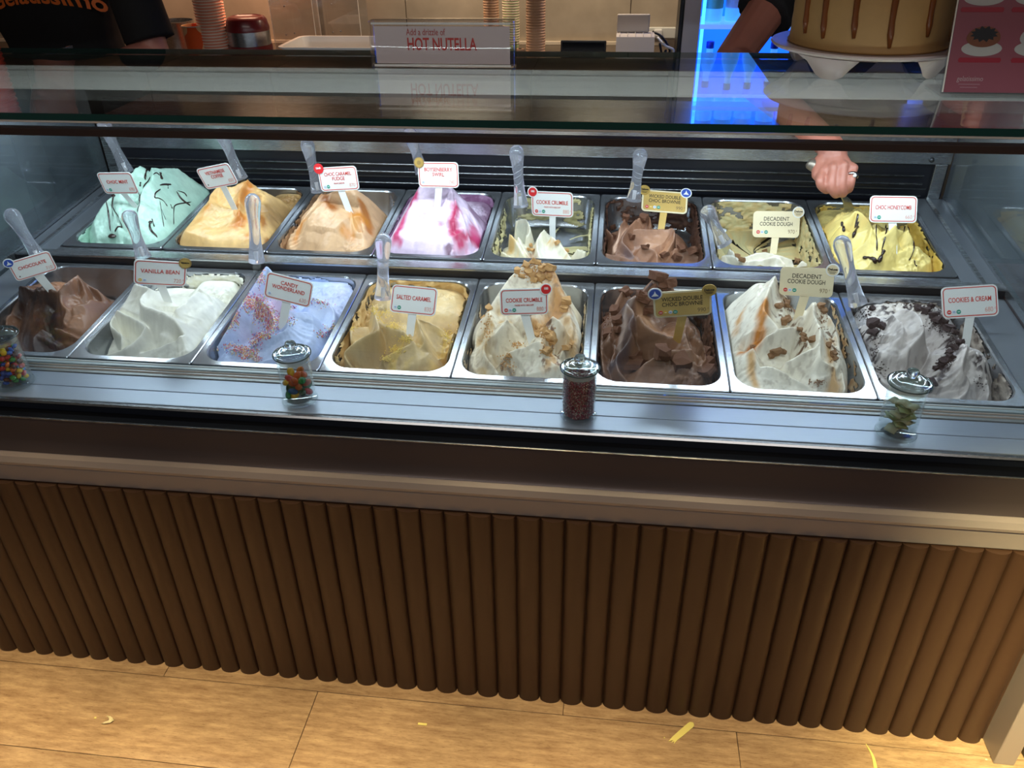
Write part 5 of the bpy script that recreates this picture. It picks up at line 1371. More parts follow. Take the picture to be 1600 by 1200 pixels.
bc = [(200, 46, 42), (232, 120, 36), (238, 200, 40), (60, 150, 60), (40, 90, 190), (96, 56, 36)]
bm_ = [mat('candy_shell', c_, 0.25, coat=0.4) for c_ in bc]
b = MB(); rs_ = random.Random(3)
for p in in_jar(j0, 1.0, 330, 0.007, 0.080, 0.0054, 5, 0.80):
    b.cur = rs_.randrange(6); b.ball(p, 0.0062, 1, (1, 1, .62), (rs_.uniform(-1, 1), rs_.uniform(-1, 1), 0))
o = b.build('button_candies', bm_, None, smooth=True)
tag(o, 'bright red, blue, green and yellow button candies heaped in the left jar', 'candy', kind='stuff')
gc = [(226, 110, 30), (232, 190, 40), (40, 150, 60), (206, 52, 44), (30, 120, 190), (232, 140, 50), (36, 90, 50)]
gn = ['orange', 'yellow', 'green', 'red', 'blue', 'amber', 'dark green']
gm = []
for c_ in gc:
    m = mat('jelly', c_, 0.18, sss=0.0); m.node_tree.nodes['Principled BSDF'].inputs['Transmission Weight'].default_value = 0.55
    gm.append(m)
gpos = sorted(in_jar(j1, 0.93, 30, 0.007, 0.058, 0.0074, 9, 0.80), key=lambda p: p[2])
gci = [([2, 1, 4, 6, 3, 2, 6][k % 7] if k < 13 else [0, 1, 5, 0, 3, 2, 0][k % 7]) for k in range(len(gpos))]
HN = ['lowest', 'second lowest', 'third lowest', 'fourth lowest', 'fifth lowest', 'sixth lowest', 'seventh lowest', 'eighth lowest', 'ninth lowest']
for k, p in enumerate(gpos):
    ci = gci[k]; q = sum(1 for c_ in gci[:k] if c_ == ci)
    o = MB().ball(p, 0.0080, 2, (1.2, .85, .75), (rs_.uniform(-1, 1), rs_.uniform(-1, 1), rs_.uniform(0, 3))).build('jelly_sweet', gm[ci], None, smooth=True)
    tag(o, '%s jelly sweet, %s of that colour in the second jar' % (gn[ci], HN[q]), 'sweet', 'jelly sweets in the second jar')
sc_ = [(134, 44, 66), (150, 116, 112), (206, 190, 184), (84, 56, 56), (176, 74, 100), (112, 100, 104)]
sm_ = [mat('strand', c_, 0.6) for c_ in sc_]
b = MB(); rs = np.random.RandomState(8)
MBc = MB().lathe([(0, 0.0072), (0.0245, 0.0072), (0.0250, 0.074), (0.015, 0.0755), (0, 0.076)], j2, 32)
b.add(MBc.v, MBc.f)
for _ in range(5200):
    a = rs.rand()*2*PI; h = 0.0075+rs.rand()*0.067; r = 0.0252
    if rs.rand() < 0.16: r = 0.025*math.sqrt(rs.rand()); h = 0.0755
    p = np.array(j2)+np.array([r*math.cos(a), r*math.sin(a), h]); d = rs.randn(3)*0.0009
    b.cur = rs.randint(6); b.tube([p-d, p+d], 0.0006, 4)
o = b.build('sprinkle_fill', sm_, None)
tag(o, 'dark red and brown sprinkles filling the third jar', 'sprinkles', kind='stuff')
M_['sour'] = mat('sour_strip', (146, 158, 108), 0.6, var=0.35, vscale=60, bump=0.4, bscale=500)
M_['sour2'] = mat('sour_strip_pale', (176, 178, 148), 0.6, var=0.2, vscale=60, bump=0.4, bscale=500)
for k in range(7):
    rs_ = random.Random(40+k); zb = 0.010+0.0070*k
    pts = []
    for q in range(15):
        u = q/14.0; a = 0.8*k+0.7; r = 0.022*(2*u-1)
        w = 0.0042*math.sin(u*7+k*1.3)
        pts.append((j3[0]+r*math.cos(a), j3[1]+r*math.sin(a), j3[2]+zb+abs(w)*0.9+0.0035*math.sin(3*u+k)))
    vs = []; nrm = np.array((-math.sin(0.8*k+0.7), math.cos(0.8*k+0.7), 0))
    for p in pts:
        wd = math.sqrt(max(0.0, 0.0258**2-((p[0]-j3[0])**2+(p[1]-j3[1])**2)))*0.8
        wd = min(wd, 0.0095)
        for sgn, dz in ((-1, 0), (1, 0), (1, .0022), (-1, .0022)):
            vs.append(tuple(np.array(p)+sgn*wd*nrm+np.array((0, 0, dz+0.0015*sgn*math.sin(k)))))
    fs = []
    for q in range(14):
        for e in range(4): fs.append((q*4+e, q*4+(e+1) % 4, q*4+4+(e+1) % 4, q*4+4+e))
    fs += [(0, 1, 2, 3), (56, 57, 58, 59)]
    o = MB().add(vs, fs).build('sour_strip', M_['sour'] if k % 2 else M_['sour2'], None, smooth=True)
    tag(o, ('green' if k % 2 else 'pale')+' folded sour strip, '+HN[k]+' in the rightmost jar', 'sweet', 'sour strips in the rightmost jar')

# ------------------------------------------------------------------ acrylic sign on the glass shelf
ZS = 1.1047
sx0, sx1, sy0, sy1 = -0.3370, -0.0610, 0.546, 0.592
sg = empty('counter_sign', ((sx0+sx1)/2, 0.57, ZS), 'clear acrylic block sign reading Add a drizzle of HOT NUTELLA on the glass top', 'sign')
M_['block'] = pane('block_acrylic', (236, 238, 242), 1.0, 1.49)
sh = float(at(690, 33, y=0.546)[2])-ZS
MB().bbox(sx0, sx1, sy0, sy1, ZS, ZS+sh, 0.004, 3).build('block', M_['block'], sg, smooth=True, sharp=40)
M_['sign_card'] = mat('sign_card', (226, 206, 200), 0.6)
zb, zt = ZS+0.006, ZS+sh-0.010
MB().box(sx0+0.010, sx1-0.008, sy0+0.006, sy0+0.0075, zb, zt).build('card', M_['sign_card'], sg)
ctr = at(690, 70, y=sy0+0.006)
text_obj('lettering', 'HOT NUTELLA', M_['red_ink'], sg, (ctr[0], sy0+0.0055, ctr[2]), (1, 0, 0), (0, 0, 1), 0.0305, 0.655, bold=0.0005)
c2 = at(663, 50.5, y=sy0+0.006)
text_obj('small_lettering', 'Add a drizzle of', mat('soft_red_ink', (196, 92, 84), 0.5), sg, (c2[0]+0.002, sy0+0.0055, c2[2]), (1, 0, 0), (0, 0, 1), 0.0165, 0.70, lift=0.0003)
M_['edge_glint'] = mat('edge_glint_paint', (250, 244, 232), 0.15, spec=0.8)  # pale colour that paints in the edge highlights of clear acrylic
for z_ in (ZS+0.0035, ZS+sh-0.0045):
    MB().box(sx0+0.006, sx1-0.006, sy0+0.0012, sy0+0.0024, z_-0.0018, z_+0.0018).build('glint_line', M_['edge_glint'], sg)

# ------------------------------------------------------------------ caramel drip cake on a white stand
ccx, ccy = 0.575, 0.572
st = empty('cake_stand', (ccx, ccy, ZS), 'white footed cake stand on the right of the glass top', 'cake stand')
M_['stand'] = mat('white_melamine', (224, 208, 204), 0.35)
zp = ZS+0.036
b = MB(); n = 64; prof = [(0.0, 0.0), (0.13, 0.0), (0.160, 0.004), (0.166, 0.009), (0.164, 0.0115), (0.150, 0.009), (0.0, 0.0085)]
b.lathe(prof, (ccx, ccy, zp), n).build('plate', M_['stand'], st, smooth=True, sharp=60)
for k in range(4):
    a = math.radians(45+90*k+6)
    dx, dy = math.cos(a), math.sin(a)
    b = MB(); vs = []; m_ = 13
    for j in range(m_):
        u = j/(m_-1.0); ang = a+(u-0.5)*1.15
        drop = 0.036*math.exp(-((u-0.5)/0.26)**4)
        for r, dz in ((0.150, 0.001), (0.128, -drop), (0.122, -drop), (0.128, 0.001)):
            rr = r-0.012*0 
            vs.append((ccx+rr*math.cos(ang), ccy+rr*math.sin(ang), zp+dz))
    fs = []
    for j in range(m_-1):
        for e in range(4): fs.append((j*4+e, j*4+(e+1) % 4, (j+1)*4+(e+1) % 4, (j+1)*4+e))
    fs += [(0, 1, 2, 3), tuple((m_-1)*4+e for e in range(4))]
    b.add(vs, fs).build('foot', M_['stand'], st, smooth=True, sharp=60)
ck = empty('drip_cake', (ccx, ccy, zp+0.0095), 'tall caramel cream cake with brown drips down its side', 'cake')
M_['icing'] = mat('caramel_icing', (184, 146, 92), 0.6, var=0.08, vscale=40, bump=0.25, bscale=90)
M_['drip'] = mat('caramel_drip', (120, 66, 28), 0.3)
CR_ = 0.134; zc = zp+0.0097; CHh = 0.175
b = MB(); rs_ = random.Random(2)
pf = [(0.0, 0.0), (CR_+0.001, 0.0), (CR_+0.003, 0.003), (CR_, 0.007)]+[(CR_-0.0006*(k % 2), 0.012+0.012*k) for k in range(13)]+[(CR_-0.004, CHh-0.004), (CR_-0.012, CHh), (0, CHh)]
b.lathe(pf, (ccx, ccy, zc), 72).build('icing', M_['icing'], ck, smooth=True, sharp=60)
MB().lathe([(0, CHh+0.0003), (CR_-0.006, CHh+0.0003), (CR_+0.0015, CHh-0.003), (CR_+0.001, CHh-0.010), (CR_-0.004, CHh-0.010), (CR_-0.006, CHh-0.001)], (ccx, ccy, zc), 72).build('glaze', M_['drip'], ck, smooth=True, sharp=60)
fr_ = at(1368, 60, y=ccy-CR_)
for px, py in ((1259, 52), (1287, 60), (1335, 60), (1388, 84), (1449, 57), (1482, 66)):
    # meet the cake's cylinder
    d = ray(px, py); o_ = CAM-np.array((ccx, ccy, 0)); A_ = d[0]**2+d[1]**2; B_ = o_[0]*d[0]+o_[1]*d[1]; C_ = o_[0]**2+o_[1]**2-CR_**2
    disc_ = B_*B_-A_*C_
    if disc_ < 0: ang = math.atan2(-B_*d[1]/A_+o_[1], -B_*d[0]/A_+o_[0]); zz = 1.20
    else:
        t_ = (-B_-math.sqrt(disc_))/A_; p = CAM+t_*d; ang = math.atan2(p[1]-ccy, p[0]-ccx); zz = p[2]
    zz = max(zz, zc+0.012)
    pts = []; rr = []
    for k in range(9):
        u = k/8.0; z_ = zc+CHh-0.004-(zc+CHh-0.004-zz)*u
        pts.append((ccx+(CR_+0.0012)*math.cos(ang-0.05*math.sin(3*u)), ccy+(CR_+0.0012)*math.sin(ang-0.05*math.sin(3*u)), z_)); rr.append(0.0075-0.0038*u+(0.0012 if k == 7 else 0)-(0.001 if k == 8 else 0))
    MB().tube(pts, rr, 10).build('drip', M_['drip'], ck, smooth=True)
for k in range(70):
    pass
b = MB()
for k in range(60):
    a = 2*PI*k/60; b.ball((ccx+(CR_-0.001)*math.cos(a), ccy+(CR_-0.001)*math.sin(a), zc+CHh*0.985-0.004), random.uniform(.004, .007), 1)
for k in range(10): pass
for k in range(8):
    a = 2*PI*k/8; MB().lathe([(0, 0), (0.021, 0), (0.023, 0.008), (0.017, 0.018), (0.008, 0.027), (0, 0.031)], (ccx+0.092*math.cos(a), ccy+0.092*math.sin(a), zc+CHh+0.0005), 16).build('cream_rosette', M_['icing'], ck, smooth=True)

# ------------------------------------------------------------------ pink menu in an acrylic holder
mn = empty('menu_holder', (0.74, 0.39, ZS), 'pink cake menu in a clear acrylic holder at the right edge of the glass top', 'menu')
M_['pink'] = mat('pink_card', (176, 92, 104), 0.45)
M_['pink_red'] = mat('menu_red', (190, 34, 58), 0.45)
lean = math.radians(14)
muy = np.array((0, math.sin(lean), math.cos(lean))); mux = np.array((1.0, 0, 0)); mnn = np.cross(mux, muy)
mo = at(1472, 146, z=ZS+0.004)
W_, H_ = 0.20, 0.235
mc = np.array((mo[0]+W_/2, mo[1], ZS+0.004))
def mp(a, b_, d=0.0): return mc+a*mux+(b_)*muy+d*mnn
MB().plate([(-W_/2+.002, 0.002), (W_/2-.002, 0.002), (W_/2-.002, H_-.002), (-W_/2+.002, H_-.002)], mc, mux, muy, -0.0012, -0.0004).build('menu_card', M_['pink'], mn)
MB().plate([(-W_/2-.002, 0), (W_/2+.002, 0), (W_/2+.002, H_), (-W_/2-.002, H_)], mc, mux, muy, 0.0022, 0.0040).build('front_sheet', M_['thin_clear'], mn)
MB().plate([(-W_/2-.002, 0), (W_/2+.002, 0), (W_/2+.002, H_), (-W_/2-.002, H_)], mc, mux, muy, -0.0045, -0.0026).build('rear_sheet', M_['thin_clear'], mn)
MB().bbox(mc[0]-W_/2-.004, mc[0]+W_/2+.004, mc[1]-0.012, mc[1]+0.075, ZS+0.0002, ZS+0.003, 0.001).build('holder_foot', M_['thin_clear'], mn)
MB().tube([mp(-W_/2-.001, 0.002, .003), mp(-W_/2-.001, H_, .003)], 0.0012, 6).build('edge_glint', M_['edge_glint'], mn)  # painted glint along the holder's left edge
cakes = [(-0.062, 0.150, (232, 226, 214), (120, 60, 60), (66, 96, 60)), (0.012, 0.150, (96, 50, 44), (170, 110, 60), (60, 30, 28)), (0.082, 0.150, (216, 222, 200), (120, 140, 90), (200, 90, 90)),
         (-0.053, 0.078, (150, 84, 50), (28, 24, 30), (40, 34, 40)), (0.025, 0.078, (220, 214, 206), (30, 28, 34), (24, 22, 28)), (0.088, 0.078, (226, 214, 196), (150, 96, 60), (120, 70, 50))]
for k, (a, q, c1, c2, c3) in enumerate(cakes):
    P_ = lambda o: [(a+x, q+y) for x, y in o]
    MB().plate([(a+0.030*math.cos(t*PI/12), q-0.012+0.011*math.sin(t*PI/12)) for t in range(24)], mc, mux, muy, -0.0003, 0.0001).build('printed_plate', mat('print_white', (226, 220, 210), 0.5), mn)
    MB().plate([(a+0.025*math.cos(t*PI/12), q+0.003+(0.017 if t < 12 else 0.013)*math.sin(t*PI/12)) for t in range(24)], mc, mux, muy, 0.0002, 0.0004).build('printed_cake', mat('print_cake', c1, 0.5), mn)
    MB().plate([(a+(0.021 if t % 2 else 0.016)*math.cos(t*PI/12), q+0.009+(0.012 if t % 2 else .008)*math.sin(t*PI/12)) for t in range(24)], mc, mux, muy, 0.0005, 0.0006).build('printed_topping', mat('print_top', c2, 0.5), mn)
    MB().plate([(a-0.030, q-0.0320), (a+0.030, q-0.0320), (a+0.032, q-0.0285), (a+0.030, q-0.0250), (a-0.030, q-0.0250), (a-0.032, q-0.0285)], mc, mux, muy, -0.0003, 0.0001).build('printed_ribbon', M_['pink_red'], mn)
MB().plate(disc(0.026, 28, 0.060, 0.022), mc, mux, muy, -0.0003, 0.0001).build('printed_disc', mat('print_cream', (226, 200, 190), 0.5), mn)
text_obj('printed_name', 'gelatissimo', mat('print_pale', (232, 190, 190), 0.5), mn, mp(-0.062, 0.022, 0.0004), mux, muy, 0.0105, 0.85)
for q, wd in ((0.0135, 0.032), (0.009, 0.026)):
    MB().plate([(-0.062-wd/2, q), (-0.062+wd/2, q), (-0.062+wd/2, q+.0011), (-0.062-wd/2, q+.0011)], mc, mux, muy, -0.0003, 0.0001).build('printed_line', mat('print_pale', (206, 150, 156), 0.5), mn)

# ------------------------------------------------------------------ litter on the floor
M_['litter'] = mat('paper_litter', (232, 222, 176), 0.6)
M_['lemon'] = mat('yellow_plastic', (236, 226, 130), 0.5)
p = at(165, 1127, z=0)
vs = []; rs_ = random.Random(1)
b = MB()
for k in range(6):
    for j in range(4):
        vs.append((p[0]+0.012*math.sin(k*0.62)+(j-1.5)*0.0032, p[1]-0.007+0.0034*k, 0.0012+0.0035*abs(math.sin(k*1.9+j*1.3))))
fs = [(k*4+j, k*4+j+1, k*4+j+5, k*4+j+4) for k in range(5) for j in range(3)]
o = b.add(vs, fs).build('paper_scrap', M_['litter'], None, smooth=False)
md = o.modifiers.new('s', 'SOLIDIFY'); md.thickness = 0.0008
tag(o, 'small crumpled cream paper scrap on the floor at left', 'litter')
p = at(149, 1122, z=0); o = MB().ball((p[0], p[1], 0.0008), 0.0024, 1, (1.3, 1, .5)).build('crumb', M_['lemon']); tag(o, 'tiny yellow crumb just left of the crumpled paper scrap', 'litter')
p = at(660, 1132, z=0); o = MB().bbox(p[0]-0.009, p[0]+0.009, p[1]-0.0025, p[1]+0.0025, 0.0002, 0.002, 0.0007).build('plastic_sliver', M_['lemon']); tag(o, 'short bright yellow sliver on the floor near the middle', 'litter')
a = at(1083, 1130, z=0); q = at(1048, 1160, z=0); d = (q-a); L_ = np.linalg.norm(d); d /= L_; nn_ = np.array((-d[1], d[0], 0))
out = [(0, 0.001), (0.003, 0.005), (0.008, 0.0062), (L_*0.6, 0.0060), (L_*0.80, 0.0055), (L_*0.98, 0.0062), (L_*0.90, 0.0030), (L_*1.0, 0.0012), (L_*0.90, 0.0), (L_*1.05, -0.0035), (L_*0.85, -0.0055), (L_*0.6, -0.0060), (0.008, -0.0062), (0.003, -0.005), (0, -0.001)]
o = MB().plate(out, (a[0], a[1], 0.0003), d, nn_, 0.0, 0.0014).build('broken_spoon', M_['lemon']); tag(o, 'snapped flat cream tasting spoon lying against the case foot', 'litter')
p = at(1038, 1153, z=0); o = MB().ball((p[0], p[1], 0.0008), 0.0016, 1, (1, 1, .5)).build('crumb', M_['lemon']); tag(o, 'tiny pale crumb beside the snapped tasting spoon', 'litter')
a = at(1353, 1163, z=0); q = at(1369, 1206, z=0)
pts = smooth_path([tuple(a[:2])+(0,), ((a[0]+q[0])/2+0.004, (a[1]+q[1])/2+0.003, 0), tuple(q[:2])+(0,)], 12)
vs = []
for k, pt in enumerate(pts):
    w = 0.0035*math.sin(PI*(0.08+0.92*min(1, k/11.0*1.0))*0.55+0.05)
    vs += [(pt[0]-w, pt[1], 0.0003), (pt[0]+w, pt[1], 0.0003), (pt[0]+w*0.8, pt[1], 0.0015), (pt[0]-w*0.8, pt[1], 0.0015)]
fs = [(k*4+e, k*4+(e+1) % 4, k*4+4+(e+1) % 4, k*4+4+e) for k in range(11) for e in range(4)]+[(0, 1, 2, 3), (44, 45, 46, 47)]
o = MB().add(vs, fs).build('yellow_peel', M_['lemon'], None, smooth=True); tag(o, 'curved yellow strip on the floor at lower right', 'litter')
p = at(1541, 1187, z=0); o = MB().ball((p[0], p[1], 0.0007), 0.0018, 1, (1.3, 1, .5)).build('crumb', M_['litter']); tag(o, 'tiny white crumb at the foot of the end panel', 'litter')
# neighbouring cabinet at the right end
nb = empty('side_cabinet', (1.15, 0.2, 0), 'dark cabinet with a rust red front right of the display case', 'cabinet')
MB().bbox(0.9535, 0.975, -0.05, 0.9, 0.0, 0.60, 0.002).build('black_edge', M_['black'], nb)
MB().bbox(0.9755, 1.5, -0.02, 0.9, 0.0, 0.60, 0.002).build('front', mat('rust_panel', (150, 60, 34), 0.4, var=0.3, vscale=8), nb)

# ------------------------------------------------------------------ back counter and what stands on it
CZ = 0.85
bc_ = empty('back_counter', (-0.9, 2.1, 0), 'dark worktop counter along the concrete wall behind the servers', 'counter')
M_['worktop'] = mat('dark_worktop', (86, 74, 62), 0.4, var=0.1, vscale=20)
M_['cabinet'] = mat('counter_front', (120, 110, 100), 0.5, var=0.05)
MB().bbox(-3.2, 0.325, 1.78, 2.398, CZ-0.035, CZ, 0.003).build('worktop', M_['worktop'], bc_)
MB().box(-3.2, 0.325, 1.86, 2.398, 0.0, CZ-0.036).build('carcass', M_['cabinet'], bc_)
for k in range(7):
    x0 = -3.18+0.5*k
    MB().bbox(x0, x0+0.494, 1.842, 1.859, 0.1, CZ-0.045, 0.002).build('door', M_['cabinet'], bc_)
MB().bbox(-3.2, 0.325, 2.385, 2.399, CZ+0.0003, CZ+0.013, 0.001).build('upstand', mat('cream_upstand', (222, 206, 182), 0.5), bc_)
cup_ = empty('added_cupboard', (-0.9, 2.2, 1.405), 'dark wall cupboards over the back counter', 'cupboard')  # added unseen, so the glass shelf reflects something dark
M_['cupb'] = mat('added_cupboard_dark', (58, 50, 46), 0.5)
for k in range(7):
    x0 = -3.18+0.5*k
    MB().bbox(x0, x0+0.498, 2.065, 2.399, 1.405, 2.1, 0.002).build('carcass', M_['cupb'], cup_)
    MB().bbox(x0+0.002, x0+0.496, 2.045, 2.064, 1.402, 2.098, 0.002).build('door', M_['cupb'], cup_)


def obj_at(px, y): return float(at(px, 78, y=y)[0])


def width(px0, px1, y): return obj_at(px1, y)-obj_at(px0, y)


# steel jugs
def jug(cx, cy, r, h, desc):
    t = empty('steel_jug', (cx, cy, CZ), desc, 'jug')
    MB().lathe([(0, 0.0), (r*0.94, 0.0), (r*0.97, 0.004), (r, 0.02), (r, h-0.004), (r+0.003, h), (r-0.002, h), (r-0.003, 0.006), (0, 0.006)], (cx, cy, CZ+0.0003), 36).build('body', M_['steel'], t, smooth=True, sharp=50)
    pts = [(cx-r, cy, CZ+h*0.85), (cx-r-0.03, cy, CZ+h*0.8), (cx-r-0.034, cy, CZ+h*0.5), (cx-r-0.02, cy, CZ+h*0.25), (cx-r, cy, CZ+h*0.25)]
    MB().tube(smooth_path(pts, 18), 0.0045, 8).build('handle', M_['steel'], t, smooth=True)


yj = 2.08
jug(obj_at(282, yj), yj, width(257, 310, yj)/2, float(at(282, 32, y=yj)[2])-CZ, 'large open steel jug behind the server at left')
jug(obj_at(252, 2.2), 2.2, width(240, 264, 2.2)/2, float(at(252, 30, y=2.2)[2])-CZ, 'smaller steel jug half hidden by the black sleeve')
# orange patterned tub
M_['orange_tub'] = mat('orange_print', (224, 100, 44), 0.45)
def orange_mat():
    m = M_['orange_tub']; nt = m.node_tree; b = nt.nodes['Principled BSDF']
    tc = nt.nodes.new('ShaderNodeTexCoord'); nz = nt.nodes.new('ShaderNodeTexNoise'); nz.inputs['Scale'].default_value = 16; nz.inputs['Detail'].default_value = 0
    nt.links.new(tc.outputs['Object'], nz.inputs['Vector'])
    r = nt.nodes.new('ShaderNodeValToRGB'); r.color_ramp.interpolation = 'CONSTANT'
    r.color_ramp.elements[0].color = hexc(232, 92, 40); r.color_ramp.elements[1].position = 0.5; r.color_ramp.elements[1].color = hexc(236, 190, 140)
    nt.links.new(nz.outputs['Fac'], r.inputs[0]); nt.links.new(r.outputs[0], b.inputs['Base Color'])
orange_mat()
yo = 1.93
x_ = obj_at(311, yo); r_ = width(294, 328, yo)/2; h_ = float(at(308, 39, y=yo)[2])-CZ
t = empty('paper_tub', (x_, yo, CZ), 'orange and cream patterned paper tub in front of the steel jug', 'tub')
MB().lathe([(0, 0), (r_*0.92, 0), (r_, h_-0.005), (r_+0.002, h_-0.003), (r_+0.002, h_), (r_-0.002, h_), (r_*0.9, 0.006), (0, 0.006)], (x_, yo, CZ+0.0003), 32).build('cup', M_['orange_tub'], t, smooth=True, sharp=50)
MB().lathe([(r_+0.0022, h_-0.003), (r_+0.0035, h_-0.0015), (r_+0.0022, h_)], (x_, yo, CZ+0.0003), 32, close=False).build('rolled_rim', M_['cream_seal'], t, smooth=True)


# stacks of paper cups: each cup is a thing
M_['cup_pink'] = mat('pink_cup', (226, 140, 112), 0.5)
M_['cup_white'] = mat('cup_rim', (240, 214, 196), 0.5)
M_['cup_tan'] = mat('kraft_cup', (206, 158, 120), 0.55)
M_['cup_green'] = mat('green_cup', (150, 160, 110), 0.55)


def cup_stack(px0, px1, y, n, pitch, m, desc, grp):
    cx = obj_at((px0+px1)/2, y); r = width(px0, px1, y)/2
    b = MB()
    b.lathe([(0, 0.0005), (r*0.78, 0), (r*0.97, pitch*3.6), (r*0.95, pitch*3.6), (r*0.75, 0.003), (0, 0.003)], (0, 0, 0), 28)
    me_b = b.mesh('cup_body'); me_b.materials.append(m); me_b.polygons.foreach_set('use_smooth', [True]*len(me_b.polygons))
    b = MB(); b.lathe([(r*0.95, pitch*3.6), (r*0.985, pitch*3.55), (r, pitch*3.78), (r*0.985, pitch*4.0), (r*0.95, pitch*3.95)], (0, 0, 0), 28, close=False)
    me_r = b.mesh('cup_rim'); me_r.materials.append(M_['cup_white'] if m is not M_['cup_tan'] else m); me_r.polygons.foreach_set('use_smooth', [True]*len(me_r.polygons))
    kv = int(math.ceil((float(at((px0+px1)/2, 80, y=y)[2])-CZ-pitch*3.9)/pitch))     # first cup whose rim shows over the shelf
    for k in range(n):
        if k < kv: lb = '%s, low down and out of view' % desc; g_ = grp+', hidden part'
        else: lb = '%s, %s rim up in view' % (desc, ORD[k-kv]); g_ = grp
        t = empty('paper_cup', (cx+random.uniform(-.0006, .0006), y, CZ+0.0003+pitch*k), lb, 'cup', g_)
        for nm, me in (('cup', me_b), ('rim', me_r)):
            o = bpy.data.objects.new(nm, me); COL.objects.link(o); o.parent = t


_t = ['first', 'second', 'third', 'fourth', 'fifth', 'sixth', 'seventh', 'eighth', 'ninth', 'tenth', 'eleventh', 'twelfth', 'thirteenth', 'fourteenth', 'fifteenth', 'sixteenth', 'seventeenth', 'eighteenth', 'nineteenth']
ORD = _t+['twentieth']+['twenty-'+q for q in _t[:9]]+['thirtieth']+['thirty-'+q for q in _t[:9]]
cup_stack(317, 358, 1.95, 21, 0.0098, M_['cup_pink'], 'pink cup in the striped stack', 'pink paper cups in the tall left stack')
cup_stack(346, 362, 2.12, 17, 0.0098, M_['cup_pink'], 'pink cup in the narrow half hidden stack', 'pink paper cups in the narrow stack')
cup_stack(822, 852, 2.0, 24, 0.0088, M_['cup_tan'], 'tan cup in stack right of the sign', 'tan paper cups in the right stack')
cup_stack(757, 781, 2.15, 25, 0.0088, M_['cup_tan'], 'tan cup in the stack behind the sign', 'tan paper cups behind the sign')
cup_stack(786, 812, 2.22, 25, 0.0088, M_['cup_green'], 'green cup in the stack behind the sign', 'green paper cups behind the sign')

# red food flask
yf = 1.98; x_ = obj_at(393, yf); r_ = width(361, 425, yf)/2
t = empty('food_flask', (x_, yf, CZ), 'red food flask with a steel band beside the striped cups', 'flask')
M_['flask_red'] = mat('flask_red', (104, 22, 26), 0.35, coat=0.3)
zz = lambda py: float(at(393, py, y=yf)[2])-CZ
zb0, zb1, zt_ = zz(69), zz(47), zz(25)
MB().lathe([(0, 0), (r_*0.96, 0), (r_, 0.01), (r_, zb0), (0, zb0)], (x_, yf, CZ+0.0003), 40).build('base', M_['flask_red'], t, smooth=True, sharp=50)
MB().lathe([(0, zb0+0.0004), (r_*0.965, zb0+0.0004), (r_*0.965, zb1-0.0004), (0, zb1-0.0004)], (x_, yf, CZ+0.0003), 40).build('steel_band', M_['steel'], t, smooth=True, sharp=50)
MB().lathe([(0, zb1), (r_*0.97, zb1), (r_*0.98, zb1+0.008), (r_*0.90, zt_-0.012), (r_*0.80, zt_-0.002), (r_*0.70, zt_), (r_*0.66, zt_-0.004), (0, zt_-0.006)], (x_, yf, CZ+0.0003), 40).build('lid', M_['flask_red'], t, smooth=True, sharp=60)

# clear acrylic dispenser and the white tub
def open_box(name, x0, x1, y0, y1, z0, z1, w, m, parent):
    for nm, a in (('side', (x0, x0+w, y0, y1, z0, z1)), ('side', (x1-w, x1, y0, y1, z0, z1)), ('front', (x0+w, x1-w, y0, y0+w, z0, z1)), ('back', (x0+w, x1-w, y1-w, y1, z0, z1)), ('floor_sheet', (x0+w, x1-w, y0+w, y1-w, z0, z0+w))):
        MB().box(*a).build(nm, m, parent)


for (p0, p1, yy, hh, desc) in ((440, 505, 2.2, 0.34, 'tall clear acrylic dispenser box left of the white tub'), (512, 574, 2.26, 0.34, 'second clear acrylic box standing behind the white tub')):
    x0, x1 = obj_at(p0, yy), obj_at(p1, yy)
    t = empty('acrylic_box', ((x0+x1)/2, yy, CZ), desc, 'box')
    open_box('acrylic', x0, x1, yy-0.055, yy+0.055, CZ+0.0003, CZ+hh, 0.003, M_['thin_clear'], t)
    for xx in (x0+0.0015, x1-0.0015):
        MB().tube([(xx, yy-0.0565, CZ+0.002), (xx, yy-0.0565, CZ+hh)], 0.0013, 6).build('glint_line', M_['edge_glint'], t)  # painted glints down the front corners
    for k, (a, q) in enumerate(((.3, .07), (.5, .075), (.35, .17))):
        MB().ball((x0+(x1-x0)*a, yy-0.0565, CZ+q), 0.0035, 1, (1, .5, 1)).build('fixing_screw', M_['steel'], t, smooth=True)
yt = 1.93; x0, x1 = obj_at(456, yt), obj_at(600, yt)
t = empty('white_tub', ((x0+x1)/2, yt, CZ), 'shallow white plastic tub left of the acrylic sign', 'tub')
th = float(at(520, 57, y=yt+0.11)[2])-CZ
loops = [(1.0, th), (1.03, th), (1.03, th-0.006), (0.90, 0.0), (0.0, 0.0)]
b = MB(); vs = []; n_ = None
for (k_, h) in ((0.86, 0.0), (1.0, th-0.004), (1.05, th-0.004), (1.05, th), (0.97, th), (0.84, 0.006)):
    o_ = rrect((x1-x0)*k_, 0.24*k_, 0.03*k_); n_ = len(o_); vs += [((x0+x1)/2+a, yt+q, CZ+0.0003+h) for a, q in o_]
b.add(vs, [(k*n_+j, k*n_+(j+1) % n_, (k+1)*n_+(j+1) % n_, (k+1)*n_+j) for k in range(5) for j in range(n_)]+[tuple(range(n_))[::-1], tuple(5*n_+j for j in range(n_))])
b.build('tub', M_['white'], t, smooth=True, sharp=40)
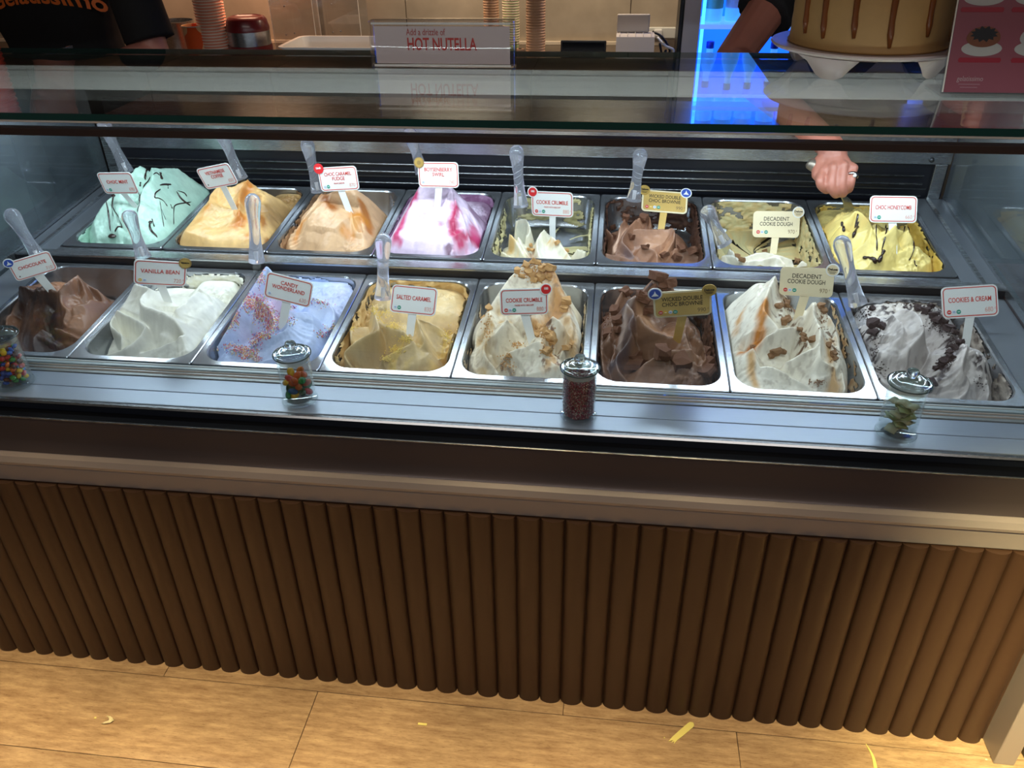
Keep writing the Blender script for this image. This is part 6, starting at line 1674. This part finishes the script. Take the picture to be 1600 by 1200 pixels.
# tan dispenser, black tablet, printer, cables
x_ = obj_at(817, 1.96)
t = empty('wafer_roll', (x_, 1.96, CZ), 'small tan roll beside the tan cup stack', 'roll')
MB().lathe([(0.006, 0), (0.016, 0), (0.0165, 0.03), (0.016, 0.055), (0.006, 0.055)], (x_-0.01, 1.96, CZ+0.0003), 20).build('roll', M_['cup_tan'], t, smooth=True, sharp=40)
MB().lathe([(0.0, 0.001), (0.0055, 0.001), (0.0055, 0.057), (0, 0.057)], (x_-0.01, 1.96, CZ+0.0003), 12).build('core', M_['black'], t, smooth=True, sharp=40)
yk = 2.05; x0, x1 = obj_at(876, yk), obj_at(947, yk); zk = float(at(910, 63, y=yk)[2])
t = empty('tablet', ((x0+x1)/2, yk, CZ), 'black tablet propped on the back counter left of the receipt printer', 'tablet')
MB().bbox(x0, x1, yk-0.006, yk+0.006, CZ+0.0004, zk, 0.004).build('case', M_['black'], t)
MB().box(x0+0.006, x1-0.006, yk-0.0068, yk-0.0061, CZ+0.006, zk-0.006).build('screen', mat('dark_screen', (10, 12, 16), 0.15), t)
MB().bbox((x0+x1)/2-0.03, (x0+x1)/2+0.03, yk+0.0065, yk+0.05, CZ+0.0004, CZ+0.03, 0.003).build('stand', M_['black'], t)
yp = 2.06; x0, x1 = obj_at(962, yp), obj_at(1021, yp)
z1_ = float(at(990, 56, y=yp-0.03)[2]); z2_ = float(at(985, 22, y=yp+0.05)[2])
t = empty('receipt_printer', ((x0+x1)/2, yp, CZ), 'grey receipt printer with its lid raised beside the cables', 'printer')
M_['printer'] = mat('printer_grey', (196, 186, 178), 0.5)
MB().prism([(yp-0.07, CZ+0.0004), (yp-0.07, CZ+0.012), (yp-0.03, z1_-0.004), (yp+0.07, z1_), (yp+0.07, CZ+0.0004)], x0, x1).build('body', M_['printer'], t)
MB().bbox(x0, x0+(x1-x0)*0.86, yp+0.046, yp+0.058, z1_+0.0004, z2_, 0.004).build('raised_lid', M_['printer'], t)
MB().box(x0+0.02, x1-0.03, yp-0.0545, yp-0.0455, CZ+0.018, CZ+0.026).build('paper_slot', M_['black'], t)
for k in range(5):
    xx = x0+0.012+k*(x1-x0-0.024)/4
    MB().tube([(xx, yp-0.025, z1_-0.001), (xx, yp+0.04, z1_+0.003)], 0.0012, 6).build('ridge', M_['printer'], t)
yc = 2.12
for k, (p0, p1, m, nm) in enumerate(((1018, 1046, M_['black'], 'black'), (1026, 1052, M_['white'], 'white'), (1030, 1040, M_['black'], 'second black'))):
    xa, xb = obj_at(p0, yc), obj_at(p1, yc)
    pts = [(xa, yc, CZ+0.09-0.02*k), ((xa+xb)/2, yc-0.02, CZ+0.075-0.03*k), (xb, yc-0.01*k, CZ+0.03), (xb-0.005, yc, CZ+0.0045)]
    o = MB().tube(smooth_path(pts, 20), 0.0042, 8).build('cable', m, None, smooth=True)
    tag(o, '%s cable drooping beside the receipt printer' % nm, 'cable')
x0, x1 = obj_at(1012, 2.38), obj_at(1053, 2.38); za, zb_ = float(at(1030, 60, y=2.38)[2]), float(at(1030, 43, y=2.38)[2])
t = empty('power_socket', ((x0+x1)/2, 2.385, za), 'cream power socket on the wall behind the cables', 'socket')
MB().bbox(x0, x1, 2.378, 2.3995, za, zb_, 0.003).build('plate', M_['cream_seal'], t)
MB().bbox(x0+0.02, x0+0.05, 2.36, 2.3775, za+0.008, za+0.034, 0.003).build('plug', M_['white'], t)

# ------------------------------------------------------------------ drinks fridge glowing blue
fx0 = float(at(1062, 83, y=2.2)[0]); fx1 = float(at(1092, 40, y=2.2)[0])
FZ = 2.02
fg = empty('drinks_fridge', (0.8, 2.2, 0), 'tall drinks fridge glowing blue with bottles on its shelves', 'fridge')
M_['fridge'] = mat('fridge_silver', (206, 200, 206), 0.4, 0.0)
M_['fridge_in'] = mat('fridge_liner', (60, 130, 240), 0.6, emit=(24, 104, 255), estr=1.15)
M_['fridge_led'] = mat('fridge_led', (120, 180, 255), 0.5, emit=(40, 120, 255), estr=6.0)
FX1 = 1.25
MB().bbox(fx0, fx1, 2.16, 2.395, 0, FZ, 0.004).build('side', M_['fridge'], fg)
MB().bbox(FX1, FX1+0.07, 2.16, 2.395, 0, FZ, 0.004).build('side', M_['fridge'], fg)
MB().bbox(fx0, FX1+0.07, 2.16, 2.395, FZ+0.001, FZ+0.13, 0.004).build('header', M_['fridge'], fg)
MB().bbox(fx1+0.001, FX1-0.001, 2.16, 2.39, 0.0, 0.14, 0.004).build('plinth', M_['fridge'], fg)
MB().box(fx1+0.001, FX1-0.001, 2.392, 2.398, 0.1405, FZ).build('rear_liner', M_['fridge_in'], fg)
MB().bbox(fx0-0.016, fx0-0.001, 2.158, 2.30, 0, FZ, 0.003).build('door_gasket', M_['black'], fg)
MB().tube([(fx1+0.012, 2.19, 0.2), (fx1+0.012, 2.19, FZ-0.05)], 0.006, 8).build('led_strip', M_['fridge_led'], fg)
area('fridge_lamp', ((fx1+FX1)/2, 2.17, FZ-0.01), (math.radians(15), 0, 0), FX1-fx1-0.05, 0.02, 3.0, (0.05, 0.3, 1.0))
zs1 = float(at(1120, 38, y=2.18)[2])
SHZ = [zs1-0.30+0.0, zs1, zs1+0.30, zs1+0.60]
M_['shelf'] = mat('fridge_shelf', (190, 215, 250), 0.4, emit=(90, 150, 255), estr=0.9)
for z in SHZ:
    MB().bbox(fx1+0.001, FX1-0.001, 2.175, 2.39, z-0.016, z, 0.002).build('shelf', M_['shelf'], fg)
M_['bottle'] = pane('bottle_glass', (170, 205, 250), 1.0, 1.5)
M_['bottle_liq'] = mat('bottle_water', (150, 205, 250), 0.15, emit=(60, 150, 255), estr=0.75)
M_['capb'] = mat('blue_cap', (30, 50, 170), 0.4)
M_['lab1'] = mat('bottle_label_green', (120, 190, 150), 0.5); M_['lab2'] = mat('bottle_label_violet', (150, 120, 200), 0.5); M_['lab3'] = mat('bottle_label_white', (210, 220, 235), 0.5)
BME = {}
b = MB(); b.lathe([(0, 0), (0.030, 0.0), (0.033, 0.006), (0.034, 0.03), (0.034, 0.10), (0.031, 0.13), (0.020, 0.165), (0.0125, 0.185), (0.0125, 0.21), (0, 0.21)], (0, 0, 0), 20); BME['b'] = b.mesh('bottle'); BME['b'].materials.append(M_['bottle_liq'])
b = MB(); b.lathe([(0, 0.2102), (0.0145, 0.2102), (0.0145, 0.232), (0.012, 0.234), (0, 0.234)], (0, 0, 0), 16); BME['c'] = b.mesh('cap'); BME['c'].materials.append(M_['capb'])
for nm in ('lab1', 'lab2', 'lab3'):
    b = MB(); b.lathe([(0.0343, 0.045), (0.0346, 0.046), (0.0346, 0.094), (0.0343, 0.095)], (0, 0, 0), 20, close=False); BME[nm] = b.mesh('label'); BME[nm].materials.append(M_[nm])
for me in BME.values(): me.polygons.foreach_set('use_smooth', [True]*len(me.polygons))
LBN = {'lab1': 'green', 'lab2': 'violet', 'lab3': 'white'}
SHN = ['lower', 'middle', 'upper', 'top']
for si, z in enumerate(SHZ):
    nx = int((FX1-fx1-0.03)/0.078)
    for k in range(nx):
        x = fx1+0.052+0.078*k
        lb = ('lab2', 'lab1', 'lab3')[(k+si) % 3]
        t = empty('drink_bottle', (x, 2.235+0.02*((k*7+si) % 3), z+0.0006), 'clear bottle with a %s label, %s from the left on the %s fridge shelf' % (LBN[lb], ORD[k], SHN[si]), 'bottle', 'bottles on the %s fridge shelf' % SHN[si])
        for nm, key in (('body', 'b'), ('cap', 'c'), ('label', lb)):
            o = bpy.data.objects.new(nm, BME[key]); COL.objects.link(o); o.parent = t

# tall stack of red tubs added out of view for its reflection in the glass
yr = 0.955; rx = float(at(-38, 75, y=yr)[0])
M_['red_cup'] = mat('red_ribbed_cup', (236, 74, 44), 0.4)
b = MB(); b.lathe([(0, 0.0), (0.046, 0.0), (0.052, 0.030), (0.055, 0.032), (0.055, 0.036), (0.050, 0.036), (0.044, 0.003), (0, 0.003)], (0, 0, 0), 32); _rc = b.mesh('cup'); _rc.materials.append(M_['red_cup'])
_rc.polygons.foreach_set('use_smooth', [True]*len(_rc.polygons)); _rc.set_sharp_from_angle(angle=math.radians(40))
for k in range(39):
    t = bpy.data.objects.new('tub', _rc); COL.objects.link(t); t.location = (rx, yr, 0.8895+0.0125*k)
    tag(t, 'red ribbed tub, %s from the bottom of the stack at the left end' % ORD[k], 'tub', 'red ribbed tubs stacked at the left end')

# ------------------------------------------------------------------ people
def V3(*a): return np.array(a, dtype=float)


def limb(b, pts, rad, n=14):
    pts = [np.array(p, dtype=float) for p in pts]
    if len(pts) > 2 or True:
        q = smooth_path([tuple(p) for p in pts], 6*(len(pts)-1)+1) if len(pts) > 2 else np.array([pts[0]+(pts[1]-pts[0])*t for t in np.linspace(0, 1, 7)])
        r = np.interp(np.linspace(0, len(rad)-1, len(q)), range(len(rad)), rad)
        b.tube(q, list(r), n)
    b.ball(pts[0], rad[0]*0.995, 2); b.ball(pts[-1], rad[-1]*0.995, 2)


def loft(b, secs, n=28):
    """ellipse sections (centre, half width along wx, half depth along wy)"""
    vs = []
    for c, wx, wy in secs:
        c = np.array(c); wx = np.array(wx); wy = np.array(wy)
        for k in range(n):
            t = 2*PI*k/n; ct, st_ = math.cos(t), math.sin(t)
            vs.append(c+np.sign(ct)*abs(ct)**0.85*wx+np.sign(st_)*abs(st_)**0.85*wy)
    fs = [(i*n+k, i*n+(k+1) % n, (i+1)*n+(k+1) % n, (i+1)*n+k) for i in range(len(secs)-1) for k in range(n)]
    fs += [tuple(range(n))[::-1], tuple((len(secs)-1)*n+k for k in range(n))]
    b.add(vs, fs)


def remeshed(b, name, m, parent, voxel, smooth=6, label=None):
    me = b.mesh(name); o = bpy.data.objects.new('tmp', me); COL.objects.link(o)
    md = o.modifiers.new('r', 'REMESH'); md.mode = 'VOXEL'; md.voxel_size = voxel
    ms = o.modifiers.new('s', 'SMOOTH'); ms.factor = 0.5; ms.iterations = smooth
    dg = bpy.context.evaluated_depsgraph_get(); dg.update()
    me2 = bpy.data.meshes.new_from_object(o.evaluated_get(dg)); bpy.data.objects.remove(o, do_unlink=True)
    me2.materials.clear()
    return link(name, me2, m, parent, smooth=True, label=label)


M_['trouser'] = mat('dark_trouser', (30, 30, 34), 0.85, var=0.2, vscale=30)
M_['shoe'] = mat('black_shoe', (18, 18, 18), 0.5)
M_['eye'] = mat('eye', (40, 28, 22), 0.2)
M_['ring'] = mat('silver_ring', (210, 210, 214), 0.15, 1.0)
M_['orange_text'] = mat('orange_print_text', (232, 112, 36), 0.6)


def figure(desc, J, hands, voxel):
    """J: joints of a person in world space; hands adds the fingers to the skin mesh"""
    pel, che, nec, hea = J['pelvis'], J['chest'], J['neck'], J['head']
    sr, sl = J['sr'], J['sl']; wx = (sl-sr); wx /= np.linalg.norm(wx)
    up = che-pel; up /= np.linalg.norm(up); fw = np.cross(up, wx); fw /= np.linalg.norm(fw)
    if fw[1] > 0: fw = -fw
    half = np.linalg.norm(sl-sr)/2
    b = MB()
    mid = (sr+sl)/2
    loft(b, [(pel-up*0.10, wx*0.15, fw*0.10), (pel, wx*0.165, fw*0.115), (pel+up*0.12, wx*0.145, fw*0.105), (pel+(che-pel)*0.6, wx*0.15, fw*0.11), (che, wx*0.165, fw*0.12), (mid-up*0.03, wx*(half*0.86), fw*0.095), (mid+up*0.03, wx*0.09, fw*0.07)])
    limb(b, [mid, nec, hea-(hea-nec)*0.3], [0.062, 0.056, 0.055])
    hd = hea-nec; hd /= np.linalg.norm(hd); fa = J['face']-hea; fa /= np.linalg.norm(fa)
    side = np.cross(hd, fa)
    loft(b, [(hea-hd*0.115+fa*0.025, side*0.028, fa*0.035), (hea-hd*0.09+fa*0.018, side*0.050, fa*0.065), (hea-hd*0.03+fa*0.004, side*0.068, fa*0.088), (hea+hd*0.03, side*0.075, fa*0.095), (hea+hd*0.075-fa*0.004, side*0.066, fa*0.084), (hea+hd*0.108-fa*0.006, side*0.036, fa*0.046)])
    limb(b, [hea+fa*0.085+hd*0.015, hea+fa*0.105-hd*0.025], [0.010, 0.016])
    for s in (-1, 1): b.ball(hea+side*s*0.074-hd*0.005, 0.022, 2, (0.5, 0.8, 1.2))
    limb(b, [hea+fa*0.084-hd*0.062-side*0.022, hea+fa*0.092-hd*0.062, hea+fa*0.084-hd*0.062+side*0.022], [0.007, 0.010, 0.007])
    for s, sh, el, wr in ((-1, sr, J['er'], J['wr']), (1, sl, J['el'], J['wl'])):
        limb(b, [sh, sh+(el-sh)*0.5, el], [0.058, 0.052, 0.044]); limb(b, [el, el+(wr-el)*0.35, wr], [0.043, 0.044, 0.029])
    for s, hp, kn, an in ((-1, J['hr'], J['kr'], J['ar']), (1, J['hl'], J['kl'], J['al'])):
        limb(b, [hp, hp+(kn-hp)*0.5, kn], [0.088, 0.075, 0.056]); limb(b, [kn, kn+(an-kn)*0.35, an], [0.054, 0.054, 0.038])
        limb(b, [an, an+V3(0, -0.10, -0.045)], [0.038, 0.032])
    hands(b)
    me = b.mesh('t'); root = None
    o = remeshed(b, 'person', M_['skin'], None, voxel, 3)
    tag(o, desc, 'person')
    root = o
    # clothes
    b = MB()
    loft(b, [(pel-up*0.06, wx*0.185, fw*0.135), (pel+up*0.06, wx*0.178, fw*0.130), (pel+(che-pel)*0.6, wx*0.178, fw*0.130), (che, wx*0.198, fw*0.142), (mid-up*0.03, wx*(half*0.95), fw*0.112), (mid+up*0.022, wx*(half*0.62), fw*0.088), (mid+up*0.036, wx*0.085, fw*0.07)])
    for sh, el in ((sr, J['er']), (sl, J['el'])):
        d = el-sh; k = J.get('sleeve', 0.72)
        q = [sh-d*0.05, sh+d*0.3, sh+d*k]
        b.tube(q, [0.072, 0.074, 0.076], 20); b.ball(sh, 0.074, 2)
    remeshed(b, 't_shirt', M_['shirt'], root, 0.007, 4)
    b = MB()
    loft(b, [(pel-up*0.12, wx*0.172, fw*0.122), (pel-up*0.02, wx*0.180, fw*0.128), (pel+up*0.045, wx*0.172, fw*0.122)])
    for hp, kn, an in ((J['hr'], J['kr'], J['ar']), (J['hl'], J['kl'], J['al'])):
        limb(b, [hp, hp+(kn-hp)*0.5, kn], [0.098, 0.086, 0.072]); b.tube([kn, kn+(an-kn)*0.4, an+V3(0, 0, 0.03)], [0.070, 0.068, 0.062], 16); b.ball(kn, 0.071, 2)
    remeshed(b, 'trousers', M_['trouser'], root, 0.011, 4)
    for an in (J['ar'], J['al']):
        b = MB(); limb(b, [an+V3(0, 0.03, -0.035), an+V3(0, -0.06, -0.046), an+V3(0, -0.155, -0.052)], [0.046, 0.045, 0.036])
        for q in range(len(b.v)):
            v = b.v[q]; b.v[q] = (v[0], v[1], max(v[2], 0.001))
        remeshed(b, 'shoe', M_['shoe'], root, 0.008, 3)
    b = MB()
    loft(b, [(hea-hd*0.05-fa*0.045, side*0.066, fa*0.060), (hea-fa*0.030, side*0.080, fa*0.080), (hea+hd*0.04-fa*0.020, side*0.083, fa*0.092), (hea+hd*0.088-fa*0.010, side*0.072, fa*0.092), (hea+hd*0.122-fa*0.008, side*0.038, fa*0.050)])
    remeshed(b, 'hair', M_['hair'], root, 0.008, 3)
    for s in (-1, 1):
        MB().ball(hea+fa*0.080+side*s*0.031+hd*0.008, 0.0085, 2).build('eye', M_['eye'], root, smooth=True)
    return root


def finger(b, pts, r):
    limb(b, pts, [r, r*0.97, r*0.92, r*0.82][:len(pts)], 12)


# server on the right, scooping the honeycomb gelato with the right hand
SR = at(1265, -80, y=1.40); ER = at(1143, 94, y=1.16); WR = at(1297, 228, y=0.868)
SL = SR+V3(0.345, 0.09, 0.03); mid = (SR+SL)/2
PALM = at(1305, 254, y=0.840)
KN = [at(1285, 268, y=0.812), at(1302, 262, y=0.808), at(1318, 259, y=0.808), at(1333, 263, y=0.812)]
PI_ = [at(1281, 286, y=0.787), at(1299, 291, y=0.781), at(1315, 290, y=0.781), at(1330, 284, y=0.787)]
DI = [at(1291, 297, y=0.797), at(1306, 304, y=0.789), at(1317, 303, y=0.789), at(1327, 296, y=0.797)]
TP = [at(1297, 291, y=0.820), at(1309, 297, y=0.815), at(1319, 297, y=0.815), at(1326, 291, y=0.821)]
LW = at(1492, 150, y=1.04); LE = SL+V3(0.06, -0.02, -0.27)
CUPC = at(1528, 168, y=0.95)


def hands_right(b):
    # gripping hand
    limb(b, [WR, WR+(PALM-WR)*0.6], [0.030, 0.032])
    for k in range(4):
        limb(b, [WR+(PALM-WR)*0.35, (PALM+KN[k])/2, KN[k]], [0.024, 0.018, 0.0118])
        finger(b, [KN[k], PI_[k], DI[k], TP[k]], (0.0100, 0.0102, 0.0100, 0.0092)[k])
    limb(b, [WR+(PALM-WR)*0.5, at(1282, 255, y=0.840), at(1277, 273, y=0.815)], [0.021, 0.018, 0.013])
    finger(b, [at(1277, 273, y=0.815), at(1286, 284, y=0.801), at(1296, 286, y=0.799)], 0.0120)
    # other hand round a small cup
    pc = LW+(CUPC-LW)*0.55
    limb(b, [LW, pc], [0.029, 0.030])
    for k in range(4):
        a = -0.5+0.35*k
        p0 = pc+V3(0.004, -0.012, 0.024-0.019*k); p1 = CUPC+V3(-0.026, -0.034, 0.026-0.018*k); p2 = CUPC+V3(0.006, -0.046, 0.024-0.017*k); p3 = CUPC+V3(0.028, -0.038, 0.022-0.016*k)
        finger(b, [p0, p1, p2, p3], 0.0088)
    finger(b, [pc+V3(0, 0.015, 0.02), CUPC+V3(-0.034, 0.026, 0.024), CUPC+V3(-0.004, 0.044, 0.026)], 0.0105)


J = dict(pelvis=V3(mid[0]+0.03, 1.585, 0.86), chest=mid+V3(0.01, 0.05, -0.13), neck=mid+V3(-0.005, -0.045, 0.075), head=mid+V3(-0.02, -0.105, 0.215), sr=SR, sl=SL, er=ER, wr=WR, el=LE, wl=LW,
         hr=V3(mid[0]-0.06, 1.585, 0.83), hl=V3(mid[0]+0.12, 1.585, 0.83), kr=V3(mid[0]-0.07, 1.52, 0.45), kl=V3(mid[0]+0.13, 1.54, 0.45), ar=V3(mid[0]-0.08, 1.58, 0.085), al=V3(mid[0]+0.14, 1.60, 0.085), sleeve=0.60)
J['face'] = J['head']+V3(-0.05, -0.7, -0.55)
p2 = figure('person in a black short sleeved shirt reaching over the case to scoop honeycomb gelato', J, hands_right, 0.0029)
# ring on the ring finger
rc = KN[3]+(PI_[3]-KN[3])*0.55; rd = PI_[3]-KN[3]; rd /= np.linalg.norm(rd)
MB().lathe([(0.0124, -0.0032), (0.0138, -0.0025), (0.0138, 0.0025), (0.0124, 0.0032)], rc, 24, rd, close=False).build('ring', M_['ring'], p2, smooth=True)
MB().ball(rc+V3(0.002, -0.013, 0.004), 0.0042, 2, (1, .7, 1)).build('ring_stone', M_['white'], p2, smooth=True)
# the scoop it holds
a = at(1266, 255, y=0.840); q = at(1309, 287, y=0.803); d = q-a; d /= np.linalg.norm(d)
e = hit_px(GEL[('B', 7)], 1328, 332); 
sc_ = empty('gelato_scoop', e, 'dull steel handled scoop gripped in the hand over the honeycomb gelato', 'scoop')
MB().lathe([(0, 0), (0.010, 0.001), (0.0135, 0.006), (0.0135, 0.016), (0.0115, 0.03), (0.0108, 0.06), (0.0108, 0.075), (0, 0.076)], a-d*0.006, 24, d).build('handle', mat('worn_steel', (150, 140, 128), 0.35, 0.7, var=0.2, vscale=40), sc_, smooth=True, sharp=60)
ax = np.cross(e-q, CW); ax /= np.linalg.norm(ax); dd = (e-q)/np.linalg.norm(e-q); L_ = np.linalg.norm(e-q)+0.02
MB().plate([(-0.006, 0), (0.006, 0), (0.007, L_*.45), (0.017, L_*.7), (0.016, L_), (-0.016, L_), (-0.017, L_*.7), (-0.007, L_*.45)], q, ax, dd, -0.0015, 0.0015).build('blade', M_['steel'], sc_)
x_, v_ = px2loc(BR, 7, 1338, 318, 0.03)
# cup in the other hand
t = empty('kraft_cup', CUPC-V3(0, 0, 0.04), 'small tan paper cup held in the other hand at the right', 'cup')
MB().lathe([(0, 0), (0.026, 0.0), (0.034, 0.062), (0.0352, 0.064), (0.034, 0.066), (0.0325, 0.064), (0.025, 0.003), (0, 0.003)], CUPC-V3(0, 0, 0.04), 32).build('cup', M_['cup_tan'], t, smooth=True, sharp=50)

# server at the left in a black shirt with an orange name on the chest
cx = float(at(52, 30, y=1.45)[0])
SL1 = at(185, -70, y=1.50); SR1 = V3(2*cx-SL1[0], 1.52, SL1[2]); mid = (SR1+SL1)/2
EL1 = at(243, 84, y=1.46); ER1 = V3(SR1[0]-0.08, 1.47, EL1[2]-0.01)
WL1 = at(150, 150, y=1.285); WL1 = V3(WL1[0], 1.33, 0.945); WR1 = V3(SR1[0]+0.06, 1.33, 0.945)


def hands_left(b):
    for wr, s in ((WR1, 1), (WL1, -1)):
        pc = wr+V3(0.03*s, -0.045, -0.012)
        limb(b, [wr, pc], [0.029, 0.026])
        for k in range(4):
            k0 = pc+V3((-0.027+0.018*k), -0.018, 0.002)
            finger(b, [k0, k0+V3(0.002*s, -0.034+0.004*abs(k-1), -0.006), k0+V3(0.003*s, -0.055+0.005*abs(k-1), -0.018)], 0.0086)
        finger(b, [pc+V3(0.026*s, 0.012, 0), pc+V3(0.045*s, -0.012, -0.004), pc+V3(0.046*s, -0.036, -0.012)], 0.0098)


J = dict(pelvis=V3(cx, 1.60, 0.84), chest=mid+V3(0, 0.05, -0.13), neck=mid+V3(0, -0.04, 0.075), head=mid+V3(0.0, -0.09, 0.215), sr=SR1, sl=SL1, er=ER1, wr=WR1, el=EL1, wl=WL1,
         hr=V3(cx-0.09, 1.60, 0.81), hl=V3(cx+0.09, 1.60, 0.81), kr=V3(cx-0.10, 1.55, 0.44), kl=V3(cx+0.10, 1.55, 0.44), ar=V3(cx-0.11, 1.60, 0.085), al=V3(cx+0.11, 1.60, 0.085), sleeve=0.86)
J['face'] = J['head']+V3(0.05, -0.7, -0.5)
p1 = figure('person in a black shirt with an orange name across the chest, standing at left', J, hands_left, 0.007)
# printed name follows the curve of the chest
tm = text_obj('shirt_print', 'Gelatissimo', M_['orange_text'], p1, (0, 0, 0), (1, 0, 0), (0, 0, 1), 0.1, 1.0, bold=0.002)
me = tm.data; n = len(me.vertices); co = np.empty(n*3); me.vertices.foreach_get('co', co); co = co.reshape(-1, 3)
co = co+np.array(wloc(p1))                      # text frame, centred on 0
tp = at(57, 0, y=1.40); wpx = float(at(137, 20, y=1.37)[0]-at(-24, 20, y=1.37)[0])
k = wpx/(co[:, 0].max()-co[:, 0].min())
dg = bpy.context.evaluated_depsgraph_get(); dg.update()
shirt = [c for c in p1.children if c.name.startswith('t_shirt')][0]
out = np.zeros_like(co)
ok, l0, _n, _i = shirt.ray_cast(Vector((cx, 0.9, tp[2]))-wloc(shirt), Vector((0, 1, 0)))
y00 = (l0+wloc(shirt))[1]
for i_, (x, y, z) in enumerate(co):
    X = tp[0]+x*k; Zz = tp[2]+z*k*0.95+0.055-1.1*(x*k)**2*1.0-0.04*(x*k)-0.045
    o_ = Vector((X, 0.9, Zz))-wloc(shirt)
    ok, loc_, nr, _ = shirt.ray_cast(o_, Vector((0, 1, 0)))
    yy = min((loc_+wloc(shirt))[1] if ok else 9, y00+1.5*(X-cx)**2)
    out[i_] = (X, yy-0.0022-y*0+(-0.0004 if y < 0 else 0), Zz)
out -= np.array(wloc(p1))
me.vertices.foreach_set('co', out.astype(np.float32).ravel()); me.update()
